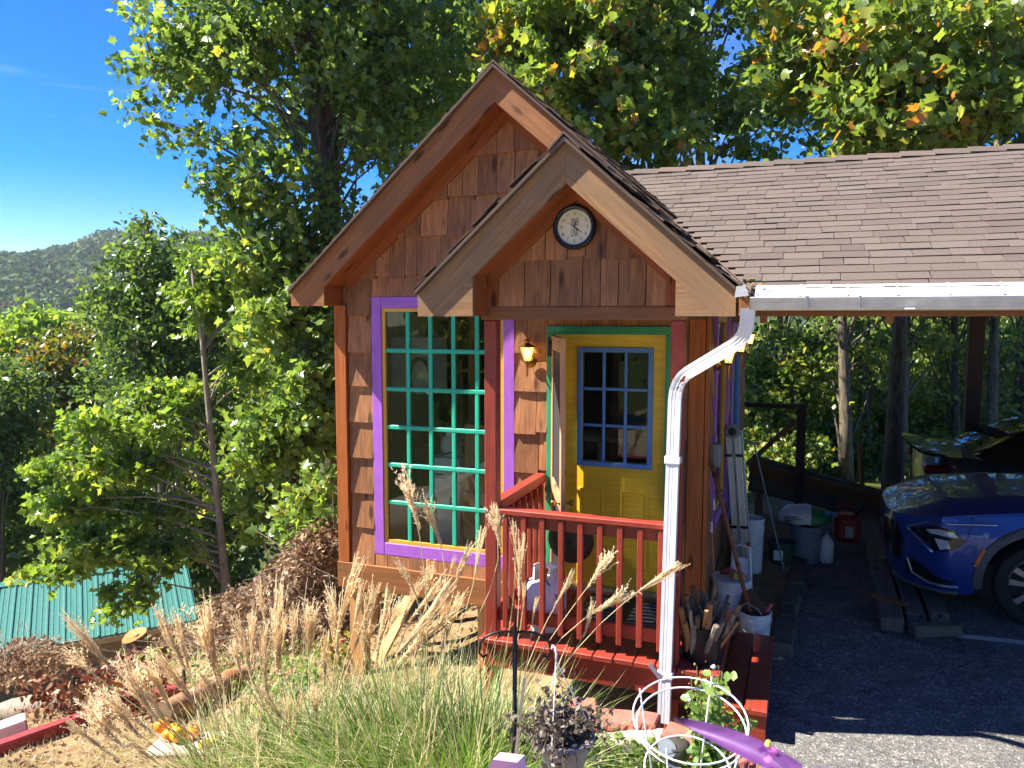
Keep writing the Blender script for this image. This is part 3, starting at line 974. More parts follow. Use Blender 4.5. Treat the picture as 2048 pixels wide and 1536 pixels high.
def shake(parent, x0, x1, z0, z1, zb, Y, clips=(), butt=.040, side=False, top=.006, expo=.325):
    g = .0025
    poly = [(x0 + g, z0), (x1 - g, z0), (x1 - g, z1), (x0 + g, z1)]
    for c in clips:
        poly = clip(poly, *c)
        if len(poly) < 3: return
    if max(p[1] for p in poly) - min(p[1] for p in poly) < .02 or max(p[0] for p in poly) - min(p[0] for p in poly) < .02: return
    cx = sum(p[0] for p in poly) / len(poly); cz = sum(p[1] for p in poly) / len(poly)
    th = lambda z: top + (butt - top) * max(0, 1 - (z - zb) / (expo * 1.25))
    skew = random.uniform(-.003, .003)
    n = len(poly)
    v = [(p[0] - cx, -(th(p[1]) + skew * (1 if p[0] > cx else -1)), p[1] - cz) for p in poly] + [(p[0] - cx, -.001, p[1] - cz) for p in poly]
    f = [tuple(range(n))] + [(i, i + n, (i + 1) % n + n, (i + 1) % n) for i in range(n)]
    me = bpy.data.meshes.new('shingle')
    if side:      # wall facing +x
        v = [(-a[1], a[0], a[2]) for a in v]
        me.from_pydata(v, [], f)
        return obj('shingle', me, M['shake'], parent, Matrix.Translation((WX1, cx, cz)))
    me.from_pydata(v, [], f)
    return obj('shingle', me, M['shake'], parent, Matrix.Translation((cx, Y, cz)))

def widths(x0, x1, lo=.10, hi=.26):
    xs = [x0]
    while x1 - xs[-1] > hi:
        xs.append(xs[-1] + random.uniform(lo, hi))
    if x1 - xs[-1] < lo * .6 and len(xs) > 1: xs.pop()
    return xs + [x1]

EX = .325
rakeclips = [(-SL, 1, ZA - .30 - SL * XC), (SL, 1, ZA - .30 + SL * XC)]
for cidx in range(13):
    zb = SB + EX * cidx
    if zb > ZA - .45: break
    half = min(1.53, (ZA - .30 - zb) / SL)
    xl, xr = max(-3.81, XC - half), min(-.79, XC + half)
    cuts = [xl, xr]
    segs = []
    inwin = zb < WIN[3] and zb + EX > WIN[2]
    indoor = zb < DOOR[3] and zb + EX > DOOR[2]
    edges = sorted(set([xl, xr] + ([WIN[0], WIN[1]] if inwin else []) + ([DOOR[0], DOOR[1]] if indoor else [])))
    edges = [e for e in edges if xl - 1e-6 <= e <= xr + 1e-6]
    for e0, e1 in zip(edges[:-1], edges[1:]):
        mid = (e0 + e1) / 2
        z0, z1 = zb, zb + EX + .03
        if inwin and WIN[0] < mid < WIN[1]:
            if zb < WIN[2]: z1 = WIN[2] - .002
            elif zb + EX > WIN[3]: z0 = WIN[3] + .002
            else: continue
        if indoor and DOOR[0] < mid < DOOR[1]:
            if zb + EX > DOOR[3]: z0 = DOOR[3] + .002
            else: continue
        ws = widths(e0, e1)
        for w0, w1 in zip(ws[:-1], ws[1:]):
            j = random.choice((0, 0, -.022, .008)) if z0 == zb and cidx else 0
            shake(front, w0, w1, z0 + j, z1, zb, WY, rakeclips, butt=random.uniform(.034, .044))

# --- corner boards, skirt, friezes
bx('corner_board', WX0 - .012, WX0 + .103, 5.945, 5.999, SB, 2.72, M['trim'], cabin)
bx('corner_board', -.785, WX1 - .005, 5.94, 5.999, .30, 2.72, M['trim'], cabin)
bx('corner_board', WX1 + .001, WX1 + .026, 5.938, 6.04, .30, 2.72, M['trim'], cabin)
bx('skirt_board', WX0 - .02, -2.06, 5.935, 5.995, .135, SB - .002, M['rake'], cabin)
bx('skirt_board', WX0 - .02, WX0 + .02, 6.0, 10.1, .135, SB - .002, M['rake'], cabin)
bx('skirt_board', WX1 - .02, WX1 + .02, 6.04, 10.1, .06, SB - .002, M['beam'], cabin)
def frieze(parent, xc, za, sl, d0, d1, o0, o1, y0, y1, sgn, mat):
    """sloping board on the wall between vertical offsets o0..o1 below the roof line"""
    pts = [(xc + sgn * d0, za - sl * d0 - o0), (xc + sgn * d1, za - sl * d1 - o0), (xc + sgn * d1, za - sl * d1 - o1), (xc + sgn * d0, za - sl * d0 - o1)]
    return polyboard('frieze_board', pts, y0, y1, -sgn * math.atan(sl), mat, parent)
for s_ in (-1, 1):
    frieze(cabin, XC, ZA, SL, .001, 1.53, .21, .335, 5.955, 5.999, s_, M['soffit'])

# --- main roof
def gable_roof(name, xc, za, sl, hw, y0, y1, vh, zbot, dbox_l, dbox_r, rakemat, parent, ends=(True, True), yb=None):
    """deck slabs, rake boards, soffits and boxed ends of one gable"""
    roof = MB()
    roof.prism([(xc, za + .004), (xc - hw, za - sl * hw + .004), (xc - hw, za - sl * hw + .026), (xc, za + .03)], y0 - .045, y1)
    roof.prism([(xc + .0005, za + .004), (xc + .0005, za + .03), (xc + hw, za - sl * hw + .026), (xc + hw, za - sl * hw + .004)], y0 - .045, y1)
    r = roof.build(name, M['roofdark'], parent)
    for sgn, db in ((-1, dbox_l), (1, dbox_r)):
        lo = lambda d: za - vh - sl * d
        dl = (za - vh - zbot) / sl
        X = lambda d: xc + sgn * d
        pts = [(X(.0006), za), (X(hw), za - sl * hw), (X(hw), zbot), (X(dl), zbot), (X(.0006), lo(0))]
        polyboard('rake_board', pts, y0, y0 + .038, -sgn * math.atan(sl), rakemat, parent)
        polyboard('rake_filler', [(X(dl), zbot + .0005), (X(db), lo(db)), (X(db), zbot + .0005)], y0 + .0015, y0 + .036, 0, rakemat, parent)
        # soffit under the overhang
        o0, o1 = vh - .034, vh - .012
        dm = min(hw - .02, (za - o1 - zbot - .012) / sl)
        s0 = [(X(.0), za - o0), (X(dm), za - o0 - sl * dm), (X(dm), za - o1 - sl * dm), (X(.0), za - o1)]
        polyboard('soffit', s0, y0 + .039, yb or (y0 + .30), -sgn * math.atan(sl), M['soffit'], parent)
        # boxed end
        e = hw - .004
        pts = [(X(db), zbot + .003), (X(e), zbot + .003), (X(e), max(zbot + .03, lo(e) + .005)), (X(dl), max(zbot + .03, lo(dl) + .006)), (X(db), lo(db) + .006)]
        polyboard('eave_box', pts, y0 + .0385, yb or (y0 + .30), 0, M['soffit'], parent)
    return r
mainroof = gable_roof('roof', XC, ZA, SL, 1.93, 5.70, 10.35, .248, 2.713, 1.592, 1.592, M['rake'], cabin, yb=5.998)

# --- shingle tabs
_tabs = {}
def tabmesh(w, L, t, key):
    k = (round(w, 3), round(L, 3), key)
    if k not in _tabs:
        me = bpy.data.meshes.new('roof_shingle')
        j = [random.uniform(-.004, .004) for _ in range(4)]
        v = [(0, 0 + j[0], 0), (w, 0 + j[1], 0), (w, L, 0), (0, L, 0), (.0, j[0], t + j[2] * .6), (w, j[1], t + j[3] * .6), (w, L, .0015), (0, L, .0015)]
        me.from_pydata(v, [], [(0, 3, 2, 1), (4, 5, 6, 7), (0, 1, 5, 4), (1, 2, 6, 5), (2, 3, 7, 6), (3, 0, 4, 7)])
        _tabs[k] = me
    return _tabs[k]

def shingle_field(parent, O, U, S, ncourse, expo, span, mat, single, wlo=.15, whi=.33, t=.011, lift=.0):
    """tabs laid in courses: O eave corner, U along the eave, S up the slope; span(c)->(u0,u1); single(u,c)->own object?"""
    O, U, S = Vector(O), Vector(U).normalized(), Vector(S).normalized()
    N = U.cross(S)
    if N.z < 0: N = -N
    ws = [wlo + (whi - wlo) * i / 5 for i in range(6)]
    rest = MB()
    for c in range(ncourse):
        u0, u1 = span(c)
        u = u0 - random.uniform(0, .1)
        while u < u1:
            w = random.choice(ws)
            uu = max(u, u0)
            w2 = min(u + w, u1) - uu
            if w2 > .03:
                me = tabmesh(w2 - .003 if abs(w2 - w) > 1e-6 else w - .003, expo + .03, t, (mat.name, random.randint(0, 2)) if abs(w2 - w) < 1e-6 else (mat.name, c))
                z = N * (.004 + random.uniform(0, .003) + lift * random.random())
                p = O + U * uu + S * (expo * c) + z
                Mx = Matrix((U, S, N)).transposed().to_4x4()
                tilt = Matrix.Rotation(random.uniform(-.012, .012), 4, 'Z') @ Matrix.Rotation(-random.uniform(.0, .03) - lift * 2 * random.random(), 4, 'X')
                Mx = Mx @ tilt
                Mx.translation = p
                if single(uu, c):
                    obj('roof_shingle', me, mat, parent, Mx)
                else:
                    rest.add([Mx @ x.co for x in me.vertices], [tuple(q.vertices) for q in me.polygons])
            u += w
    if rest.v:
        tag(rest.build('shingle_field', mat, parent), kind='stuff')

th = math.atan(SL)
hl = 1.93 / math.cos(th)
nr_ = lambda z: 0
# right-hand slope of the main roof, from the rake back
shingle_field(mainroof, (XC + 1.93, 5.665, ZA - SL * 1.93 + .026), (0, 1, 0), (-math.cos(th), 0, math.sin(th)), int(hl / .125), .125,
              lambda c: (0, 4.6 if c > 13 else 1.6), M['roofdark'], lambda u, c: u < .62, lift=.02)
tag(MB().prism([(XC - .12, ZA - .07), (XC, ZA + .045), (XC + .12, ZA - .07), (XC + .12, ZA - .055), (XC, ZA + .06), (XC - .12, ZA - .055)], 5.66, 10.3).build('ridge_cap', M['roofdark'], mainroof))

# --- big window: purple casing, mustard stop, teal bars, thirty panes
def win_front(name, parent, x0, x1, z0, z1, cols, rows, Y, cas=.10):
    cs = [bx('casing', x0, x0 + cas - .004, Y - .032, Y - .001, z0, z1, M['purple'], None),
          bx('casing', x1 - cas + .004, x1, Y - .032, Y - .001, z0, z1, M['purple'], None),
          bx('casing', x0 + cas - .003, x1 - cas + .003, Y - .030, Y - .001, z1 - cas, z1 - .001, M['purple'], None),
          bx('casing', x0 + cas - .003, x1 - cas + .003, Y - .030, Y - .001, z0 + .001, z0 + cas + .012, M['purple'], None)]
    ix0, ix1, iz0, iz1 = x0 + cas - .003, x1 - cas + .003, z0 + cas + .013, z1 - cas - .001
    s = .030
    m = MB()
    m.box(ix0, ix0 + s, Y - .016, Y + .03, iz0, iz1); m.box(ix1 - s, ix1, Y - .016, Y + .03, iz0, iz1)
    m.box(ix0 + s, ix1 - s, Y - .016, Y + .03, iz1 - s, iz1); m.box(ix0 + s, ix1 - s, Y - .018, Y + .03, iz0, iz0 + s)
    w = m.build(name, M['cream'], parent)
    for c in cs:
        c.parent = w; c.matrix_parent_inverse = wmat(w).inverted()
    gx0, gx1, gz0, gz1 = ix0 + s, ix1 - s, iz0 + s, iz1 - s
    mw = .038
    for i in range(1, cols):
        x = gx0 + (gx1 - gx0) * i / cols
        bx('muntin', x - mw / 2, x + mw / 2, Y - .010, Y + .022, gz0, gz1, M['teal'], w, .006)
    for j in range(1, rows):
        z = gz0 + (gz1 - gz0) * j / rows
        bx('muntin', gx0, gx1, Y - .012, Y + .020, z - mw / 2, z + mw / 2, M['teal'], w, .006)
    for i in range(cols):
        for j in range(rows):
            a0, a1 = gx0 + (gx1 - gx0) * i / cols, gx0 + (gx1 - gx0) * (i + 1) / cols
            b0, b1 = gz0 + (gz1 - gz0) * j / rows, gz0 + (gz1 - gz0) * (j + 1) / rows
            p = MB().box(a0 + .001, a1 - .001, -.0015, .0015, b0 + .001, b1 - .001)
            cx_, cz_ = (a0 + a1) / 2, (b0 + b1) / 2
            me = bpy.data.meshes.new('pane'); me.from_pydata([(q[0] - cx_, q[1], q[2] - cz_) for q in p.v], [], p.f)
            o = obj('pane', me, M['glass'], w, Matrix.Translation((cx_, Y + .006, cz_)) @ Matrix.Rotation(random.uniform(-.006, .006), 4, 'Z') @ Matrix.Rotation(random.uniform(-.006, .006), 4, 'X'))
    return w
win_front('window', cabin, *WIN, 5, 6, WY)

# side windows under the carport (purple, mustard) and a blue door further back
def win_side(y0, y1, z0, z1, name='window', cm='purple'):
    X = WX1
    w = MB()
    for a, b, c, d in ((y0, y0 + .05, z0, z1), (y1 - .05, y1, z0, z1), (y0 + .05, y1 - .05, z1 - .05, z1), (y0 + .05, y1 - .05, z0, z0 + .05)):
        w.box(X - .03, X + .02, a, b, c, d)
    w = w.build(name, M['cream'], cabin)
    cs = .09
    bx('casing', X + .001, X + .045, y0 - cs, y0, z0 - cs, z1 + cs, M[cm], w)
    bx('casing', X + .001, X + .045, y1, y1 + cs, z0 - cs, z1 + cs, M[cm], w)
    bx('casing', X + .001, X + .043, y0, y1, z1, z1 + cs, M[cm], w)
    bx('casing', X + .001, X + .043, y0, y1, z0 - cs, z0, M[cm], w)
    MB().box(X - .004, X + .001, y0 + .05, y1 - .05, z0 + .05, z1 - .05).build('pane', M['glass'], w)
    return w
win_side(6.42, 7.42, .95, 2.62)
dd = MB().box(WX1 - .05, WX1 - .01, 8.0, 8.85, .42, 2.5).build('side_door', M['blue'], cabin)
bx('casing', WX1 + .001, WX1 + .04, 7.91, 8.0, .42, 2.56, M['purple'], dd)
bx('casing', WX1 + .001, WX1 + .04, 8.85, 8.94, .42, 2.56, M['blue'], dd)
bx('casing', WX1 + .001, WX1 + .038, 8.0, 8.85, 2.5, 2.56, M['purple'], dd)
for cidx in range(7):
    zb = SB + EX * cidx
    for y0, y1 in ((6.045, 6.325), (7.52, 7.90), (8.95, 10.1)):
        ws = widths(y0, y1, .12, .28)
        for w0, w1 in zip(ws[:-1], ws[1:]):
            shake(side, w0, w1, zb, zb + EX + .03, zb, 0, (), random.uniform(.030, .04), True)

# --- yellow door
door = MB()
dx0, dx1, dz0, dz1, DY = -1.876, -.968, .42, 2.478, 6.02
bw = (-1.68, -1.068, 1.412, 2.376)
gx0, gx1, gz0, gz1 = bw[0] + .04, bw[1] - .04, bw[2] + .04, bw[3] - .04
door.box(dx0, gx0, DY, DY + .045, dz0, dz1); door.box(gx1, dx1, DY, DY + .045, dz0, dz1)
door.box(gx0, gx1, DY, DY + .045, gz1, dz1); door.box(gx0, gx1, DY, DY + .045, dz0, gz0)
door = door.build('door', M['yellow'], cabin)
for px0, px1 in ((-1.667, -1.46), (-1.318, -1.10)):
    p = MB()
    for a, b, c, d in ((px0, px0 + .014, .60, 1.227), (px1 - .014, px1, .60, 1.227), (px0 + .014, px1 - .014, 1.213, 1.227), (px0 + .014, px1 - .014, .60, .614)):
        p.box(a, b, DY - .007, DY + .001, c, d, .004)
    p.box(px0 + .032, px1 - .032, DY - .008, DY + .001, .632, 1.195, .007)
    p.build('panel', M['yellow'], door)
fr = MB()
for a, b, c, d in ((bw[0], gx0, bw[2], bw[3]), (gx1, bw[1], bw[2], bw[3]), (gx0, gx1, gz1, bw[3]), (gx0, gx1, bw[2], gz0)):
    fr.box(a, b, DY - .022, DY - .0005, c, d, .006)
    
fr.build('window_frame', M['blue'], door)
for i in (1, 2):
    x = gx0 + (gx1 - gx0) * i / 3; z = gz0 + (gz1 - gz0) * i / 3
    bx('muntin', x - .011, x + .011, DY - .014, DY + .012, gz0, gz1, M['blue'], door, .004)
    bx('muntin', gx0, gx1, DY - .012, DY + .010, z - .011, z + .011, M['blue'], door, .004)
for i in range(3):
    for j in range(3):
        a0 = gx0 + (gx1 - gx0) * i / 3; b0 = gz0 + (gz1 - gz0) * j / 3
        MB().box(a0 + .001, a0 + (gx1 - gx0) / 3 - .001, DY + .002, DY + .005, b0 + .001, b0 + (gz1 - gz0) / 3 - .001).build('pane', M['glass'], door)
kn = MB()
Rx = Matrix.Rotation(R(90), 3, 'X')
kn.lathe([(.028, 0), (.028, .008), (.012, .012), (.011, .04), (.024, .05), (.027, .065), (.018, .078), (0, .08)], (-1.80, DY, 1.34), 14, M=Rx)
kn.lathe([(.026, 0), (.026, .010), (.018, .014), (0, .015)], (-1.80, DY, 1.48), 14, M=Rx)
kn.build('door_knob', M['brass'], door, smooth=True, auto=40)
bx('threshold', dx0 - .04, dx1 + .04, 5.93, 6.06, .395, .418, M['alu'], door)
bx('door_jamb', DOOR[0], DOOR[0] + .048, 5.958, 6.07, .42, DOOR[3] - .066, M['green'], cabin)
bx('door_jamb', DOOR[1] - .046, DOOR[1], 5.958, 6.07, .42, DOOR[3] - .066, M['green'], cabin)
bx('door_head', DOOR[0], DOOR[1], 5.955, 6.07, DOOR[3] - .065, DOOR[3], M['green'], cabin)

# --- screen door standing open
h0 = Vector((-1.866, 5.945, 0)); h1 = Vector((-1.546, 5.165, 0))
MS = frame_mat(h0, h1); MS.translation = h0
LD = (h1 - h0).length
sm = wood('pale_screen_door_wood', srgb(170, 116, 84), srgb(206, 154, 112), None, .3, lo=.95, hi=1.05)
def sd(name, x0, x1, z0, z1, t, mat, par):
    p0 = MS @ Vector((x0, 0, (z0 + z1) / 2)); p1 = MS @ Vector((x1, 0, (z0 + z1) / 2))
    if (x1 - x0) >= (z1 - z0):
        return board(name, p0, p1, z1 - z0, t, mat, par)
    c = MS @ Vector(((x0 + x1) / 2, 0, 0))
    ux = (MS.to_3x3() @ Vector((1, 0, 0)))
    return board(name, c + Vector((0, 0, z0)), c + Vector((0, 0, z1)), x1 - x0, t, mat, par, ux)
scr = sd('screen_door', LD - .095, LD, .44, 2.47, .032, sm, cabin)
sd('stile', 0, .095, .44, 2.47, .032, sm, scr)
sd('rail', .096, LD - .096, 2.36, 2.468, .030, sm, scr)
sd('rail', .096, LD - .096, .442, .62, .030, sm, scr)
sd('rail', .096, LD - .096, 1.22, 1.33, .030, sm, scr)
k = NT('screen_mesh'); 
tr_ = k.new('BsdfTransparent'); tr_.inputs['Color'].default_value = (.5, .5, .5, 1)
mx_ = k.new('MixShader'); mx_.inputs[0].default_value = .55
k.fin(srgb(70, 72, 74), .6, .3); k.L(tr_.outputs[0], mx_.inputs[1]); k.L(k.b.outputs[0], mx_.inputs[2]); k.L(mx_.outputs[0], k.out.inputs['Surface'])
sd('screen', .097, LD - .097, 1.332, 2.358, .006, k.mat, scr)
sd('screen', .097, LD - .097, .622, 1.218, .006, k.mat, scr)
kb = MB()
for s_ in (-1, 1):
    Mr = (MS.to_3x3() @ Matrix.Rotation(R(90) * -s_, 3, 'X'))
    kb.lathe([(.02, 0), (.02, .006), (.008, .01), (.008, .035), (.02, .042), (.023, .055), (.014, .066), (0, .067)], MS @ Vector((LD - .045, s_ * .017, 1.29)), 12, M=Mr)
kb.build('door_knob', M['brass'], scr, smooth=True)
cl = MB().box(-1.905, -1.865, 5.90, 5.955, 2.30, 2.43, .008).box(-1.895, -1.875, 5.885, 5.9, 2.40, 2.46, .004)
cl.build('door_closer', M['black'], cabin)

# --- stilts under the downhill side
def stilt(x, y, w=.135):
    g = gzf(x, y)
    return bx('stilt', x - w / 2, x + w / 2, y - w / 2, y + w / 2, g - .1, .133, M['lumber'], cabin)
stilt(-3.80, 6.08); stilt(-2.52, 6.12); stilt(-3.80, 8.0); stilt(-2.52, 8.0); stilt(-3.80, 10.0); stilt(-1.2, 10.0)
board('brace', (-3.60, 6.12, .12), (-3.745, 6.17, -.40), .085, .038, M['lumber'], cabin, (0, 1, 0))
board('brace', (-2.62, 6.6, .10), (-3.70, 6.62, -.85), .14, .038, M['greytimber'], cabin, (0, 1, 0))
board('brace', (-3.80, 7.9, .12), (-3.80, 6.3, -.80), .13, .038, M['lumber'], cabin, (1, 0, 0))

# ------------------------------------------------------------------ the porch
PC, PZ, PS, PY = -1.362, 3.666, .893, 4.57
porchroof = gable_roof('porch_roof', PC, PZ, PS, 1.012, PY, 6.6, .237, 2.622, .618, .672, M['rakep'], cabin, yb=4.846)
tp = math.atan(PS); hp = 1.012 / math.cos(tp)
shingle_field(porchroof, (PC + 1.02, PY - .045, PZ - PS * 1.02 + .026), (0, 1, 0), (-math.cos(tp), 0, math.sin(tp)), int(hp / .115), .115,
              lambda c: (0, 1.15), M['roofdark'], lambda u, c: True, wlo=.13, whi=.28, lift=.03)
shingle_field(porchroof, (PC - 1.02, PY - .04, PZ - PS * 1.02 + .026), (0, 1, 0), (math.cos(tp), 0, math.sin(tp)), int(hp / .115), .115,
              lambda c: (0, 1.15), M['roofdark'], lambda u, c: False, wlo=.13, whi=.28, lift=.03)
shingle_field(mainroof, (XC - 1.94, 5.672, ZA - SL * 1.94 + .026), (0, 1, 0), (math.cos(th), 0, math.sin(th)), int(hl / .125), .125,
              lambda c: (0, 1.2), M['roofdark'], lambda u, c: False)
MB().prism([(PC - .10, PZ - .055), (PC, PZ + .045), (PC + .10, PZ - .055), (PC + .10, PZ - .04), (PC, PZ + .06), (PC - .10, PZ - .04)], PY - .05, 5.9).build('ridge_cap', M['roofdark'], porchroof)
# gable wall of the porch
GY = 4.862
gw = MB().prism([(-2.0, 2.687), (-.69, 2.687), (-.69, PZ - PS * .672 - .2), (PC, PZ - .2), (-2.0, PZ - PS * .638 - .2)], GY, GY + .06).build('porch_gable', M['shake'], cabin)
pclips = [(-PS, 1, PZ - .285 - PS * PC), (PS, 1, PZ - .285 + PS * PC)]
for cidx, zb in enumerate((2.688, 3.005, 3.31)):
    ws = widths(-1.905, -.785, .11, .24)
    for w0, w1 in zip(ws[:-1], ws[1:]):
        shake(gw, w0, w1, zb + (random.choice((0, 0, -.018)) if cidx else 0), zb + .345, zb, GY, pclips, butt=random.uniform(.024, .032))
for s_ in (-1, 1):
    frieze(gw, PC, PZ, PS, .001, .60, .20, .31, GY - .05, GY - .002, s_, M['soffit'])
bx('corner_board', -2.003, -1.906, GY - .03, GY - .001, 2.69, 2.94, M['soffit'], gw)
bx('corner_board', -.786, -.69, GY - .03, GY - .001, 2.69, 2.94, M['soffit'], gw)
bx('porch_beam', -2.035, -.655, 4.838, 4.935, 2.598, 2.684, M['beam'], cabin)
bx('porch_beam', -2.02, -1.93, 4.937, 5.99, 2.598, 2.684, M['beam'], cabin)
bx('porch_beam', -.757, -.667, 4.937, 5.935, 2.598, 2.684, M['beam'], cabin)
for i in range(9):
    x = -1.925 + i * .13
    bx('ceiling_board', x, x + .126, 4.94, 5.95, 2.69, 2.71, M['beam'], cabin)
# posts
for x0, x1 in ((-2.016, -1.929), (-.757, -.671)):
    bx('porch_post', x0, x1, 4.85, 4.938, gzf(x0, 4.9) - .1, 2.597, M['red'], cabin, .006)
# deck
deck = bx('porch_deck', -2.03, -.42, 4.836, 4.874, .175, .348, M['red'], cabin)
bx('rim_joist', -2.03, -1.992, 4.876, 5.93, .20, .347, M['red'], deck)
bx('rim_joist', -.458, -.42, 4.876, 5.93, .20, .347, M['red'], deck)
n_ = 12; wdt = (2.05 - .40) / n_
for i in range(n_):
    x = -2.05 + i * wdt
    bx('deck_board', x + .004, x + wdt - .004, 4.795 + random.uniform(-.006, .006), 5.933, .350, .386 + random.uniform(-.002, .002), M['red'], deck, .005)
# step on the carport side
step = bx('porch_step', -.165, -.127, 4.842, 5.98, 0, .162, M['red'], cabin)
bx('tread', -.396, -.266, 4.80, 6.0, .164, .201, M['red'], step, .005)
bx('tread', -.258, -.118, 4.79, 6.0, .165, .202, M['red'], step, .005)
polyboard('stringer', [(-.72, .172), (-.128, .160), (-.128, .0), (-.24, .0), (-.50, .10)], 4.815, 4.834, 0, M['red'], step)
MB().box(-.166, -.128, 5.982, 6.0, 0, .16).build('riser', M['red'], step)
# railings
rail = bx('porch_railing', -1.928, -.758, 4.842, 4.934, 1.263, 1.30, M['red'], cabin, .005)
bx('rail', -1.928, -.758, 4.886, 4.922, 1.172, 1.261, M['red'], rail)
bx('rail', -1.928, -.758, 4.886, 4.922, .495, .583, M['red'], rail)
for i in range(9):
    x = -1.865 + i * .1335
    bx('baluster', x - .018, x + .018, 4.849, 4.885, .455 + random.uniform(-.006, .006), 1.258, M['red'], rail, .004)
srail = bx('porch_railing', -2.015, -1.925, 4.94, 5.955, 1.262, 1.335, M['red'], cabin, .005)
bx('rail', -1.985, -1.95, 4.94, 5.955, 1.17, 1.26, M['red'], srail)
bx('rail', -1.985, -1.95, 4.94, 5.955, .495, .583, M['red'], srail)
for i in range(7):
    y = 5.03 + i * .135
    bx('baluster', -1.948, -1.914, y - .018, y + .018, .455, 1.258, M['red'], srail, .004)
# ------------------------------------------------------------------ the carport
carport = thing('carport', 'open carport with brown shingled roof and white gutter joined to the cabin', 'carport', (2.4, 7.5, 0))
CEY, CEZ, CRY, CP = 4.50, 2.775, 6.90, .468
CRZ = CEZ + CP * (CRY - CEY)
XE = 5.6
tcp = math.atan(CP)
def valley_x(z):            # where the carport roof meets the cabin roof
    return max(XC + (ZA + .03 - z) / SL, PC + (PZ + .03 - z) / PS if z < PZ else -9)
cr_ = MB()
nst = 14
vv, ff = [], []
for i in range(nst + 1):
    y = CEY + (CRY - CEY) * i / nst
    z = CEZ + CP * (y - CEY)
    x0 = valley_x(z) - .02
    vv += [(x0, y, z - .006), (XE, y, z - .006), (x0, y, z - .04), (XE, y, z - .04)]
for i in range(nst):
    a = 4 * i
    ff += [(a, a + 1, a + 5, a + 4), (a + 2, a + 6, a + 7, a + 3)]
ff += [(0, 2, 3, 1)]
cr_.add(vv, ff)
BY, BZ = 12.35, 2.76
cr_.add([(-1.72, CRY, CRZ - .006), (XE, CRY, CRZ - .006), (XE, BY, BZ), (-.35, BY, BZ), (-1.72, CRY, CRZ - .04), (XE, CRY, CRZ - .04), (XE, BY, BZ - .035), (-.35, BY, BZ - .035)],
        [(0, 1, 2, 3), (4, 7, 6, 5), (3, 2, 6, 7)])
croof = cr_.build('roof', M['roof'], carport)
ncs = 24
ex_ = (CRY - CEY) / math.cos(tcp) / ncs
def cspan(c):
    z = CEZ + math.sin(tcp) * ex_ * (c + .5)
    return (valley_x(z) + .015 - (-.6), XE + .6)
shingle_field(croof, (-.6, CEY - .02, CEZ - .012), (1, 0, 0), (0, math.cos(tcp), math.sin(tcp)), ncs, ex_, cspan, M['roof'],
              lambda u, c: (u - .6) < 1.03 + .027 * c + .16, wlo=.13, whi=.28, t=.0065)
u = -1.66
while u < XE - .3:
    single = u < 1.75
    cap = MB()
    w = .235
    for s_ in (-1, 1):
        cap.add([(u, CRY, CRZ + .024), (u + w + .03, CRY, CRZ + .012), (u + w + .03, CRY + s_ * .13, CRZ - .13 * CP + .012), (u, CRY + s_ * .13, CRZ - .13 * CP + .024),
                 (u, CRY, CRZ + .012), (u, CRY + s_ * .13, CRZ - .13 * CP + .010)], [(0, 1, 2, 3), (0, 3, 5, 4)])
    cap.build('ridge_cap', M['roof'], croof)
    u += w
# framing
bx('fascia', -.33, XE, 4.547, 4.585, 2.622, 2.735, M['beam'], carport)
bx('header_beam', -.60, XE, 4.66, 4.75, 2.632, 2.70, M['beam'], carport)
bx('header_beam', -.35, XE, 12.10, 12.24, 2.635, 2.745, M['beam'], carport)
for i in range(9):
    x = -.2 + i * .65
    board('rafter', (x, 4.60, CEZ - .13), (x, CRY - .03, CRZ - .13), .14, .038, M['beam'], carport)
    board('rafter', (x, CRY + .03, CRZ - .13), (x, 12.3, BZ - .11), .14, .038, M['beam'], carport)
pw = paint('brown_post_paint', srgb(84, 52, 38), .6, .08)
for x, y in ((2.26, 12.17), (5.4, 12.17), (5.4, 4.8)):
    bx('post', x - .095, x + .095, y - .095, y + .095, gzf(x, y) - .05, 2.632, pw, carport, .006)
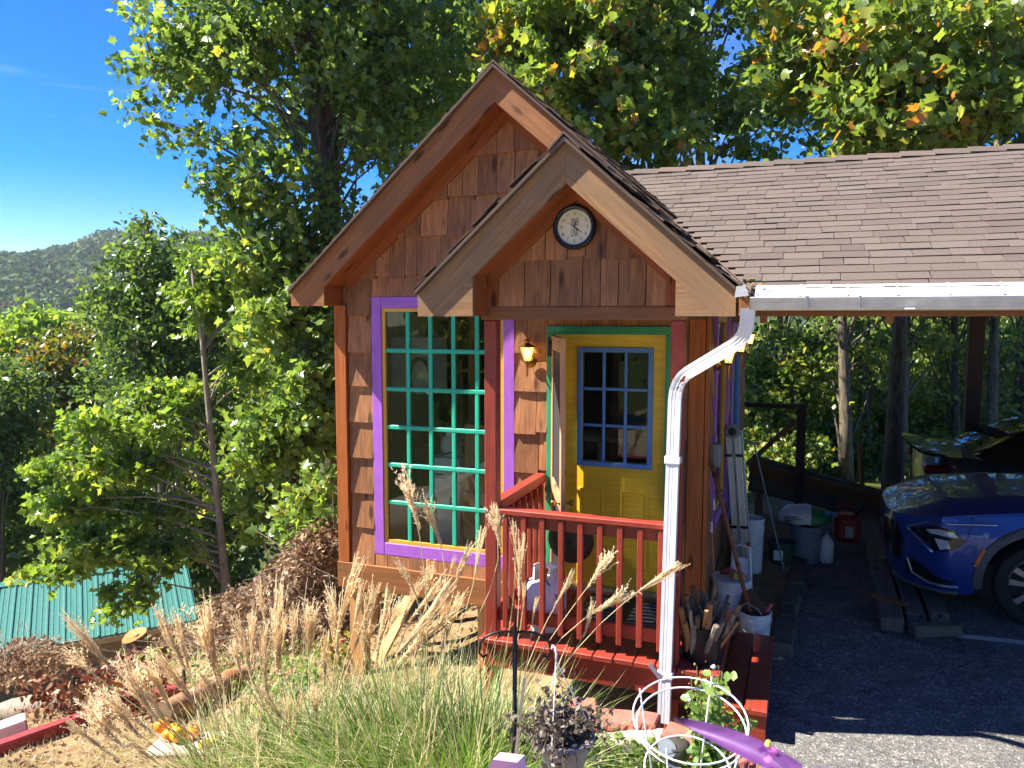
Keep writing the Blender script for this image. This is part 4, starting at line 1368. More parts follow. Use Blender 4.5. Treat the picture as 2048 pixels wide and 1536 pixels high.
# gutter: front face, floor, guard
def gutter():
    g = MB()
    prof = [(4.546, 2.778), (4.546, 2.660), (4.47, 2.652), (4.435, 2.656), (4.420, 2.672), (4.412, 2.692), (4.400, 2.706), (4.396, 2.722), (4.408, 2.726)]
    x0, x1 = -.262, XE
    v = [(x0, y, z) for y, z in prof] + [(x1, y, z) for y, z in prof]
    n = len(prof)
    f = [(i, i + 1, i + n + 1, i + n) for i in range(n - 1)]
    g.add(v, f)
    o = g.build('gutter', M['dirtywhite'], carport)
    e = MB().prism([], 0, 0) if False else MB()
    e.add([(x0 - .003, y, z) for y, z in prof], [tuple(range(n))])
    e.build('end_cap', M['white'], o)
    k = NT('perforated_guard')
    vo = k.new('TexVoronoi', feature='F1'); vo.inputs['Scale'].default_value = 110; vo.inputs['Randomness'].default_value = 0.0
    k.L(k.coord((1, 1, 1), rand=False), vo.inputs['Vector'])
    col = k.ramp(vo.outputs['Distance'], [(.22, (.16, .16, .17)), (.34, (.86, .86, .86))])
    k.fin(col, .35, .5)
    x = x0 + .02
    while x < XE - .1:
        w = min(.235, XE - x)
        p = MB().add([(x + .004, 4.402, 2.730), (x + w - .004, 4.402, 2.730), (x + w - .004, 4.512, 2.792), (x + .004, 4.512, 2.792),
                      (x + .004, 4.402, 2.727), (x + w - .004, 4.402, 2.727), (x + w - .004, 4.512, 2.789), (x + .004, 4.512, 2.789)],
                     [(0, 1, 2, 3), (4, 7, 6, 5), (0, 4, 5, 1), (1, 5, 6, 2), (2, 6, 7, 3), (3, 7, 4, 0)])
        p.build('gutter_guard', k.mat, o)
        MB().add([(x + w - .004, 4.400, 2.733), (x + w + .004, 4.400, 2.733), (x + w + .004, 4.51, 2.795), (x + w - .004, 4.51, 2.795)], [(0, 1, 2, 3)]).build('guard_seam', M['white'], o)
        x += w
    for x in (.52, 1.18, 2.4, 3.6):
        MB().box(x - .025, x + .025, 4.40, 4.45, 2.655, 2.665, .003).build('gutter_hanger', M['dirtywhite'], o)
    MB().box(.28, .285, 4.393, 4.42, 2.66, 2.73).box(.02, .03, 4.392, 4.42, 2.66, 2.73).build('gutter_seam', M['grey'], o)
    return o
gut = gutter()
# flashing at the end of the eave
MB().add([(-.346, 4.53, 2.79), (-.346, 4.42, 2.725), (-.27, 4.415, 2.735), (-.30, 4.535, 2.80)], [(0, 1, 2, 3)]).build('flashing', M['alu'], gut)
# leaves caught on the roof and guard
for p, s_ in (((-.30, 4.60, 2.832), 1), ((-.24, 4.45, 2.80), .7)):
    me = leaves('fallen_leaf', np.zeros((5, 3)) + rng.normal(0, .02, (5, 3)) * [1, 1, .1], np.full(5, .05 * s_), OAKL, np.array([.6, .9, 1, .7, 1]), 3, 0)
    o = obj('fallen_leaf', me, M['autumn'], None, Matrix.Translation(p))
    tag(o, 'orange fallen leaves caught on the %s' % ('lowest roof shingles by the porch' if s_ == 1 else 'white gutter guard by the porch'), 'leaf')
    o['kind'] = 'stuff'

# downspout
def rect_tube(m, path, hw, hd, side=Vector((0, 1, 0)), mi=0, flute=False):
    path = [Vector(p) for p in path]
    v, f = [], []
    prof = [(-1, -1), (-.45, -1), (-.38, -.965), (-.08, -.965), (0, -1), (.08, -.965), (.38, -.965), (.45, -1), (1, -1), (1, 1), (-1, 1)] if flute else [(-1, -1), (1, -1), (1, 1), (-1, 1)]
    n = len(prof)
    for i, p in enumerate(path):
        t = (path[min(i + 1, len(path) - 1)] - path[max(i - 1, 0)]).normalized()
        b = side
        a = b.cross(t).normalized()
        for u_, w_ in prof:
            v.append(p + a * hw * u_ + b * hd * w_)
    for i in range(len(path) - 1):
        for k in range(n):
            f.append((i * n + k, i * n + (k + 1) % n, (i + 1) * n + (k + 1) % n, (i + 1) * n + k))
    f += [tuple(range(n)), tuple((len(path) - 1) * n + k for k in range(n))[::-1]]
    m.add(v, f, mi)
k = NT('downspout_white_metal')
v_ = k.coord((1, 1, .25), rand=False)
n_ = k.noise(v_, 30, 4, .6)
col = k.ramp(n_, [(.3, srgb(206, 206, 208)), (.7, srgb(224, 225, 228))])
n2 = k.noise(k.coord((1, 1, 1), rand=False), 7, 3, .5)
col = k.mix(k.ramp(n2, [(.72, (0, 0, 0)), (.735, (1, 1, 1))]), col, srgb(140, 48, 42))
M['spout'] = k.fin(col, .35, .5)
pA = Vector((-.275, 4.47, 2.665)); pB = atY(1352, 738, 4.805); pC = atY(1340, 900, 4.805); pD = Vector((pB.x - .035, 4.80, .02))
ds = MB()
def arcpts(p, q, r, rr, k=5):
    a = q + (p - q).normalized() * rr; b = q + (r - q).normalized() * rr
    return [a.lerp(q, t).lerp(q.lerp(b, t), t) for t in np.linspace(0, 1, k)]
q1 = Vector((-.285, 4.52, 2.50)); q2 = Vector((pB.x, 4.805, 2.23))
path = [pA] + arcpts(pA, q1, q2, .10) + arcpts(q1, q2, pD, .12) + [pD]
rect_tube(ds, path, .039, .030, flute=True)
dso = ds.build('downspout', M['spout'], carport)
for z in (1.73, .34):
    c = q2.lerp(pD, (q2.z - z) / (q2.z - pD.z))
    st = MB().box(c.x - .047, c.x + .047, c.y - .036, c.y - .028, z - .022, z + .022, .003).box(c.x + .041, c.x + .049, c.y - .03, c.y + .044, z - .022, z + .022, .003).box(c.x - .049, c.x - .041, c.y - .03, c.y + .044, z - .022, z + .022, .003)
    if z < 1:
        st.add([(c.x - .047, c.y - .034, z + .02), (c.x - .047, c.y - .034, z - .02), (c.x - .10, c.y - .06, z + .06), (c.x - .085, c.y - .06, z + .09)], [(0, 1, 2, 3)])
    st.build('strap', M['white'], dso)
cr2 = [q1 + (q2 - q1) * t for t in (.02, .05, .08)] + [q1 + (q2 - q1) * t for t in (.86, .9, .94)]

# ------------------------------------------------------------------ wall lanterns
k = NT('lamp_glass_amber')
em = k.new('Emission'); em.inputs['Color'].default_value = (1.0, .62, .18, 1); em.inputs['Strength'].default_value = .9
trn = k.new('BsdfTransparent'); trn.inputs['Color'].default_value = (1, .86, .55, 1)
mx = k.new('MixShader'); mx.inputs[0].default_value = .5
k.L(trn.outputs[0], mx.inputs[1]); k.L(em.outputs[0], mx.inputs[2]); k.L(mx.outputs[0], k.out.inputs['Surface'])
M['amber'] = k.mat
k = NT('lamp_bulb_lit')
em = k.new('Emission'); em.inputs['Color'].default_value = (1.0, .78, .25, 1); em.inputs['Strength'].default_value = 7.0
k.L(em.outputs[0], k.out.inputs['Surface'])
M['bulb'] = k.mat
def lantern(loc, rotz, label, src=None):
    if src:
        c = copy_tree(src); c.location = loc; c.rotation_euler = (0, 0, rotz); c['label'] = label
        return c
    t = thing('wall_lantern', label, 'lantern', (0, 0, 0), 'brass wall lanterns on the cabin')
    Rm = Matrix.Rotation(R(90), 3, 'X')
    MB().lathe([(.05, 0), (.05, .008), (.042, .016), (.02, .022), (.012, .03), (0, .03)], (0, -.026, -.06), 18, M=Rm).build('backplate', M['brass'], t, smooth=True, auto=35)
    MB().tube([(0, -.04, -.06), (0, -.07, -.075), (0, -.10, -.07), (0, -.115, -.05)], .008, 8).build('arm', M['brass'], t, smooth=True)
    y = -.115
    n = 6
    MB().lathe([(.028, -.045), (.06, .065)], (0, y, 0), n).build('glass', M['amber'], t)
    cage = MB()
    for i in range(n):
        w = 2 * math.pi * i / n
        cage.tube([(.029 * math.cos(w), y + .029 * math.sin(w), -.045), (.0615 * math.cos(w), y + .0615 * math.sin(w), .066)], .003, 5)
    cage.lathe([(.0, -.062), (.02, -.060), (.031, -.050), (.031, -.043), (.0, -.043)], (0, y, 0), 12)
    cage.build('cage', M['brass'], t)
    cap = MB().lathe([(.066, .064), (.070, .068), (.060, .076), (.030, .092), (.018, .10), (.018, .106), (.034, .112), (.036, .118), (.02, .124), (.008, .132), (.010, .140), (.0, .148)], (0, y, 0), 18)
    cap.build('cap', M['brass'], t, smooth=True, auto=35)
    MB().lathe([(.0, -.175), (.006, -.172), (.010, -.163), (.005, -.155), (.007, -.15), (.012, -.07), (.012, -.062), (0, -.061)], (0, y, 0), 12).build('tail', M['brass'], t, smooth=True)
    MB().lathe([(.0, -.03), (.012, -.02), (.012, .0), (.022, .02), (.020, .036), (.008, .05), (0, .052)], (0, y, 0), 12).build('bulb', M['bulb'], t, smooth=True)
    t.location = loc; t.rotation_euler = (0, 0, rotz)
    return t
L1 = lantern((-2.06, 5.975, 2.31), 0, 'lit brass wall lantern on shingles between purple window and yellow door')
lantern((WX1 + .02, 6.30, 2.30), R(90), 'lit wall lantern on the carport wall, first one round the corner from the door', L1)
lantern((WX1 + .02, 7.66, 2.33), R(90), 'lit wall lantern on the carport wall between window and blue door', L1)
lantern((WX1 + .02, 9.05, 2.36), R(90), 'lit wall lantern on the carport wall past the blue door', L1)

# ------------------------------------------------------------------ clock on the porch gable
def text_mesh(name, s, size, sx=1.0, font_off=0.0):
    c = bpy.data.curves.new(name, 'FONT')
    c.body = s; c.size = size; c.align_x = 'CENTER'; c.align_y = 'CENTER'; c.extrude = .0006; c.offset = font_off
    o = bpy.data.objects.new(name, c)
    COL.objects.link(o)
    bpy.context.view_layer.update()
    me = bpy.data.meshes.new_from_object(o.evaluated_get(bpy.context.evaluated_depsgraph_get()))
    bpy.data.objects.remove(o)
    me.name = name
    for v in me.vertices: v.co.x *= sx
    return me
clock = thing('wall_clock', 'round black rimmed wall clock with cream dial on the porch gable', 'clock', (-1.374, 4.815, 3.19))
CL = Matrix.Translation((-1.374, 4.815, 3.19)) @ Matrix.Rotation(R(90), 4, 'X')
def ck(name, m, mat, smooth=False):
    m.v = [tuple(CL @ Vector(p)) for p in m.v]
    return m.build(name, mat, clock, smooth=smooth, auto=40 if smooth else None)
ck('rim', MB().lathe([(.100, -.012), (.143, -.012), (.1435, .004), (.138, .018), (.128, .026), (.117, .022), (.111, .010), (.111, .002)], n=48, cap=False), plain('clock_black', srgb(20, 26, 34), .3), True)
ck('dial', MB().lathe([(.0, .002), (.112, .002)], n=48, cap=False), plain('clock_cream', srgb(218, 212, 188), .5, var=.03))
numk = plain('clock_number', srgb(112, 108, 88), .6)
for h in range(1, 13):
    a = R(90 - 30 * h)
    me = text_mesh('numeral', str(h), .030)
    obj('numeral', me, numk, clock, CL @ Matrix.Translation((.086 * math.cos(a), .086 * math.sin(a), .003)))
wk = plain('clock_lettering', srgb(96, 96, 92), .6)
obj('lettering', text_mesh('lettering', 'RIVER', .066, .30), wk, clock, CL @ Matrix.Translation((.004, .030, .003)))
obj('lettering', text_mesh('lettering', 'LINK', .074, .33), wk, clock, CL @ Matrix.Translation((.002, -.036, .003)))
def hand(name, ang, l0, l1, w):
    a = R(90 - ang)
    d = Vector((math.cos(a), math.sin(a), 0)); n = Vector((-d.y, d.x, 0))
    m = MB().add([d * -l0, d * (l1 * .35) + n * w, d * l1, d * (l1 * .35) - n * w], [(0, 1, 2, 3)])
    m.v = [tuple(Vector(p) + Vector((0, 0, .006))) for p in m.v]
    ck(name, m, M['black'])
hand('minute_hand', 126, .066, .072, .004); hand('hour_hand', 14, .012, .040, .005)
ck('hub', MB().lathe([(.005, .003), (.005, .009), (0, .0095)], n=12), M['black'])

# ------------------------------------------------------------------ things on the porch
def disc_thing():
    c = atY(1141, 1080, 5.06)
    t = thing('round_grill_lid', 'round black lid hanging beside the yellow door behind the railing', 'lid', c)
    Mr = Matrix.Rotation(R(90), 3, 'X')
    MB().lathe([(.0, .045), (.06, .042), (.12, .026), (.158, .004), (.165, -.004), (.165, -.012), (.155, -.012), (.0, .02)], c, 36, M=Mr).build('lid', M['black'], t, smooth=True, auto=50)
    b = MB()
    for a in (-90, 30, 150):
        b.lathe([(.007, 0), (.007, .006), (0, .008)], c + Vector((.135 * math.cos(R(a)), -.018, .135 * math.sin(R(a)))), 8, M=Mr)
    b.lathe([(.022, .04), (.022, .052), (0, .056)], c, 12, M=Mr)
    b.build('bolt', M['chrome'] if False else M['blackmetal'], t)
    MB().tube([c + Vector((0, 0, .16)), c + Vector((-.01, .04, .20)), Vector((-1.555, 5.20, 1.29))], .004, 6).build('hook_wire', M['blackmetal'], t)
disc_thing()

def propane():
    c = Vector((-1.66, 5.12, .388))
    t = thing('propane_tank', 'white propane tank standing on the porch boards behind the railing', 'tank', c)
    b = MB()
    b.lathe([(.0, .03), (.09, .035), (.135, .06), (.152, .11), (.154, .24), (.148, .30), (.12, .345), (.07, .37), (.03, .375), (0, .375)], c, 28)
    b.build('body', M['white'], t, smooth=True, auto=60)
    MB().lathe([(.105, 0), (.105, .045), (.100, .045), (.100, 0)], c, 24).build('foot_ring', M['white'], t, smooth=True, auto=40)
    col_ = MB()
    n = 24
    vs, fs = [], []
    for i in range(n + 1):
        w = R(-50 + 280 * i / n)
        for r_ in (.095, .090):
            vs += [c + Vector((r_ * math.cos(w), r_ * math.sin(w), .345)), c + Vector((r_ * .93 * math.cos(w), r_ * .93 * math.sin(w), .455))]
    for i in range(n):
        a = 4 * i
        fs += [(a, a + 4, a + 5, a + 1), (a + 2, a + 3, a + 7, a + 6), (a + 1, a + 5, a + 7, a + 3)]
    col_.add(vs, fs).build('collar', M['white'], t, smooth=True, auto=40)
    v = MB()
    v.lathe([(.016, .37), (.016, .41), (.024, .415), (.024, .43), (0, .432)], c, 12)
    v.lathe([(.028, 0), (.03, .012), (.02, .02), (0, .02)], c + Vector((0, -.045, .40)), 10, M=Matrix.Rotation(R(90), 3, 'X'))
    v.build('valve', M['brass'], t)
    MB().tube([c + Vector((0, -.05, .41)), c + Vector((.05, -.09, .36)), c + Vector((.14, -.10, .25)), c + Vector((.21, -.05, .06)), c + Vector((.22, .1, .01))], .008, 8).build('hose', M['grey'], t, smooth=True)
propane()
mt = thing('door_mat', 'black and grey ribbed mat on the porch before the yellow door', 'mat', (-1.20, 5.5, .39))
MB().box(-1.52, -.86, 5.22, 5.88, .389, .398, .003).build('mat_base', M['black'], mt)
mg = plain('mat_grey_rib', srgb(120, 116, 112), .9, 0, .1, .2)
for i in range(9):
    for x0, x1 in ((-1.49, -1.20), (-1.13, -.88)):
        y = 5.26 + i * .066
        m = MB()
        xs = np.linspace(x0, x1, 12)
        pts = [(x, y + .006 * math.sin(x * 60 + i)) for x in xs]
        vs = []
        for x, yy in pts: vs += [(x, yy - .016, .4), (x, yy + .016, .4), (x, yy, .407)]
        m.add(vs, [q for j in range(11) for q in ((3 * j, 3 * j + 3, 3 * j + 5, 3 * j + 2), (3 * j + 1, 3 * j + 2, 3 * j + 5, 3 * j + 4))])
        m.build('rib', mg, mt)
rs = MB().tube([(-1.52, 5.05, 1.02), (-1.80, 5.30, 1.25)], .007, 6)
rs = MB().tube([Vector((-1.45, 5.0, .99)), Vector((-1.735, 5.02, 1.33))], .006, 6)
st_ = thing('marker_stick', 'thin bright red stick leaning behind the porch balusters', 'stick', (-1.40, 5.1, .388))
MB().tube([(-1.40, 5.10, .388), (-1.56, 5.14, .92), (-1.70, 5.16, 1.25)], .006, 6).build('rod', paint('signal_red', srgb(190, 20, 24), .3), st_)
MB().lathe([(.0, -.004), (.010, 0), (.010, .03), (.0, .034)], (-1.40, 5.10, .392), 8).build('tip', M['rubber'], st_)

# bucket of split kindling on the deck corner
def kindling():
    c = Vector((-.545, 5.02, .388))
    t = thing('kindling_bucket', 'black bucket crammed with sticks of firewood at the porch corner', 'bucket', c)
    MB().lathe([(.0, .004), (.118, .004), (.118, 0), (.124, .006), (.140, .22), (.148, .222), (.148, .24), (.139, .24), (.134, .225), (.116, .015), (0, .015)], c, 30).build('bucket', M['black'], t, smooth=True, auto=35)
    MB().tube([c + Vector((.14 * math.cos(w), -.04 + .14 * math.sin(w) * .5 - .09, .23 - .10 * math.sin(w))) for w in np.linspace(0, math.pi, 10)], .003, 5).build('handle', M['blackmetal'], t)
    bk = [wood('split_firewood', srgb(118, 82, 52), srgb(168, 126, 84), None, .3, lo=.7, hi=1.2), M['bark'], M['barkpale']]
    for i in range(42):
        a = random.uniform(0, 6.28); r_ = .115 * math.sqrt(random.random())
        b0 = c + Vector((r_ * math.cos(a), r_ * math.sin(a), random.uniform(.05, .12)))
        ln = random.uniform(.22, .36)
        d = Vector((math.cos(a) * .35 + random.uniform(-.3, .3), math.sin(a) * .30 + random.uniform(-.25, .2), 1)).normalized()
        w = random.uniform(.008, .026)
        m = MB()
        n = random.choice((4, 5, 6, 7))
        p1 = b0 + d * ln * .5 + Vector((random.uniform(-.01, .01), random.uniform(-.01, .01), 0))
        m.tube([b0, p1, b0 + d * ln], [w * random.uniform(.8, 1.1), w, w * random.uniform(.7, 1.1)], n)
        m.build('stick', random.choice(bk), t, loc=b0)
    for i in range(16):
        a = random.uniform(0, 6.28)
        b0 = c + Vector((.09 * math.cos(a), .09 * math.sin(a), .2))
        d = Vector((random.uniform(-.7, .7), random.uniform(-.5, .3), 1)).normalized()
        p = [b0, b0 + d * .12 + Vector((random.uniform(-.02, .02), 0, 0)), b0 + d * .22 + Vector((random.uniform(-.04, .04), random.uniform(-.04, .04), 0))]
        MB().tube(p, [.005, .0035, .002], 5).build('twig', random.choice(bk[1:]), t)
kindling()
# ------------------------------------------------------------------ stored things seen through the window
def crate(name, label, cat, x0, x1, y0, y1, z0, z1, mat, flap=None):
    t = thing(name, label, cat, ((x0 + x1) / 2, (y0 + y1) / 2, z0))
    MB().box(x0, x1, y0, y1, z0, z1, .006).build('body', mat, t)
    if flap: MB().box(x0 - .002, x1 + .002, (y0 + y1) / 2 - .03, (y0 + y1) / 2 + .03, z0 + .01, z1 + .002).build('tape', flap, t)
    return t
crate('white_cabinet', 'white wall cabinet inside behind the upper window panes', 'cabinet', -3.795, -3.36, 6.72, 7.1, 1.86, 2.42, M['whiteplastic'])
t = crate('carton', 'white printed carton on the floor inside the window', 'carton', -3.19, -2.89, 6.35, 6.65, .40, 1.32, M['whiteplastic'])
tk = plain('carton_print', srgb(70, 72, 80), .7)
for zz, w in ((1.16, .10), (1.13, .14)): MB().box(-3.15, -3.15 + w, 6.3475, 6.3495, zz, zz + .012).build('print', tk, t)
MB().box(-2.99, -2.93, 6.3475, 6.3495, .85, .96).box(-3.16, -3.12, 6.3475, 6.3495, .72, .95).build('print', tk, t)
crate('cardboard_box', 'brown cardboard box stacked inside at the window side', 'box', -2.86, -2.44, 6.4, 6.8, 1.02, 1.64, M['card'], plain('box_tape', srgb(190, 160, 120), .4))
crate('cardboard_box', 'darker cardboard box under the brown one inside the window', 'box', -2.87, -2.40, 6.38, 6.82, .40, 1.015, M['card'])
sp = thing('sprayer_jug', 'white garden sprayer jug on the printed carton inside the window', 'sprayer', (-3.04, 6.5, 1.322))
MB().lathe([(.09, 0), (.10, .02), (.10, .12), (.08, .17), (.05, .19), (.045, .23), (.06, .25), (.05, .27), (0, .27)], (-3.04, 6.5, 1.322), 20).build('tank', M['whiteplastic'], sp, smooth=True, auto=45)
MB().tube([(-2.98, 6.44, 1.54), (-2.92, 6.38, 1.48), (-2.96, 6.37, 1.38), (-3.06, 6.37, 1.35), (-3.12, 6.38, 1.40)], .008, 7).build('hose', M['black'], sp, smooth=True)
hc = thing('hose_coil', 'black coiled cable hanging in front of the white cabinet inside', 'cable', (-3.46, 6.7, 2.02))
for i in range(3):
    MB().tube([(-3.46 + (.10 + .012 * i) * math.cos(w), 6.69 - .012 * i, 2.02 + (.18 + .012 * i) * math.sin(w)) for w in np.linspace(0, 6.283, 28)], .007, 6, cap=False).build('loop', M['black'], hc, smooth=True)
MB().tube([(-3.46, 6.72, 2.21), (-3.46, 6.66, 2.21)], .01, 6).build('peg', M['blackmetal'], hc)
sh_ = thing('storage_shelf', 'pale wood shelf unit with two uprights inside the upper window', 'shelf', (-3.2, 7.6, .4))
for x in (-3.48, -3.28): bx('upright', x - .03, x + .03, 7.52, 7.58, .40, 2.78, M['lumber'], sh_)
for z in (1.30, 2.02): bx('shelf_board', -3.5, -2.6, 7.6, 7.95, z, z + .03, M['lumber'], sh_)
sb = thing('bench', 'wooden work bench inside against the rear of the room', 'bench', (-2.3, 9.0, .4))
bx('top', -3.2, -1.2, 8.7, 9.4, 1.16, 1.21, M['lumber'], sb)
for x in (-3.12, -1.28): bx('leg', x - .04, x + .04, 8.75, 8.83, .40, 1.158, M['lumber'], sb)
bx('leg', -2.2, -2.12, 8.75, 8.83, .40, 1.158, M['lumber'], sb)
tag(MB().box(-3.4, -3.15, 6.7, 7.0, .40, 1.1, .01).build('tool_case', M['black']), 'dark upright tool case inside the window corner', 'case')
br = thing('handsaw', 'grey curved blade saw hanging inside the middle of the window', 'saw', (-3.05, 6.9, 1.42))
MB().tube([(-3.25, 6.9, 1.40), (-3.05, 6.9, 1.36), (-2.85, 6.9, 1.30), (-2.72, 6.9, 1.27)], [.02, .03, .028, .015], 6).build('blade', M['alu'], br)
MB().tube([(-3.27, 6.9, 1.40), (-3.35, 6.9, 1.46), (-3.33, 6.9, 1.36), (-3.26, 6.9, 1.37)], .014, 6).build('handle', M['card'], br)
pk = thing('white_plank', 'white painted plank leaning across the boxes inside', 'plank', (-3.2, 6.25, .42))
board('plank', (-3.22, 6.27, .95), (-2.40, 6.30, 1.42), .05, .02, M['white'], pk, (0, 0, 1))

# ------------------------------------------------------------------ along the cabin wall under the carport
ed = thing('stone_edging', 'low row of grey edging stones along the carport wall', 'edging', (-.05, 7.8, 0))
y = 6.12; i = 0
ked = plain('dirty_stone', srgb(96, 90, 80), .9, 0, .15, .18)
while y < 9.6:
    L = random.uniform(.26, .40)
    bx('edging_stone', -.14 + .06 * (y - 6.1) + random.uniform(-.015, .015), .02 + .06 * (y - 6.1) + random.uniform(-.02, .02), y, y + L - .015, -.03, random.uniform(.06, .10), ked, ed, .012)
    y += L
fl = MB().add([(-.66, 6.05, .06), (-.14, 6.05, .06), (.07, 9.6, .06), (.07, 10.1, .06), (-.66, 10.1, .06)], [(0, 1, 2, 3, 4)])
tag(fl.build('gravel_strip', M['ground']), kind='structure')

def bucket(loc, label, r=.145, h=.36, mat=None, name='bucket', lid=False, grp=None):
    c = Vector(loc)
    t = thing(name, label, 'bucket', c, grp)
    MB().lathe([(.0, .004), (r * .86, .004), (r * .87, 0), (r * .9, .01), (r * .97, h * .78), (r * 1.03, h * .79), (r * 1.03, h * .84), (r * .985, h * .85), (r, h * .95), (r * 1.04, h * .955), (r * 1.04, h), (r * .97, h), (r * .95, h * .9), (r * .84, .015), (0, .015)], c, 28).build('body', mat or M['whiteplastic'], t, smooth=True, auto=30)
    MB().tube([c + Vector((r * 1.04 * math.cos(w), -r * .6 * abs(math.sin(w)) - r * .75 * math.sin(w), h * .84 - h * .34 * math.sin(w))) for w in np.linspace(0, math.pi, 12)], .0028, 5).build('handle', M['alu'], t)
    if lid:
        MB().lathe([(r * 1.06, h - .02), (r * 1.06, h + .008), (r * .98, h + .012), (r * .95, h + .004), (0, h + .004)], c, 28).build('lid', M['whiteplastic'], t, smooth=True, auto=30)
    return t
bucket((-.47, 6.36, .062), 'white plastic bucket with lid beside the cabin corner', .155, .43, lid=True)
pan = thing('bucket_clutter', 'wood offcut and work glove lying on the white bucket lid', 'offcut', (-.46, 6.36, .50))
MB().box(-.05, .05, -.04, .04, 0, .05, .004, M=Matrix.Translation((-.42, 6.33, .505)) @ Matrix.Rotation(.5, 4, 'Z') @ Matrix.Rotation(.12, 4, 'Y')).build('offcut', M['lumber'], pan)
MB().tube([(-.56, 6.38, .53), (-.50, 6.40, .54), (-.44, 6.42, .535)], [.02, .032, .015], 7).build('glove', plain('glove_red', srgb(150, 60, 52), .8), pan, smooth=True)
bucket((-.40, 7.95, .062), 'narrow white bucket behind the folded ladder', .12, .55)
pl_ = bucket((-.27, 6.165, .062), 'small white pail holding a dustpan and a red brush beside the step', .125, .26, name='pail')
dp = thing('dustpan', 'brown metal dustpan standing in the small white pail', 'dustpan', (-.30, 6.16, .16))
polyboard('pan', [(-.43, .22), (-.20, .20), (-.17, .33), (-.30, .50), (-.37, .46)], 6.15, 6.158, 0, plain('rusty_brown_metal', srgb(84, 60, 52), .6, .2), dp)
MB().tube([(-.42, 6.14, .30), (-.33, 6.10, .40), (-.24, 6.09, .36), (-.19, 6.10, .27)], .004, 6).build('wire', M['alu'], dp, smooth=True)
bs = thing('hand_brush', 'short red handled brush sticking out of the small white pail', 'brush', (-.22, 6.17, .25))
MB().tube([(-.24, 6.17, .20), (-.20, 6.16, .31), (-.14, 6.15, .40)], [.012, .014, .017], 8).build('handle', paint('faded_red_handle', srgb(190, 66, 66), .5), bs, smooth=True)
MB().box(-.262, -.222, 6.15, 6.19, .10, .20, .004).build('bristles', M['black'], bs)
bm = thing('broom', 'long brown wooden pole leaning against the cabin corner', 'pole', (-.26, 6.14, .22))
MB().tube([(-.245, 6.145, .10), (-.43, 6.10, .79), (-.615, 6.055, 1.49)], .0165, 9).build('handle', wood('pole_wood', srgb(110, 66, 40), srgb(150, 96, 60), None), bm, smooth=True)
MB().box(-.285, -.225, 6.125, 6.165, .085, .16, .005).build('head', M['card'], bm)
for i, (x0, x1, z1, lab) in enumerate(((-.60, -.545, 1.02, 'thin white tipped cane standing by the corner post'), (-.585, -.57, 1.20, 'thin dark cane standing behind the white tipped cane'))):
    s_ = thing('cane', lab, 'cane', (x0, 6.10, .062))
    MB().tube([(x1, 6.10, .062), (x0 - .005, 6.07, z1)], .006, 6).build('rod', M['lumber'] if i == 0 else M['beam'], s_)
    MB().tube([(x0 - .004, 6.0705, z1 - .08), (x0 - .005, 6.07, z1 + .004)], .008, 6).build('tip', M['white'], s_)
ob = thing('outlet_box', 'grey electrical outlet box on the cabin side wall', 'outlet', (-.60, 6.16, 1.52))
MB().box(-.622, -.555, 6.10, 6.19, 1.45, 1.63, .008).build('housing', M['grey'], ob)
MB().box(-.605, -.57, 6.094, 6.10, 1.48, 1.60, .003).build('cover', M['grey'], ob)

def ladder():
    b = Vector((-.46, 7.3, .062)); tp_ = Vector((-.60, 7.42, 1.50))
    t = thing('folding_ladder', 'folded aluminium ladder with black hinge leaning on the carport wall', 'ladder', b)
    d = (tp_ - b).normalized()
    off = Vector((.072, 0, .015))
    for j in range(2):
        for q, oo in enumerate((Vector((0, 0, 0)), off)):
            p0 = b + oo + Vector((0, .32 * j, 0)); p1 = tp_ + oo + Vector((0, .32 * j, 0))
            board('rail', p0, p1, .058, .026, M['alu'], t, (1, 0, 0), .004)
            board('rail_lip', p0 + Vector((-.024, -.016, 0)), p1 + Vector((-.024, -.016, 0)), .006, .014, M['alu'], t, (1, 0, 0), .001)
            board('rail_lip', p0 + Vector((.024, -.016, 0)), p1 + Vector((.024, -.016, 0)), .006, .014, M['alu'], t, (1, 0, 0), .001)
    for k in range(5):
        p = b.lerp(tp_, .1 + .2 * k)
        for oo in (Vector((0, 0, 0)), off):
            MB().tube([p + oo + Vector((0, .014, 0)), p + oo + Vector((0, .306, 0))], .015, 8).build('rung', M['alu'], t)
    h = tp_ + off * .5 + Vector((0, -.02, .045))
    Rm = Matrix.Rotation(R(90), 3, 'X')
    MB().lathe([(.068, -.02), (.068, .016), (.055, .022), (0, .022)], h, 24, M=Rm).build('hinge', M['grey'], t, smooth=True, auto=35)
    MB().lathe([(.036, .022), (.036, .034), (.022, .04), (0, .04)], h, 18, M=Rm).build('hinge_knob', M['black'], t, smooth=True, auto=35)
    for z_ in (.12, .58):
        p = tp_.lerp(b, z_)
        MB().box(p.x - .05, p.x + .02, p.y - .035, p.y - .018, p.z - .015, p.z + .012, .004).box(p.x + .05, p.x + .12, p.y - .035, p.y - .018, p.z - .01, p.z + .015, .004).build('latch', M['black'], t)
    for oo in (Vector((0, 0, 0)), off):
        MB().box(b.x + oo.x - .032, b.x + oo.x + .032, b.y - .02, b.y + .02, .062, .10, .006).build('foot', M['rubber'], t)
ladder()
sw = thing('shop_vacuum_frame', 'white steel frame handle with red cap beside the ladder foot', 'frame', (-.42, 6.9, .062))
MB().tube([(-.52, 6.92, .062), (-.50, 6.92, .60), (-.44, 6.92, .62), (-.36, 6.92, .60), (-.33, 6.92, .062)], .012, 8).build('frame', M['white'], sw, smooth=True)
MB().box(-.50, -.34, 6.925, 6.94, .08, .5, .004).build('plate', M['white'], sw)
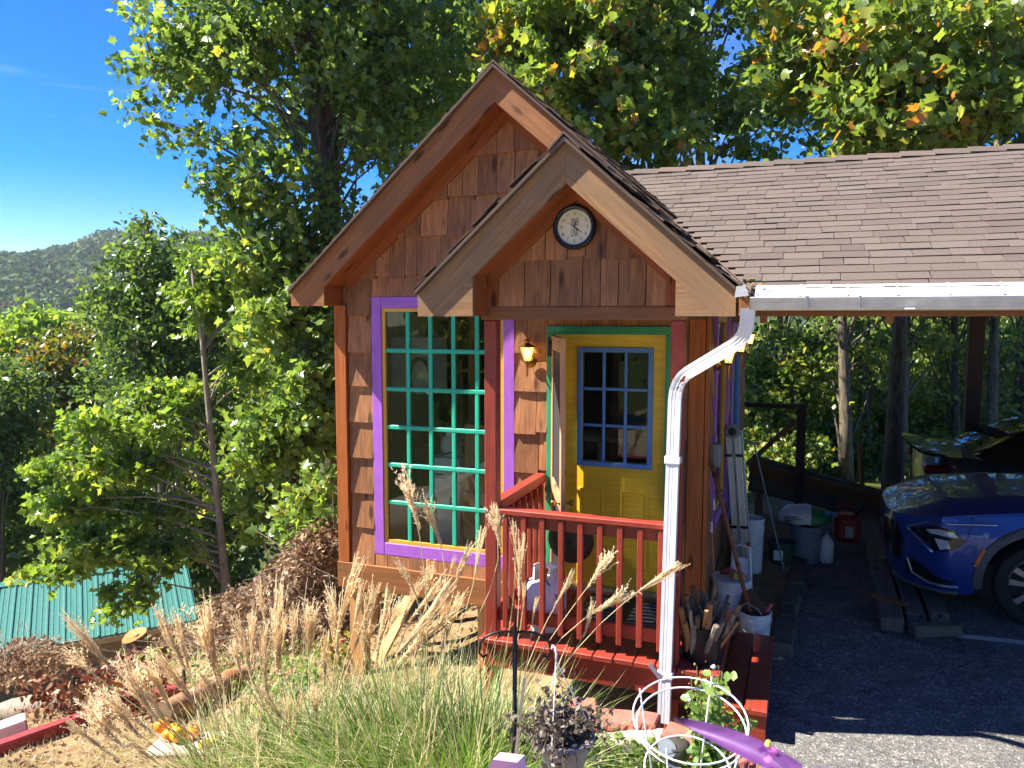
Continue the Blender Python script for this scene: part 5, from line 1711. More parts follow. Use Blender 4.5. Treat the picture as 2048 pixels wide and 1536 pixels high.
MB().lathe([(.018, 0), (.018, .03), (0, .035)], (-.37, 6.92, .615), 10).build('cap', paint('cap_red', srgb(170, 30, 28), .4), sw)

# ------------------------------------------------------------------ deeper in the carport
grey_b = bucket((.12, 8.72, 0), 'grey blue bucket on the carport floor under the bag', .165, .40, plain('greyblue_plastic', srgb(112, 122, 132), .5))
def bag():
    c = Vector((.10, 8.72, .402))
    t = thing('soil_bag', 'green and white plastic soil bag slumped on the grey bucket', 'bag', c)
    V0, F0 = ico(3)
    P = V0 * np.array([.27, .19, .135])
    P[:, 2] = np.where(P[:, 2] < -.05, -.05 + (P[:, 2] + .05) * .2, P[:, 2])
    P += .012 * np.sin(V0[:, [1, 2, 0]] * 9 + 1) + .006 * np.sin(V0 * 23)
    P[:, 2] += .068
    k = NT('bag_plastic_print')
    tcx = k.coord((1, 1, 1), rand=False)
    sp_ = k.new('SeparateXYZ'); k.L(tcx, sp_.inputs[0])
    mr = k.new('MapRange'); mr.inputs['From Min'].default_value = -.27; mr.inputs['From Max'].default_value = .27
    k.L(sp_.outputs[0], mr.inputs['Value'])
    col = k.ramp(mr.outputs['Result'], [(0, srgb(196, 200, 194)), (.62, srgb(40, 110, 70))], 'CONSTANT')
    k.fin(col, .3, .5)
    me = mesh_np('sack', P, F0, None, True)
    obj('sack', me, k.mat, t, Matrix.Translation(c))
    for x0, x1, z0 in ((-.20, -.06, .10), (-.20, -.02, .08), (-.20, -.08, .06)):
        MB().box(c.x + x0, c.x + x1, c.y - .182, c.y - .176, c.z + z0 - .004, c.z + z0 + .004).build('print', M['black'], t)
bag()
jg = thing('plastic_jug', 'clear white plastic jug beside the grey bucket', 'jug', (.33, 8.75, 0))
MB().lathe([(0, 0), (.07, 0), (.075, .02), (.075, .20), (.05, .25), (.02, .28), (.02, .31), (0, .31)], (.33, 8.75, 0), 18).build('body', M['whiteplastic'], jg, smooth=True, auto=50)
MB().lathe([(.024, .30), (.024, .325), (0, .325)], (.33, 8.75, 0), 12).build('cap', M['grey'], jg)
gc = thing('gas_can', 'red plastic fuel can on a plank at the back of the carport', 'fuel can', (.56, 9.35, .09))
MB().box(.42, .70, 9.22, 9.48, .093, .40, .05).build('body', paint('fuel_can_red', srgb(140, 16, 20), .4), gc)
MB().tube([(.46, 9.35, .40), (.47, 9.35, .47), (.56, 9.35, .49), (.63, 9.35, .47), (.64, 9.35, .40)], .018, 8).build('handle', paint('fuel_can_red_handle', srgb(140, 16, 20), .4), gc, smooth=True)
MB().tube([(.66, 9.35, .39), (.70, 9.32, .46), (.73, 9.28, .54)], [.03, .02, .012], 8).build('spout', M['black'], gc, smooth=True)
MB().box(.54, .62, 9.214, 9.22, .16, .28, .001).build('label', plain('label_pale', srgb(150, 170, 160), .5), gc)
bx_ = bx('plank', .36, 1.0, 9.24, 9.46, 0, .09, M['greytimber'], None)
tag(bx_, 'short thick plank under the red fuel can', 'plank')
fp = thing('flower_pot', 'dark green nursery pot near the foot of the ladder', 'pot', (-.12, 8.35, .06))
MB().lathe([(0, 0), (.10, 0), (.135, .2), (.145, .2), (.145, .23), (.13, .23), (.10, .02), (0, .02)], (-.12, 8.35, .06), 20).build('pot', plain('pot_green', srgb(40, 70, 52), .5), fp, smooth=True, auto=40)
MB().box(-.19, -.10, 8.21, 8.218, .12, .22, .001).build('label', M['whiteplastic'], fp)
rk = thing('gardening_rake', 'thin metal rod tool leaning in the dark corner by the bag', 'rake', (-.10, 8.1, .062))
MB().tube([(-.08, 8.05, .062), (-.42, 8.35, 1.30)], .009, 7).build('rod', M['grey'], rk)
MB().tube([(-.48, 8.35, 1.30), (-.36, 8.35, 1.302)], .016, 7).build('grip', M['grey'], rk)

# timbers on the floor
for i, (p0, p1, w, h, lab) in enumerate(((((.79, 6.93), (.86, 10.5)), None, .18, .115, 'longest grey timber lying on the carport floor, nearest the cabin'),
                                         (((.995, 7.16), (1.03, 9.6)), None, .145, .10, 'middle grey timber lying on the carport floor'),
                                         (((1.185, 7.24), (1.20, 8.7)), None, .145, .10, 'third grey timber lying on the floor by the blue vehicle'))):
    t = thing('timber', lab, 'timber', (p0[0][0], p0[0][1], 0), 'grey timbers on the carport floor')
    board('beam', (p0[0][0], p0[0][1], h / 2 + .001), (p0[1][0], p0[1][1], h / 2 + .001), h, w, M['greytimber'], t, (0, 0, 1), .008)
t = thing('timber', 'short grey timber lying crosswise in front of the white line', 'timber', (1.1, 7.0, 0), 'grey timbers on the carport floor')
board('beam', (.93, 6.90, .05), (1.30, 7.06, .05), .098, .12, M['greytimber'], t, (0, 0, 1), .012)
t = thing('board_offcut', 'grey board offcut lying across the middle of the timbers', 'offcut', (.95, 8.75, .117))
board('offcut', (.80, 8.68, .135), (1.10, 8.76, .135), .035, .14, M['greytimber'], t)
t = thing('bark_slab', 'pointed brown sliver of wood on the long timber', 'slab', (.8, 7.35, .116))
polyboard('sliver', [(0, 0), (.02, .018), (.30, .014), (.32, 0)], -.05, .05, 0, M['rake'], t).matrix_basis = Matrix.Translation((.80, 7.38, .126)) @ Matrix.Rotation(R(-28), 4, 'Z')
# leaning planks and the rack behind
t = thing('plank_pile', 'dark wide planks leaning in a slope at the rear of the carport', 'planks', (.4, 10.7, 0))
for i, (dy, w, dz) in enumerate(((0, .28, 0), (.10, .24, .10), (-.12, .2, -.14))):
    board('plank', (-.58, 10.62 + dy, .56 + dz), (1.5 - .2 * i, 10.62 + dy, .14 + max(dz, -.02)), w, .035, [M['beam'], M['greytimber'], M['greytimber']][i], t, (0, -.25, 1))
for x in (-.45, .6):
    bx('support', x - .05, x + .05, 10.52, 10.80, -.04, .22 if x > 0 else .36, M['greytimber'], t)
rkf = thing('lumber_rack', 'dark wooden frame with a diagonal brace behind the cabin corner', 'rack', (.04, 10.3, 0))
dk = wood('dark_old_wood', srgb(44, 34, 28), srgb(70, 54, 44), None)
bx('post', -.01, .10, 10.25, 10.35, 0, 1.52, dk, rkf)
bx('rail', -.80, -.012, 10.27, 10.33, 1.46, 1.52, dk, rkf)
bx('post', -.86, -.80, 10.25, 10.35, 0, 1.52, dk, rkf)
board('brace', (-.60, 10.36, .70), (-.03, 10.36, 1.30), .06, .03, M['beam'], rkf)
t = thing('stake', 'rusty brown stake standing behind the timbers', 'stake', (.83, 10.8, 0))
MB().tube([(.86, 10.75, -.05), (.80, 10.76, .5), (.76, 10.78, 1.0)], [.035, .033, .03], 6).build('shaft', M['rake'], t)
MB().tube([(.76, 10.78, 1.0), (.759, 10.782, 1.03)], [.03, .012], 6).build('point', M['beam'], t)

# ------------------------------------------------------------------ the blue SUV
def carpaint(name, c, coat=1.0, metal=.35):
    k = NT(name)
    k.fin(c, .32, .5, metal)
    k.b.inputs['Coat Weight'].default_value = coat
    k.b.inputs['Coat Roughness'].default_value = .03
    return k.mat
M['bluecar'] = carpaint('blue_car_paint', (.004, .042, .27, 1))
M['blackcar'] = carpaint('black_car_paint', (.006, .007, .012, 1), 1.0, .1)
M['lens'] = plain('headlight_lens', srgb(196, 204, 212), .08, .2, .8)
M['lensdark'] = plain('headlight_dark', srgb(26, 28, 34), .1, .2, .8)
M['amberlens'] = plain('amber_reflector', srgb(206, 96, 30), .2, 0, .8)
M['cladding'] = plain('grey_cladding', srgb(74, 76, 80), .5)
M['tint'] = plain('tinted_car_glass', srgb(12, 14, 18), .04, .0, 1.0)

def grid_mesh(P, closed=False):
    n, m = len(P), len(P[0])
    v = [p for r_ in P for p in r_]
    f = [(i * m + j, i * m + j + 1, (i + 1) * m + j + 1, (i + 1) * m + j) for i in range(n - 1) for j in range(m - 1)]
    return v, f

def suv():
    X0, Yc, HW, L = .82, 8.32, .94, 4.55
    t = thing('parked_suv', 'blue SUV parked nose in under the carport beside the timbers', 'car', (X0 + 2.2, Yc, 0))
    WC, WR = (1.14, 3.80), .365
    def s_of(u):
        a = min(1., (max(u, 0) / .42) ** (1 / 3.5))
        b = min(1., (max(L - u, 0) / .35) ** (1 / 3.5))
        return min(a, b)
    def inset(u, w):
        top = max(0, (w - .66) / .4); low = max(0, (.5 - w) / .3)
        return .085 * top ** 2 + .05 * low ** 2 - .014 * math.exp(-((w - .74) / .05) ** 2) * min(1, max(0, (u - .4) / .5))
    def topw(u):
        return float(np.interp(u, [0, .05, .2, .5, 1.0, 1.6, 2.4, 4.0, 4.55], [.80, .815, .85, .915, .975, 1.02, 1.04, 1.06, 1.0]))
    def loww(u):
        z = float(np.interp(u, [0, .1, .5, .8, 4.0, 4.55], [.24, .21, .22, .27, .27, .30]))
        for c in WC:
            d = abs(u - c)
            if d < .46: z = max(z, .37 + math.sqrt(max(0, .46 ** 2 - d * d)) * .98)
        return z
    def S(u, w, side=-1, off=0.0):
        s = s_of(u)
        i = inset(u, w) - off
        front = max(0, 1 - u / .42)
        # inward normal in plan blends from +x at the nose to +y on the flank
        nx, ny = front ** .7, 1 - .9 * front
        l = math.hypot(nx, ny); nx /= l; ny /= l
        return Vector((X0 + u + i * nx, Yc + side * (HW * s - i * ny * (1 if s > .2 else s / .2)), w))
    us = [0, .0005, .003, .01, .03, .06, .1, .15, .2, .27, .35, .42, .47, .51, .55, .575] + list(np.arange(.6, 1.5, .04)) + list(np.arange(1.55, 3.2, .12)) + list(np.arange(3.24, 4.25, .04)) + [4.3, 4.4, 4.48, 4.53, 4.547, 4.55]
    body = MB()
    nw = 14
    for side in (-1, 1):
        P = [[S(u, loww(u) + (topw(u) - loww(u)) * j / nw, side) for j in range(nw + 1)] for u in us]
        body.add(*grid_mesh(P))
    # hood / deck surface
    P = []
    for u in us:
        if u > 1.75: break
        a, b = S(u, topw(u), -1), S(u, topw(u), 1)
        row = []
        for j in range(15):
            q = j / 14.; e = 1 - abs(2 * q - 1)
            p = a.lerp(b, q)
            p.z += .09 * min(1, u / .45) * math.sin(math.pi * q) ** .55 + .018 * math.exp(-((e - .35) / .07) ** 2) * min(1, u / .6)
            row.append(p)
        P.append(row)
    body.add(*grid_mesh(P))
    bo = body.build('body', M['bluecar'], t, smooth=True, auto=38)
    # greenhouse
    gh = MB()
    for side in (-1, 1):
        a = [S(1.45, topw(1.45), side), S(4.35, topw(4.35), side)]
        b = [Vector((X0 + 2.35, Yc + side * .62, 1.60)), Vector((X0 + 4.0, Yc + side * .60, 1.60))]
        gh.add([a[0], a[1], b[1], b[0]], [(0, 1, 2, 3)])
    n0, n1 = S(1.42, topw(1.42), -1), S(1.42, topw(1.42), 1)
    gh.add([n0 + Vector((0, 0, .05)), n1 + Vector((0, 0, .05)), (X0 + 2.35, Yc + .62, 1.60), (X0 + 2.35, Yc - .62, 1.60)], [(0, 1, 2, 3)])
    gh.add([S(4.35, 1.02, -1), S(4.35, 1.02, 1), (X0 + 4.0, Yc + .60, 1.60), (X0 + 4.0, Yc - .60, 1.60)], [(0, 1, 2, 3)])
    gh.build('glasshouse', M['tint'], t)
    MB().add(*grid_mesh([[Vector((X0 + 2.3 + 1.75 * i / 8, Yc - .64 + 1.28 * j / 6, 1.60 + .07 * math.sin(math.pi * j / 6) ** .6 * math.sin(math.pi * min(1, .15 + i / 9)))) for j in range(7)] for i in range(9)])).build('car_roof', M['bluecar'], t, smooth=True)
    def patch(name, uw, mat, off=.006, side=-1, par=None, thick=True):
        """closed outline of (u,w) laid on the flank"""
        m = MB()
        c = (sum(p[0] for p in uw) / len(uw), sum(p[1] for p in uw) / len(uw))
        ring = []
        for i in range(len(uw)):
            p, q = uw[i], uw[(i + 1) % len(uw)]
            for k in range(4):
                ring.append((p[0] + (q[0] - p[0]) * k / 4, p[1] + (q[1] - p[1]) * k / 4))
        lv = [[S(c[0] + (r_[0] - c[0]) * f_, c[1] + (r_[1] - c[1]) * f_, side, off) for r_ in ring] for f_ in (1, .66, .33, 0.02)]
        v = [p for l in lv for p in l]; n = len(ring)
        f = [(a * n + i, a * n + (i + 1) % n, (a + 1) * n + (i + 1) % n, (a + 1) * n + i) for a in range(3) for i in range(n)]
        edge = [S(r_[0], r_[1], side, -.004) for r_ in ring]
        o = len(v); v += edge
        f += [(i, o + i, o + (i + 1) % n, (i + 1) % n) for i in range(n)]
        return m.add(v, f).build(name, mat, par or t, smooth=True, auto=40)
    def strip(name, line, w, mat, off=.009, side=-1, par=None):
        m = MB(); pts = []
        for i in range(len(line) - 1):
            for k in range(6):
                pts.append((line[i][0] + (line[i + 1][0] - line[i][0]) * k / 6, line[i][1] + (line[i + 1][1] - line[i][1]) * k / 6))
        pts.append(line[-1])
        m.tube([S(p[0], p[1], side, off - w * .4) for p in pts], w, 6)
        return m.build(name, mat, par or t, smooth=True)
    for side in (-1, 1):
        hl_ = patch('headlight', [(.16, .735), (.30, .80), (.46, .80), (.56, .70), (.46, .62), (.34, .585)], M['lensdark'], .006, side)
        patch('lens', [(.27, .76), (.36, .785), (.46, .775), (.50, .735), (.30, .735)], M['lens'], .012, side, hl_)
        patch('lens', [(.33, .70), (.42, .70), (.44, .635), (.37, .61)], M['lens'], .012, side, hl_)
        strip('light_bar', [(.78, .865), (.46, .845), (.28, .825), (.135, .735), (.32, .57)], .008, M['chrome'], .010, side, hl_)
        # arch cladding
        for c in WC:
            P = []
            for k in range(29):
                a = R(-8 + 196 * k / 28)
                P.append([S(c - math.cos(a) * r_, max(.24, .37 + math.sin(a) * r_), side, o_) for r_, o_ in ((.445, -.03), (.447, .014), (.485, .018), (.515, .012), (.52, -.004))])
            MB().add(*grid_mesh(P)).build('arch_cladding', M['cladding'], t, smooth=True, auto=50)
        patch('side_marker', [(.620, .50), (.645, .50), (.705, .655), (.680, .665)], M['amberlens'], .026, side)
        patch('fog_trim', [(.12, .30), (.46, .30), (.50, .34), (.34, .36), (.20, .47), (.15, .45)], M['lensdark'], .006, side)
        strip('fog_bar', [(.15, .455), (.18, .33), (.30, .285), (.52, .295)], .010, M['alu'], .010, side)
        strip('sill', [(.52, .24), (.30, .225), (.1, .215), (.03, .22)], .02, M['cladding'], .012, side)
        patch('grille', [(.002, .42), (.10, .40), (.11, .60), (.06, .74), (.002, .72)], M['lensdark'], .005, side)
    strip('hood_line', [(.20, .855), (.5, .918), (1.0, .978), (1.5, 1.018)], .004, M['bluecar'], .002)
    for side in (-1, 1):
        strip('panel_gap', [(.555, .70), (.575, .76), (.60, .87), (.60, .915)], .003, M['rubber'], .001, side)
        strip('panel_gap', [(.20, .845), (.5, .905), (1.0, .965), (1.45, 1.005)], .003, M['rubber'], .001, side)
        strip('panel_gap', [(1.62, .32), (1.60, .7), (1.56, 1.0)], .003, M['rubber'], .001, side)
    # wheels
    for c in WC:
        for side in (-1, 1):
            wc = Vector((X0 + c, Yc + side * (HW - .13), WR))
            Mr = Matrix.Rotation(R(90) * -side, 3, 'X')
            wh = MB().lathe([(.22, -.10), (.30, -.115), (.345, -.105), (.362, -.08), (.365, 0), (.362, .08), (.345, .108), (.30, .118), (.268, .112), (.255, .10), (.25, -.1)], wc, 44, M=Mr, cap=False).build('wheel', M['rubber'], t, smooth=True, auto=40)
            rim = MB().lathe([(.262, .10), (.262, .112), (.250, .115), (.240, .09), (.238, -.05), (.0, -.05)], wc, 40, M=Mr, cap=False)
            rim.build('rim', plain('rim_dark', srgb(60, 62, 66), .35, .7), wh, smooth=True, auto=30)
            sp = MB()
            for k in range(5):
                for da in (-.15, .15):
                    a = 2 * math.pi * k / 5 + .3
                    d = Vector((math.cos(a), math.sin(a), 0)); n = Vector((-d.y, d.x, 0))
                    p = [d * .05 + n * (da * .12) - n * .012, d * .05 + n * (da * .12) + n * .016, d * .25 + n * (da * .42) + n * .030, d * .25 + n * (da * .42) - n * .024]
                    v = [Mr @ (q + Vector((0, 0, z))) + wc for z in (.085, .05) for q in p]
                    sp.add(v, [(0, 1, 2, 3), (7, 6, 5, 4), (0, 4, 5, 1), (1, 5, 6, 2), (2, 6, 7, 3), (3, 7, 4, 0)])
            sp.lathe([(.065, .05), (.062, .09), (.03, .098), (0, .098)], wc, 20, M=Mr)
            sp.build('spokes', plain('rim_silver', srgb(176, 178, 182), .28, .9), wh)
            MB().lathe([(.15, -.01), (.15, .01), (0, .01)], wc, 26, M=Mr).build('brake_disc', M['alu'], wh)
    MB().box(X0 + .35, X0 + 4.3, Yc - .84, Yc + .84, .22, .50).build('underbody', M['rubber'], t)
    # far arch interior is closed by dark liners
suv()

def sedan():
    X0, Yc, HW, L = 1.40, 10.95, .90, 4.6
    t = thing('parked_sedan', 'dark sedan with lip spoiler parked behind the blue SUV', 'car', (X0 + 2.2, Yc, 0))
    us = [0, .004, .02, .06, .12, .2, .3, .45, .7, 1, 1.5, 2, 2.5, 3, 3.5, 4, 4.3, 4.5, 4.58, 4.6]
    def s_of(u): return min(1, (u / .35) ** (1 / 3.2) if u > 0 else 0, ((L - u) / .45) ** (1 / 3.) if u < L else 0)
    top = lambda u: float(np.interp(u, [0, .1, .5, 1.5, 3.2, 4.3, 4.6], [.93, .97, .98, .96, .93, .82, .66]))
    body = MB()
    for side in (-1, 1):
        body.add(*grid_mesh([[Vector((X0 + u + .05 * ((w_ - .5) ** 2) * max(0, 1 - u / .4), Yc + side * (HW * s_of(u) - .09 * max(0, (w_ - .6)) ** 1.5 * 4 * s_of(u)), .22 + (top(u) - .22) * w_)) for w_ in np.linspace(0, 1, 10)] for u in us]))
    body.add(*grid_mesh([[Vector((X0 + u, Yc + (2 * q - 1) * (HW - .09 * .4 ** 1.5 * 4) * s_of(u), top(u) + .05 * math.sin(math.pi * q) ** .6 * min(1, u / .2 + .2))) for q in np.linspace(0, 1, 13)] for u in us]))
    body.build('body', M['blackcar'], t, smooth=True, auto=40)
    gh = MB()
    prof = [(.55, 1.0), (.75, 1.12), (1.05, 1.28), (1.45, 1.40), (1.9, 1.45), (2.5, 1.44), (2.9, 1.36), (3.5, 1.02)]
    gh.add(*grid_mesh([[Vector((X0 + u, Yc + (2 * q - 1) * (.80 - .35 * (z - 1.0)), z - (.05 if q in (0, 1) else 0) + .03 * math.sin(math.pi * q))) for q in np.linspace(0, 1, 11)] for u, z in prof]))
    for side in (-1, 1):
        for i in range(len(prof) - 1):
            (u0, z0), (u1, z1) = prof[i], prof[i + 1]
            gh.add([(X0 + u0, Yc + side * (.80 - .35 * (z0 - 1)), z0 - .05), (X0 + u1, Yc + side * (.80 - .35 * (z1 - 1)), z1 - .05), (X0 + u1, Yc + side * .84, .94), (X0 + u0, Yc + side * .84, .94)], [(0, 1, 2, 3)])
    gh.build('glasshouse', M['tint'], t, smooth=True, auto=40)
    MB().add(*grid_mesh([[Vector((X0 - .10 + .30 * i / 5 + .10 * abs(2 * q - 1) ** 3, Yc + (2 * q - 1) * .80, 1.045 - .03 * i / 5 + .015 * (1 - i / 5.) - .03 * abs(2 * q - 1) ** 4)) for q in np.linspace(0, 1, 15)] for i in range(6)])
             ).add(*grid_mesh([[Vector((X0 - .10 + .30 * i / 5 + .10 * abs(2 * q - 1) ** 3, Yc + (2 * q - 1) * .80, 1.045 - .06 * i / 5 - .015 - .03 * abs(2 * q - 1) ** 4)) for q in np.linspace(0, 1, 15)] for i in range(6)])).build('spoiler', M['blackcar'], t, smooth=True)
    for side in (-1, 1):
        MB().box(X0 + .02, X0 + .30, Yc + side * .72 - .12, Yc + side * .72 + .12, .76, .88, .03).build('taillight', paint('tail_red', srgb(120, 20, 16), .2), t)
    for c in (.95, 3.65):
        for side in (-1, 1):
            MB().lathe([(.2, -.1), (.30, -.1), (.33, -.07), (.335, 0), (.33, .07), (.30, .1), (.2, .1)], (X0 + c, Yc + side * (HW - .10), .335), 28, M=Matrix.Rotation(R(90), 3, 'X')).build('wheel', M['rubber'], t, smooth=True, auto=40)
sedan()
# ------------------------------------------------------------------ the yard on the downhill side
def gpx(px, py, lift=0.0):
    """ground point seen at a pixel"""
    d = ray(px, py)
    t = 1.0
    for _ in range(600):
        p = d * t
        if p[2] + CZ < gzf(p[0], p[1]) + lift: break
        t += .1
    for _ in range(10):
        t -= .01
        p = d * t
        if p[2] + CZ > gzf(p[0], p[1]) + lift: break
    return Vector((p[0], p[1], gzf(p[0], p[1]) + lift))

# --- teal roofed shed down the bank
def shed():
    A = Vector((-13.3, 13.8, -3.02)); dv = Vector((.652, .758, 0)); pv_ = Vector((.758, -.652, 0))
    Lr, run, pitch = 9.0, 2.14, .33
    t = thing('shed', 'low shed with teal ribbed metal roof down the bank', 'shed', (A.x - 3, A.y - 3, gzf(A.x - 3, A.y - 3)))
    roofm = paint('teal_metal_roof', srgb(64, 118, 110), .38, .05, srgb(120, 170, 160), .02)
    P = lambda s, h, z=0: A - dv * s + pv_ * h + Vector((0, 0, -pitch * abs(h) + z))
    ro = MB()
    for sg in (-1, 1):
        ro.add([P(0, 0), P(Lr, 0), P(Lr, sg * run), P(0, sg * run), P(0, 0, -.03), P(Lr, 0, -.03), P(Lr, sg * run, -.03), P(0, sg * run, -.03)],
               [(0, 1, 2, 3), (4, 7, 6, 5), (0, 3, 7, 4), (1, 5, 6, 2), (2, 6, 7, 3)])
    ro = ro.build('roof', roofm, t)
    k = 0
    s = .05
    while s < Lr:
        big = k % 3 == 0
        w, h = (.028, .03) if big else (.014, .012)
        for sg in (1,):
            m = MB()
            m.add([P(s - w, .02, .002), P(s - w * .5, .02, h), P(s + w * .5, .02, h), P(s + w, .02, .002), P(s - w, sg * run, .002), P(s - w * .5, sg * run, h), P(s + w * .5, sg * run, h), P(s + w, sg * run, .002)],
                  [(0, 4, 5, 1), (1, 5, 6, 2), (2, 6, 7, 3), (4, 7, 6, 5)])
            m.build('roof_rib', roofm, ro)
        k += 1; s += .10
    MB().add([P(-.03, -.14, .035), P(Lr, -.14, .035), P(Lr, 0, .05), P(-.03, 0, .05), P(Lr, .14, .035), P(-.03, .14, .035), P(-.03, .14, .01), P(Lr, .14, .01)], [(0, 1, 2, 3), (3, 2, 4, 5), (5, 4, 7, 6)]).build('ridge_cap', roofm, ro)
    wall_ = MB()
    zb = -6.6
    def W_(s, h, z): 
        p = A - dv * s + pv_ * h; return (p.x, p.y, z)
    ze = A.z - pitch * run - .035
    for h in (run - .25, -run + .25):
        wall_.add([W_(.25, h, zb), W_(Lr - .2, h, zb), W_(Lr - .2, h, ze + .05), W_(.25, h, ze + .05)], [(0, 1, 2, 3)])
    for s_ in (.25, Lr - .2):
        wall_.add([W_(s_, run - .25, zb), W_(s_, -run + .25, zb), W_(s_, -run + .25, ze + .05), W_(s_, 0, A.z - .05), W_(s_, run - .25, ze + .05)], [(0, 1, 2, 3, 4)])
    wl_ = wall_.build('wall', paint('tan_wall', srgb(160, 132, 100), .7, .08), t)
    z = ze
    fas = board('fascia', P(-.02, run + .012, -.09), P(Lr, run + .012, -.09), .12, .02, paint('tan_fascia', srgb(176, 148, 118), .6), t)
    for i in range(6):
        z0 = ze - .12 - .2 * i
        board('clapboard', Vector(W_(.22, run - .235, z0)), Vector(W_(Lr - .2, run - .235, z0)), .19, .02, paint('tan_clapboard', srgb(166, 138, 106), .7, .08), wl_, (0, 0, 1))
shed()

# --- logs, timbers, stump
def log(px0, py0, px1, py1, r, label, mat, cut=None, name='log', group=None):
    a, b = gpx(px0, py0), gpx(px1, py1)
    a.z += r * .8; b.z += r * .8
    t = thing(name, label, 'log', a - Vector((0, 0, r)), group)
    n = 9
    path = [a.lerp(b, i / n) + Vector((random.uniform(-.02, .02), random.uniform(-.02, .02), random.uniform(-.012, .012))) for i in range(n + 1)]
    rad = [r * random.uniform(.82, 1.12) for _ in path]
    MB().tube(path, rad, 12, cap=False).build('bark', mat, t, smooth=True)
    d = (b - a).normalized()
    for p, q, rr in ((path[0], -d, rad[0]), (path[-1], d, rad[-1])):
        x = q.orthogonal().normalized(); y = q.cross(x)
        m = MB().add([p + q * .004] + [p + (x * math.cos(w) + y * math.sin(w)) * rr * .97 for w in np.linspace(0, 6.283, 13)[:-1]], [(0, i + 1, (i + 1) % 12 + 1) for i in range(12)])
        m.build('cut_end', cut or M['lumber'], t)
    return t
log(36, 1362, 172, 1346, .14, 'dark weathered log lying highest on the bank among russet leaves', M['bark'])
log(98, 1382, 250, 1338, .11, 'long grey log lying below the dark one on the bank', M['barkpale'])
log(-30, 1452, 140, 1412, .12, 'grey log lying behind the red edging timber', M['barkpale'])
log(-30, 1415, 70, 1396, .12, 'short grey log half buried in russet leaves', M['bark'])
orange = wood('fresh_split_wood', srgb(104, 66, 42), srgb(164, 108, 66), srgb(150, 134, 116), .8, knots=False)
log(322, 1452, 492, 1362, .10, 'split log with fresh orange wood behind the gourds', orange, orange, name='split_log')
def stump():
    tq = dep(268, 1270, 10.2); b = Vector((tq.x, tq.y, tq.z - .45)); r = .15
    t = thing('tree_stump', 'sawn tree stump with bright orange cut top beside the teal roof', 'stump', b)
    n = 16
    prof = []
    m = MB(); v = []
    for z, k in ((min(-.15, gzf(b.x, b.y) - b.z - .1), 1.35), (.0, 1.12), (.15, 1.02), (.45, 1.0)):
        for i in range(n):
            w = 2 * math.pi * i / n
            rr = r * k * (1 + .06 * math.sin(3 * w) + .04 * math.sin(7 * w))
            v.append(b + Vector((rr * math.cos(w), rr * math.sin(w), z + (.055 * math.sin(w + .3) if z > .4 else 0))))
    f = [(j * n + i, j * n + (i + 1) % n, (j + 1) * n + (i + 1) % n, (j + 1) * n + i) for j in range(3) for i in range(n)]
    m.add(v, f).build('bark', M['bark'], t, smooth=True)
    top = v[-n:]
    c = sum((Vector(p) for p in top), Vector()) / n
    MB().add([c + Vector((0, 0, -.02))] + [Vector(p) + Vector((0, 0, .001)) for p in top], [(0, i + 1, (i + 1) % n + 1) for i in range(n)]).build('cut_top', wood('fresh_cut_face', srgb(164, 88, 42), srgb(196, 120, 66), None, knots=False), t)
    MB().add([c + Vector((-.02, -.03, -.012)), c + Vector((.06, -.02, .03)), c + Vector((.03, .05, .03))], [(0, 1, 2)]).build('splinter', M['rake'], t)
stump()
def edging(px0, py0, px1, py1, label):
    a, b = gpx(px0, py0, .05), gpx(px1, py1, .05)
    t = thing('edging_timber', label, 'timber', a - Vector((0, 0, .05)), 'red landscape timbers round the bed')
    board('timber', a, b, .12, .11, M['redtimber'], t, (0, 0, 1), .012)
    # iron spikes showing on top
    for q in (.15, .8):
        p = a.lerp(b, q) + Vector((0, 0, .06))
        MB().lathe([(.012, 0), (.012, .008), (0, .010)], p, 8).build('spike', M['blackmetal'], t)
edging(-60, 1520, 186, 1432, 'longest faded red edging timber at the corner of the straw bed')
edging(205, 1418, 268, 1398, 'short broken red edging timber past the green stake')
edging(275, 1400, 372, 1376, 'farthest faded red edging timber below the split log')
t = thing('white_beam', 'white painted beam end lying on the bank at the picture edge', 'beam', gpx(20, 1470))
a, b = gpx(-70, 1490, .10), gpx(52, 1446, .12)
board('beam', a, b, .13, .15, paint('chalky_white', srgb(206, 202, 196), .6, .06), t, (0, 0, 1), .006)
bd = (b - a).normalized()
board('end_grain', b + bd * .001, b + bd * .006, .12, .14, paint('beam_end_tan', srgb(186, 170, 150), .8), t, (0, 0, 1), .001)
for (px, pb, ptp, lab) in ((150, 1428, 1362, 'green metal garden stake behind the red edging timber'), (369, 1374, 1340, 'dark garden stake beside the farthest edging timber')):
    g_ = gpx(px, pb)
    t = thing('garden_stake', lab, 'stake', g_)
    h = (pb - ptp) * (g_ - Vector((0, 0, CZ))).length / 1600.
    MB().box(g_.x - .012, g_.x + .012, g_.y - .012, g_.y + .012, g_.z - .1, g_.z + h, .002).build('post', plain('stake_green', srgb(44, 64, 52), .6), t)
    MB().box(g_.x - .02, g_.x + .02, g_.y - .016, g_.y - .012, g_.z + h * .5, g_.z + h * .55).build('tab', M['blackmetal'], t)

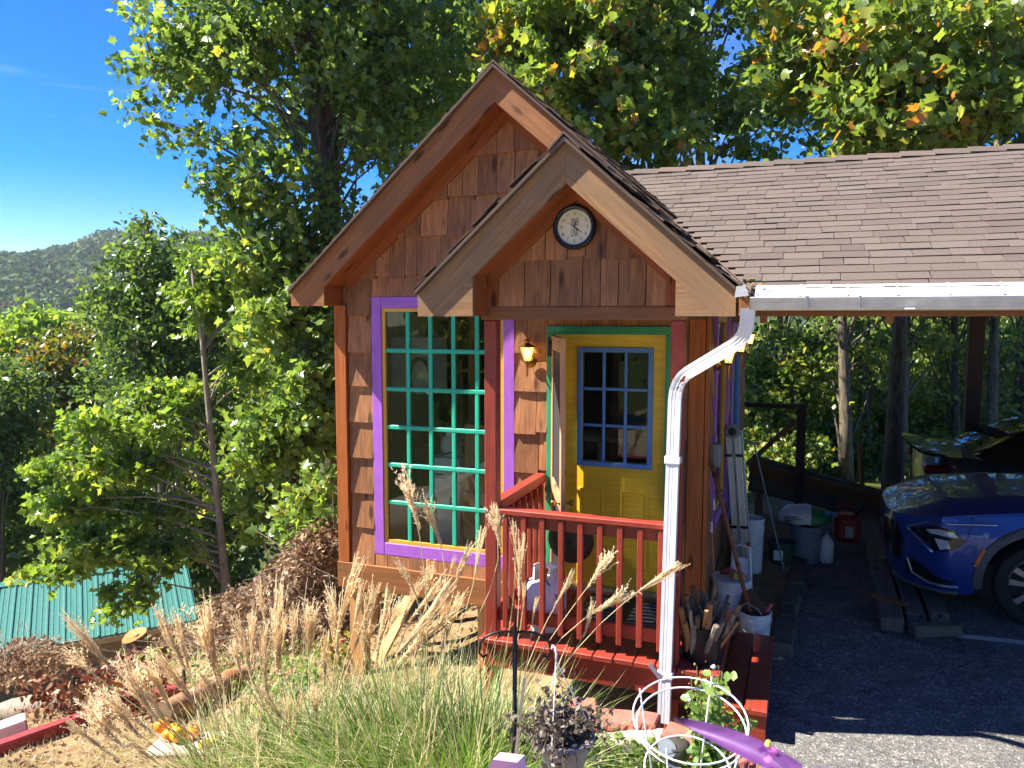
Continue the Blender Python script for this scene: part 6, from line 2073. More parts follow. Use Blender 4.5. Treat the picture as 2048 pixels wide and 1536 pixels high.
# --- gourds on a pale slab
sl_c = gpx(372, 1500)
sl = thing('stone_slab', 'pale concrete slab carrying the gourds in the grass', 'slab', sl_c)
board('slab', gpx(306, 1494, .03), gpx(446, 1492, .03), .07, .30, M['concrete'], sl, (0, 0, 1), .012)
gmat = paint('gourd_orange', srgb(232, 140, 20), .4, .12)
gmat2 = paint('gourd_yellow', srgb(238, 176, 30), .4, .12)
glabs = ['round orange gourd at the end of the pale slab', 'small orange gourd tucked in front of the round one', 'orange gourd at the back of the slab cluster', 'tall yellow orange gourd in the middle of the cluster',
         'squat orange gourd beside the tall yellow one', 'small yellow gourd alone on the slab', 'yellow orange gourd farthest along the slab']
for i, (px, py, r, m_, sq) in enumerate(((325, 1472, .058, gmat, .95), (338, 1478, .05, gmat, .9), (348, 1470, .05, gmat, .9), (356, 1484, .055, gmat2, 1.2), (384, 1484, .06, gmat, .8), (410, 1488, .045, gmat2, .8), (430, 1488, .05, gmat2, .7))):
    c = atY(px, py, sl_c.y + (-.03 if i % 2 else .04))
    c.z = sl_c.z + .066
    t = thing('gourd', glabs[i], 'gourd', c, 'gourds on the slab')
    n = 20; v = []; prof = np.linspace(0, math.pi, 9)
    for a in prof:
        for j in range(n):
            w = 2 * math.pi * j / n
            rr = r * math.sin(a) * (1 + .07 * math.cos(5 * w)) + .0005
            v.append(c + Vector((rr * math.cos(w), rr * math.sin(w), r * sq * (1 - math.cos(a)) - .012 * math.exp(-((a - math.pi) / .4) ** 2))))
    MB().add(v, [(k * n + j, k * n + (j + 1) % n, (k + 1) * n + (j + 1) % n, (k + 1) * n + j) for k in range(8) for j in range(n)]).build('flesh', m_, t, smooth=True)
    MB().tube([c + Vector((0, 0, 2 * r * sq - .02)), c + Vector((.006, 0, 2 * r * sq + .012)), c + Vector((.018, .004, 2 * r * sq + .022))], [.007, .005, .006], 6).build('stem', M['barkpale'], t)

# --- brush heap beside the stilts
def brush():
    parts = []
    for px, py, d, rx, ry, n in ((600, 1180, 9.2, 90, 80, 3600), (520, 1230, 9.6, 110, 70, 3600), (640, 1100, 9.0, 50, 60, 1900), (450, 1290, 9.8, 90, 50, 2400), (640, 1260, 8.6, 70, 60, 2600), (560, 1300, 8.4, 100, 40, 2000), (330, 1305, 10.2, 90, 30, 1200), (40, 1318, 10.6, 120, 30, 1800)):
        c = dep(px, py, d)
        q = unit(rng.standard_normal((n, 3))) * (rng.random((n, 1)) ** .5) * np.array([rx * d / 1540, .7, ry * d / 1540])
        P = np.array(c[:]) + q
        P[:, 2] = np.maximum(P[:, 2], gz(P[:, 0], P[:, 1]) + .02)
        parts.append(P)
    P = np.concatenate(parts)
    me = leaves('dead_leaves', P, rng.uniform(.035, .085, len(P)), OAKL, np.clip(rng.normal(.62, .28, len(P)), 0, 1), .3, .8)
    o = obj('brush_heap', me, M['deadleaf'])
    tag(o, 'heap of cut brush with curled brown leaves beside the cabin stilts', 'brush', kind='stuff')
    m = MB()
    for i in range(260):
        p = Vector(P[rng.integers(len(P))])
        d = Vector((random.uniform(-1, .4), random.uniform(-.6, .6), random.uniform(-.3, .5))).normalized()
        L = random.uniform(.4, 1.5); r_ = random.uniform(.003, .009)
        k = Vector((random.uniform(-.08, .08), random.uniform(-.08, .08), random.uniform(0, .1)))
        m.add(*(lambda q: (q.v, q.f))(MB().tube([p - d * L / 2, p + k, p + d * L / 2], [r_, r_ * .7, r_ * .3], 5, cap=False)))
    tag(m.build('brush_twigs', M['barkpale'], o, smooth=True), kind='stuff')
brush()
def scatter(name, label, cat, cells, n, size, tmpl, mat, mean, sd, up, droop, h=.03):
    P = []
    for px0, px1, py0, py1, w in cells:
        m_ = int(n * w)
        P.append(gpx_many(rng.uniform(px0, px1, m_), rng.uniform(py0, py1, m_)))
    P = np.concatenate(P)
    P[:, 2] += rng.random(len(P)) ** 2 * h
    me = leaves(name, P, size * rng.uniform(.5, 1.4, len(P)), tmpl, np.clip(rng.normal(mean, sd, len(P)), 0, 1), up, droop)
    return tag(obj(name, me, mat), label, cat, kind='stuff')
def gpx_many(px, py):
    d = _f[None] + _r[None] * ((px - 1024) / 1540.)[:, None] - _u[None] * ((py - 768) / 1540.)[:, None]
    t0, t1 = np.full(len(px), .5), np.full(len(px), 60.)
    for _ in range(26):
        m_ = (t0 + t1) / 2
        up = d[:, 2] * m_ + CZ - gz(d[:, 0] * m_, d[:, 1] * m_) > 0
        t0 = np.where(up, m_, t0); t1 = np.where(up, t1, m_)
    p = d * t1[:, None]
    return np.stack([p[:, 0], p[:, 1], gz(p[:, 0], p[:, 1])], -1)
scatter('russet_litter', 'russet dead leaves spread over the logs on the bank', 'leaves', ((0, 330, 1290, 1440, .6), (0, 240, 1300, 1360, .4)), 6500, .075, OAKL, M['redbrownleaf'], .6, .3, .6, .4, .38)
scatter('leaf_litter', 'scattered tan leaf litter on the ground below the cabin', 'leaves', ((0, 700, 1330, 1536, .6), (420, 980, 1230, 1420, .4)), 4200, .05, OAKL, M['deadleaf'], .65, .25, 1.2, .2, .02)
scatter('ground_cover', 'low green weeds growing on the bank beside the brush', 'weeds', ((170, 300, 1340, 1420, .3), (380, 640, 1250, 1400, .45), (480, 900, 1380, 1530, .25)), 3400, .045, DIA2, M['weed'], .35, .25, .5, .2, .16)
scatter('straw_grass', 'thin dry straw grass on the sunny ground', 'grass', ((0, 760, 1390, 1536, .8), (600, 980, 1280, 1400, .2)), 6500, .07, (np.array([(-.03, 0, 0), (.03, 0, 0), (0, 1, .2)]), np.array([(0, 1, 2)])), M['blade'], .88, .12, .2, -1.2, .01)
# dry stalks standing on the bank below the cabin
gp = gpx_many(rng.uniform(380, 980, 1500), rng.uniform(1290, 1500, 1500))
dr = unit(np.stack([rng.normal(0, .35, 1500), rng.normal(0, .35, 1500), np.ones(1500)], -1))
# young shoots sticking up out of the bank
for (px, py, lab) in ((305, 1350, 'bright green sprout growing beside the sawn stump'), (680, 1335, 'small plant with yellow flowers behind the plumes')):
    g_ = gpx(px, py)
    t = thing('sprout', lab, 'plant', g_)
    m = MB()
    for i in range(6): m.tube([g_, g_ + Vector((random.uniform(-.1, .1), random.uniform(-.1, .1), random.uniform(.15, .3)))], .004, 5)
    m.build('stem', M['weed'], t)
    P = np.array(g_[:]) + rng.normal(0, .09, (90, 3)) * [1, 1, .8] + [0, 0, .2]
    obj('foliage', leaves('foliage', P, rng.uniform(.04, .09, 90), DIA2, np.clip(rng.normal(.7 if py < 1336 else .95, .2, 90), 0, 1), .6, .3), M['weed'] if px < 400 else M['autumn'], t)
# russet dead branches standing in front of the shed
rb = thing('dead_branch', 'dead russet leaved branches in front of the teal roof', 'branch', gpx(50, 1345))
m = MB(); tips = []
for px, py, px2, py2 in ((40, 1340, 8, 1205), (60, 1330, 55, 1225), (100, 1320, 90, 1250), (150, 1320, 155, 1250), (20, 1330, 100, 1265), (10, 1335, 20, 1240)):
    a, b = gpx(px, py), dep(px2, py2, gpx(px, py).length * .98)
    b = a + (dep(px2, py2, 10.5) - dep(px, py, 10.5)) + Vector((0, .2, 0))
    mid = a.lerp(b, .5) + Vector((random.uniform(-.1, .1), 0, 0))
    m.tube([a, mid, b], [.012, .008, .003], 5)
    tips += [a.lerp(b, random.uniform(.35, 1)) + Vector(rng.normal(0, .09, 3)) for _ in range(55)]
m.build('twig', M['bark'], rb, smooth=True)
P = np.array([p[:] for p in tips])
obj('foliage', leaves('foliage', P, rng.uniform(.05, .10, len(P)), OAKL, np.clip(rng.normal(.5, .3, len(P)), 0, 1), .1, .9), M['redbrownleaf'], rb)

# ------------------------------------------------------------------ tall ornamental grass in front
def ribbon_field(roots, dirs, length, width, sag, nseg=6):
    """curved tapering blades -> verts, tris"""
    N = len(roots)
    u = np.linspace(0, 1, nseg + 1)
    V = []
    side = np.cross(dirs, np.array([0, 0, 1.0])); side = unit(side + 1e-6)
    tw = rng.uniform(-.6, .6, (N, 1)); side = unit(side + tw * unit(np.cross(side, dirs)))
    hor = dirs.copy(); hor[:, 2] = 0
    hor = unit(hor + 1e-6)
    for k in u:
        c = roots + dirs * (length * k)[:, None] + hor * (sag * length * k ** 2 * .55)[:, None] - np.array([0, 0, 1.0]) * (sag * length * k ** 2.4)[:, None]
        w = (width * (1 - k ** 1.6) * (.55 + .45 * min(1, k * 4)))[:, None] * .5
        V += [c - side * w, c + side * w]
    V = np.stack(V, 1)
    n2 = 2 * (nseg + 1)
    tf = []
    for i in range(nseg):
        a = 2 * i
        tf += [(a, a + 1, a + 3), (a, a + 3, a + 2)]
    F = (np.array(tf)[None] + (np.arange(N) * n2)[:, None, None]).reshape(-1, 3)
    return V.reshape(-1, 3), F, len(tf)

V, F, k_ = ribbon_field(gp, dr, rng.uniform(.12, .42, 1500), rng.uniform(.003, .007, 1500), rng.uniform(.0, .5, 1500), 4)
tag(obj('dry_stalks', mesh_np('dry_stalks', V, F, np.repeat(np.clip(rng.normal(.85, .15, 1500), 0, 1), k_)), M['blade']), 'dry bent stalks on the bank under the cabin', 'stalks', kind='stuff')

def plume_mesh(seed, fluffy):
    r_ = np.random.default_rng(seed)
    V, F, T = [], [], []
    def tri(a, b, c, t):
        o = len(V); V.extend([a, b, c]); F.append((o, o + 1, o + 2)); T.append(t)
    ns = 26 if not fluffy else 22
    bend = r_.uniform(-.12, .12)
    for s in range(ns):
        st = r_.uniform(0, .32)
        an = r_.uniform(0, 6.283); spread = r_.uniform(.02, .12) * (1.5 if fluffy else 1)
        ln = r_.uniform(.62, 1.0) - st * .4
        n = 9
        pts = []
        for i in range(n + 1):
            q = i / n
            z = st + ln * q * (1 - .12 * (fluffy and q))
            rad = spread * q ** 1.3 + .004
            droop = -.10 * fluffy * q ** 3
            pts.append(np.array([rad * math.cos(an) + bend * z * z + .01 * math.sin(9 * q + s), rad * math.sin(an), z + droop]))
        sd_ = np.array([math.cos(an + 1.57), math.sin(an + 1.57), 0])
        for i in range(n):
            w = .0105 * (1 - .45 * i / n)
            t = r_.uniform(.1, .5)
            a, b = pts[i], pts[i + 1]
            tri(a - sd_ * w, a + sd_ * w, b + sd_ * w * .8, t); tri(a - sd_ * w, b + sd_ * w * .8, b - sd_ * w * .8, t)
            for h in range(3 if fluffy else 1):
                p = a + (b - a) * r_.random()
                d = np.array([r_.normal(0, 1), r_.normal(0, 1), r_.uniform(.6, 2.0)]); d /= np.linalg.norm(d)
                l = r_.uniform(.03, .075)
                e = p + d * l
                x = np.cross(d, [.3, .7, .2]); x /= np.linalg.norm(x)
                tri(p - x * .007, p + x * .007, e, r_.uniform(.5, 1.0))
    return mesh_np('plume', np.array(V), np.array(F), np.array(T))
PLUMES = [plume_mesh(i, i >= 5) for i in range(9)]
for pm in PLUMES: pm.materials.append(M['plume'])

def clump(label, base, n, spread, hgt, plumes, greens=.38, straw=.2):
    base = Vector(base); base.z = gzf(base.x, base.y)
    t = thing('ornamental_grass', label, 'grass', base, 'clumps of plumed ornamental grass')
    a = rng.uniform(0, 6.283, n); rr = spread * np.sqrt(rng.random(n))
    roots = np.stack([base.x + rr * np.cos(a), base.y + rr * np.sin(a) * .7, np.full(n, base.z)], -1)
    roots[:, 2] = gz(roots[:, 0], roots[:, 1]) - .01
    dirs = unit(np.stack([np.cos(a) * .35 + rng.normal(0, .22, n), np.sin(a) * .3 + rng.normal(0, .22, n), np.ones(n)], -1))
    V, F, k = ribbon_field(roots, dirs, hgt * rng.uniform(.55, 1.2, n), rng.uniform(.006, .012, n), rng.uniform(.05, .55, n))
    tint = np.repeat(np.clip(np.where(rng.random(n) < straw, rng.normal(.88, .08, n), rng.normal(greens, .17, n)), 0, 1), k)
    Vs, Fs, Ts = [V], [F], [tint]
    o = len(V)
    items = []
    for (tx, ty, bx_, by_, d) in plumes:
        tip, bot = dep(tx, ty, d), dep(bx_, by_, d)
        L = (tip - bot).length
        dd = (tip - bot).normalized()
        items.append((bot, dd, L))
        rt = Vector((base.x + random.uniform(-.6, .6) * spread, base.y + random.uniform(-.4, .4) * spread, base.z))
        # a stalk that leaves the root and meets the plume along its own direction
        c1 = rt + Vector((0, 0, (bot.z - rt.z) * .45)); c2 = bot - dd * min(.35, (bot - rt).length * .35)
        ns = 9; pts = []
        for i in range(ns + 1):
            q = i / ns
            p = rt * (1 - q) ** 3 + c1 * 3 * q * (1 - q) ** 2 + c2 * 3 * q * q * (1 - q) + (bot + dd * L * .45) * q ** 3
            pts.append(p)
        q_ = MB().tube(pts, [.0042 - .0018 * i / ns for i in range(ns + 1)], 4, cap=False)
        vv = np.array(q_.v); f3 = []
        for f in q_.f: f3 += [(f[0], f[1], f[2]), (f[0], f[2], f[3])]
        Vs.append(vv); Fs.append(np.array(f3) + o); Ts.append(np.full(len(f3), random.uniform(.72, .97))); o += len(vv)
    me = mesh_np('blades', np.concatenate(Vs) - np.array(base[:]), np.concatenate(Fs), np.concatenate(Ts))
    tag(obj('blades', me, M['blade'], t, Matrix.Translation(base)), kind='stuff')
    for i, (bot, dd, L) in enumerate(items):
        fl = random.random() < .35
        z = dd; x = z.orthogonal().normalized()
        x = (Matrix.Rotation(random.uniform(0, 6.28), 3, z) @ x)
        y = z.cross(x)
        Mx = Matrix((x, y, z)).transposed().to_4x4()
        Mx = Mx @ Matrix.Diagonal((L * 1.35, L * 1.35, L * 1.25, 1))
        Mx.translation = bot
        po = bpy.data.objects.new('plume', PLUMES[random.randint(5, 8) if fl else random.randint(0, 4)])
        po.matrix_basis = Mx
        link(po, t)
    return t
PA = [(155, 1259, 231, 1347), (139, 1300, 202, 1362), (158, 1401, 263, 1483), (152, 1458, 240, 1521), (316, 1246, 373, 1341), (351, 1252, 380, 1347), (392, 1221, 440, 1385), (408, 1235, 445, 1380),
      (240, 1328, 316, 1445), (291, 1309, 345, 1430), (332, 1328, 402, 1427), (234, 1404, 310, 1471), (195, 1380, 285, 1480), (262, 1345, 335, 1450), (272, 1492, 320, 1530), (398, 1330, 440, 1420), (165, 1430, 255, 1500)]
PB = [(462, 1284, 484, 1354), (500, 1246, 509, 1347), (551, 1202, 554, 1351), (519, 1284, 535, 1398), (515, 1189, 537, 1262), (584, 1237, 588, 1319), (610, 1233, 618, 1322), (627, 1214, 619, 1309), (651, 1290, 649, 1376),
      (698, 1151, 673, 1284), (724, 1189, 705, 1268), (752, 1202, 708, 1297), (560, 1230, 560, 1340), (486, 1262, 505, 1370), (535, 1380, 580, 1470), (625, 1372, 636, 1460), (600, 1400, 590, 1470), (572, 1410, 585, 1480), (498, 1450, 528, 1510)]
PCc = [(774, 1221, 749, 1335), (803, 1208, 765, 1278), (875, 1173, 815, 1246), (882, 1208, 790, 1313), (885, 1227, 796, 1328), (809, 1139, 837, 1202), (828, 1177, 800, 1252), (907, 1123, 895, 1161), (807, 948, 840, 1062), (843, 998, 885, 1092),
       (955, 1075, 952, 1150), (985, 1015, 1003, 1102), (712, 1500, 690, 1536), (858, 1130, 850, 1215), (925, 1105, 905, 1190)]
PB += [(668, 1205, 676, 1320), (735, 1230, 728, 1330)]
PCc += [(845, 1250, 822, 1340), (905, 1210, 885, 1300)]
PD = [(1030, 1060, 1032, 1130), (1050, 1180, 1046, 1222), (1225, 1108, 1172, 1178), (1345, 1140, 1262, 1192), (1266, 1186, 1180, 1226), (1188, 1222, 1166, 1276), (1068, 1205, 1065, 1245), (1140, 1162, 1108, 1215), (1042, 1100, 1038, 1200)]
D4 = lambda l, a, b: [q + (random.uniform(a, b),) for q in l]
clump('plumed grass clump leaning out over the straw and gourds', dep(470, 1620, 4.6), 620, .22, .80, D4(PA, 4.4, 4.9), .5, .45)
clump('upright plumed grass clump below the brush heap', dep(640, 1600, 4.5), 1300, .30, .85, D4(PB, 4.3, 4.8), .45, .35)
clump('dense green grass clump in front of the porch post', dep(850, 1590, 4.25), 2500, .38, 1.0, D4(PCc, 4.05, 4.35), .36, .22)
clump('arching grass clump with plumes crossing the railing', dep(965, 1600, 4.1), 1500, .24, 1.0, D4(PD, 3.95, 4.2), .42)

# ------------------------------------------------------------------ garden things in front of the porch
bk_ = paint('red_retaining_block', srgb(176, 104, 92), .9, .12, None, .1, .9, 1.1, .9, .15)
blabs = ['long pinkish red wall block lying beside the downspout', 'small pinkish red wall block at the foot of the downspout', 'pinkish red wall block inside the white wire cage', 'pinkish red wall block behind the dead potted plant', 'red brick piece at the driveway corner']
for i, (px, py, w, h, d, rot) in enumerate(((1222, 1446, .30, .10, .18, .18), (1292, 1452, .15, .12, .15, -.05), (1375, 1482, .26, .10, .18, -.12), (1165, 1422, .18, .10, .16, .3), (1470, 1530, .20, .07, .10, .9))):
    Yb = 4.5 - .22 * (i == 2) - .5 * (i == 4)
    c = atY(px, py, Yb)
    t = thing('wall_block', blabs[i], 'block', c - Vector((0, 0, h / 2)), 'pinkish red wall blocks')
    v, f = cbox(w / 2, d / 2, h / 2, .010)
    me = bpy.data.meshes.new('block'); me.from_pydata(v, [], f)
    obj('block', me, bk_, t, Matrix.Translation(c) @ Matrix.Rotation(rot, 4, 'Z') @ Matrix.Rotation(random.uniform(-.08, .08), 4, 'Y'))
    # rough split face
    m = MB(); nx_, nz_ = 14, 6; P = []
    for a in range(nx_):
        P.append([Vector(((a / (nx_ - 1) - .5) * w * .98, -d / 2 - .004 - random.uniform(0, .016) * (0 < a < nx_ - 1) * (0 < b_ < nz_ - 1), (b_ / (nz_ - 1) - .5) * h * .97)) for b_ in range(nz_)])
    m.add(*grid_mesh(P))
    me = bpy.data.meshes.new('split_face'); me.from_pydata(m.v, [], m.f)
    obj('split_face', me, bk_, t, Matrix.Translation(c) @ Matrix.Rotation(rot, 4, 'Z'))
t = thing('footing_board', 'tan stone footing under the red wall blocks', 'footing', (-1.0, 4.4, -.05))
c0, c1 = atY(1176, 1492, 4.36), atY(1330, 1490, 4.36)
board('footing', c0, c1, .13, .16, M['concrete'], t, (0, 0, 1), .01)
board('support', c0 - Vector((0, -.02, .12)), c1 - Vector((0, -.02, .12)), .14, .14, M['concrete'], t, (0, 0, 1), .01)

def cage():
    c = dep(1380, 1436, 3.35)
    ax = (Vector((.06, -.30, 1))).normalized()
    x = ax.orthogonal().normalized(); y = ax.cross(x)
    g0 = c - ax * ((c.z - gzf(c.x, c.y)) / ax.z)
    t = thing('tomato_cage', 'white wire tomato cage leaning over the wall blocks', 'plant cage', g0)
    ringz = ((0, .245), (-.055, .235), (-.30, .19), (-.55, .15))
    for dz, r_ in ringz:
        cc = c + ax * dz + (x * .008 if dz == -.055 else Vector())
        MB().tube([cc + (x * math.cos(w) + y * math.sin(w)) * r_ for w in np.linspace(0, 6.283, 41)], .0042, 6, cap=False).build('ring', M['white'], t, smooth=True)
    for k in range(4):
        w = .5 + k * math.pi / 2
        d = x * math.cos(w) + y * math.sin(w)
        MB().tube([c + ax * .04 + d * .242, c + ax * -.3 + d * .19, c - ax * .55 + d * .15, g0 + d * .06 - ax * .12], .0042, 6).build('leg', M['white'], t, smooth=True)
cage()
def weed():
    b = dep(1440, 1480, 3.7); b.z = gzf(b.x, b.y)
    t = thing('weed_plant', 'leafy green weed with tiny yellow buds beside the red step', 'plant', b)
    m = MB(); P, Q = [], []
    for i in range(16):
        tip = dep(random.uniform(1375, 1500), random.uniform(1325, 1440), random.uniform(3.6, 3.9))
        mid = b.lerp(tip, .5) + Vector((random.uniform(-.05, .05), random.uniform(-.05, .05), .05))
        m.tube([b, mid, tip], [.006, .004, .0018], 5)
        for q in range(44):
            s = random.uniform(.30, .92)
            p = (b.lerp(mid, s * 2) if s < .5 else mid.lerp(tip, s * 2 - 1)) + Vector(rng.normal(0, .028, 3))
            P.append(p)
        for q in range(14):
            Q.append(mid.lerp(tip, random.uniform(.5, 1.02)) + Vector(rng.normal(0, .016, 3)))
    m.build('stem', M['weed'], t, smooth=True)
    P = np.array([p[:] for p in P]); Q = np.array([p[:] for p in Q])
    obj('foliage', leaves('foliage', P, rng.uniform(.025, .058, len(P)), DIA2, np.clip(rng.normal(.55, .2, len(P)), 0, 1), .8, .1), M['weed'], t)
    tag(obj('buds', leaves('buds', Q, rng.uniform(.008, .016, len(Q)), OAKL, np.clip(rng.normal(.75, .2, len(Q)), 0, 1), .3, -.8), M['autumn'], t), kind='stuff')
    for px, py in ((1427, 1334), (1379, 1400)):
        c = dep(px, py, 3.7); V0, F0 = ico(2)
        obj('seed_head', mesh_np('seed_head', V0 * .011 * (1 + .25 * rng.standard_normal((len(V0), 1))) , F0), M['white'], t, Matrix.Translation(c))
weed()
n = 5200
px = rng.uniform(1010, 1500, n); P = []
for q in range(n):
    Yq = random.uniform(3.6, 4.35); p = atY(px[q], 1500, Yq)
    P.append((p.x, Yq, gzf(p.x, Yq) + random.random() ** 1.5 * .28))
me = leaves('weed_carpet', np.array(P), rng.uniform(.02, .05, n), DIA2, np.clip(rng.normal(.55, .25, n), 0, 1), .8, 0)
tag(obj('weed_carpet', me, M['weed']), 'carpet of small bright weeds below the wall blocks', 'weeds', kind='stuff')

# shepherd's hook with the hanging dead plant
def hook():
    top = dep(1030, 1242, 3.3); b = Vector((top.x - .015, top.y + .02, gzf(top.x, top.y)))
    t = thing('shepherds_hook', 'black double shepherds hook standing in the grass before the porch', 'hook', b)
    MB().tube([b - Vector((0, 0, .1)), top - Vector((0, 0, .12))], .0105, 8).build('pole', M['blackmetal'], t, smooth=True)
    MB().lathe([(.016, 0), (.016, .02), (.011, .03), (.010, .10), (.004, .13), (0, .14)], top - Vector((0, 0, .13)), 10).build('finial', M['blackmetal'], t, smooth=True)
    MB().lathe([(.0135, 0), (.0135, .05)], b.lerp(top, .55), 10).build('joint', M['blackmetal'], t)
    rt = Vector(_r)
    for s_ in (-1, 1):
        pts = []
        for w in np.linspace(0, 1, 14):
            a = math.pi * w
            pts.append(top - Vector((0, 0, .06)) + rt * s_ * (.075 - .075 * math.cos(a)) + Vector((0, 0, .035 * math.sin(a) - .05 * w)))
        e = pts[-1]
        pts += [e + rt * s_ * .004 + Vector((0, 0, -.03)), e - rt * s_ * .012 + Vector((0, 0, -.05)), e - rt * s_ * .03 + Vector((0, 0, -.04))]
        MB().tube(pts, .0055, 7).build('arm', M['blackmetal'], t, smooth=True)
    return top
htop = hook()
def deadpot():
    c = dep(1128, 1472, 3.3)
    t = thing('hanging_pot', 'grey hanging pot of dried dead plant below the black hook', 'plant pot', c - Vector((0, 0, .14)))
    MB().lathe([(0, -.15), (.075, -.15), (.085, -.13), (.125, -.005), (.133, -.005), (.133, .012), (.12, .012), (.115, 0), (0, -.02)], c, 28).build('pot', plain('pot_grey', srgb(120, 122, 128), .5), t, smooth=True, auto=40)
    hk = dep(1112, 1322, 3.3)
    for w in (0.4, 2.5, 4.6):
        MB().tube([c + Vector((.128 * math.cos(w), .128 * math.sin(w), .01)), hk], .0022, 5).build('wire', M['white'], t)
    MB().tube([hk, hk + Vector((.002, 0, .03)), hk + Vector((-.004, 0, .06)), hk + Vector((-.014, 0, .065)), hk + Vector((-.02, 0, .05))], .005, 7).build('hanger', M['white'], t, smooth=True)
    m = MB(); P = []
    for i in range(120):
        a = random.uniform(0, 6.28); L = random.uniform(.10, .24)
        d = Vector((math.cos(a), math.sin(a), random.uniform(.1, 1.6))).normalized()
        p0 = c + Vector((random.uniform(-.08, .08), random.uniform(-.08, .08), 0))
        p1 = p0 + d * L * .6; p2 = p1 + Vector((d.x * .6, d.y * .6, -.7 if random.random() < .6 else .3)).normalized() * L * .55
        m.tube([p0, p1, p2], [.003, .0022, .001], 4, cap=False)
        for q in range(11): P.append(p1.lerp(p2, random.uniform(-.6, 1.05)) + Vector(rng.normal(0, .014, 3)))
    tag(m.build('dry_stems', M['bark'], t, smooth=True), kind='stuff')
    P = np.array([p[:] for p in P])
    gm = leafmat('grey_dead_leaf', [(0, (.07, .055, .045)), (.6, (.17, .14, .11)), (1, (.30, .26, .21))], .15, .8, .1)
    tag(obj('dry_leaves', leaves('dry_leaves', P, rng.uniform(.016, .036, len(P)), OAKL, np.clip(rng.normal(.5, .3, len(P)), 0, 1), .2, .5), gm, t), kind='stuff')
deadpot()
# grey stake beside the hook
t = thing('plant_stake', 'flat grey plant stake leaning beside the black hook', 'stake', gpx(1012, 1530))
a = dep(1049, 1355, 3.25); b = dep(1022, 1600, 3.25)
board('stake', b, a, .014, .004, M['alu'], t, tuple(_r), .001)
MB().tube([b - Vector((0, 0, .0)), Vector((b.x - .02, b.y, gzf(b.x, b.y)))], .006, 6).build('foot', M['grey'], t)
t = thing('garden_light', 'small round garden lamp with mesh globe inside the wire cage', 'garden lamp', dep(1352, 1500, 3.9))
c = dep(1352, 1500, 3.9)
k = NT('solar_globe'); k.fin(srgb(70, 68, 62), .3, .5)
MB().lathe([(0, -.07), (.05, -.055), (.075, -.01), (.07, .035), (.05, .05), (0, .052)], c, 20).build('globe', k.mat, t, smooth=True)
MB().lathe([(.045, .0), (.045, .012), (0, .014)], c + Vector((-.035, -.055, .03)), 18, M=Matrix.Rotation(R(70), 3, 'X')).build('solar_disc', plain('solar_grey', srgb(126, 136, 146), .3), t)
MB().tube([c - Vector((0, 0, .06)), Vector((c.x, c.y, gzf(c.x, c.y) - .05))], .008, 6).build('stem', M['blackmetal'], t)
# pink ornament in the grass
t = thing('pink_ornament', 'pale pink folded plastic ornament on a stick in the grass', 'ornament', dep(1000, 1535, 2.3))
c = dep(1002, 1538, 2.3)
rt = Vector(_r)
pm_ = plain('pink_plastic', srgb(238, 176, 208), .4)
MB().add([c + rt * -.055 + Vector((0, 0, -.03)), c + rt * -.025 + Vector((0, 0, .03)), c + rt * .045 + Vector((0, .01, .015)), c + rt * .06 + Vector((0, 0, -.05)),
          c + rt * -.05 + Vector((0, .05, -.03)), c + rt * -.02 + Vector((0, .05, .025)), c + rt * .05 + Vector((0, .06, .01)), c + rt * .06 + Vector((0, .05, -.05))],
         [(0, 1, 2, 3), (7, 6, 5, 4), (0, 4, 5, 1), (1, 5, 6, 2), (2, 6, 7, 3), (3, 7, 4, 0)]).build('petal', pm_, t)
MB().tube([c - Vector((0, 0, .03)), Vector((c.x, c.y, gzf(c.x, c.y)))], .005, 6).build('stick', M['white'], t)

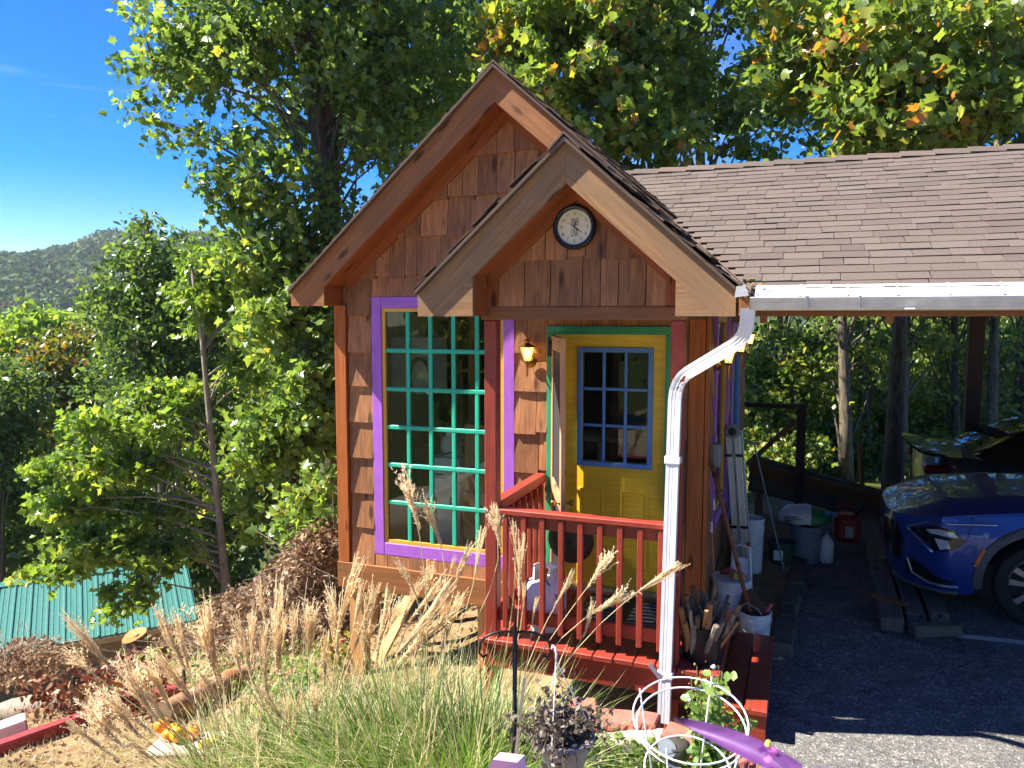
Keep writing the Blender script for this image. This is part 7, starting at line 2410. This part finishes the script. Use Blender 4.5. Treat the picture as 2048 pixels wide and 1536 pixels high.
# purple trailing plant close by, on a plinth just below the view
def purple():
    base = Vector((.16, .62, 0))
    ped = thing('plant_plinth', 'wooden plinth holding the purple trailing plant', 'plinth', base)
    bx('column', base.x - .11, base.x + .11, base.y - .11, base.y + .11, 0, 1.55, M['greytimber'], ped)
    bx('cap', base.x - .14, base.x + .14, base.y - .14, base.y + .14, 1.552, 1.58, M['greytimber'], ped)
    t = thing('purple_plant', 'purple leaved trailing plant with a small pink flower', 'plant', (base.x, base.y, 1.582))
    MB().lathe([(0, 0), (.08, 0), (.11, .16), (.118, .16), (.118, .18), (.10, .18), (.08, .02), (0, .02)], (base.x, base.y, 1.582), 24).build('pot', plain('terracotta', srgb(170, 90, 60), .8), t, smooth=True, auto=40)
    k = NT('purple_leaf')
    nz = k.noise(k.coord((8, 60, 60)), 1.5, 4)
    k.fin(k.ramp(nz, [(.3, srgb(72, 40, 86)), (.7, srgb(106, 66, 122))]), .38, .4)
    def leaf(p0, p1, w, up, par=None):
        d = (p1 - p0); L = d.length; d.normalize()
        s = d.cross(up).normalized(); n_ = s.cross(d)
        P = []
        for i in range(13):
            q = i / 12.
            ww = w * math.sin(math.pi * (q * .86 + .14) ** .8) ** .8 * (1 if q < .97 else .3)
            c_ = p0 + d * L * q + n_ * (.03 * L * math.sin(math.pi * q))
            P.append([c_ + s * ww * u_ + n_ * (abs(u_) ** 1.5 * w * .75) for u_ in (-1, -.5, 0, .5, 1)])
        m = MB().add(*grid_mesh(P))
        return m.build('leaf', k.mat, t, smooth=True)
    tip = dep(1350, 1446, .80); root = dep(1600, 1556, .72)
    leaf(root, tip, .0125, Vector((.1, -.5, .85)))
    leaf(root + Vector((.01, 0, 0)), root + Vector((.09, -.03, .0)), .012, Vector((0, -.3, 1)))
    leaf(root - Vector((0, 0, .04)), root + Vector((-.06, -.06, -.06)), .012, Vector((0, -.3, 1)))
    MB().tube([root, root + Vector((-.0, .01, -.05)), Vector((base.x, base.y, 1.70))], .004, 7).build('stem', k.mat, t, smooth=True)
    fc = dep(1536, 1504, .74)
    fm = plain('pink_flower', srgb(226, 120, 214), .5)
    m = MB()
    for i in range(3):
        a = i * 2.1
        m.add([fc, fc + Vector((.008 * math.cos(a), -.002, .008 * math.sin(a))), fc + Vector((.010 * math.cos(a + .6), -.004, .010 * math.sin(a + .6))), fc + Vector((.008 * math.cos(a + 1.2), -.002, .008 * math.sin(a + 1.2)))], [(0, 1, 2, 3)])
    m.build('flower', fm, t)
    MB().lathe([(.0, .004), (.003, .007), (.002, .011), (0, .012)], fc, 8).build('stamen', plain('stamen_yellow', srgb(230, 200, 90), .6), t)
    MB().tube([fc, root], .0022, 5).build('flower_stalk', k.mat, t)
purple()

# bits of leaf and twig on the asphalt
n = 130
P = np.stack([rng.uniform(-.05, 3.0, n), rng.uniform(3.6, 7.0, n), np.full(n, .006)], -1)
me = leaves('drive_litter', P, rng.uniform(.012, .05, n), OAKL, np.clip(rng.normal(.7, .25, n), 0, 1), 6, 0)
tag(obj('drive_litter', me, M['deadleaf']), 'bits of dry leaf scattered on the asphalt', 'litter', kind='stuff')
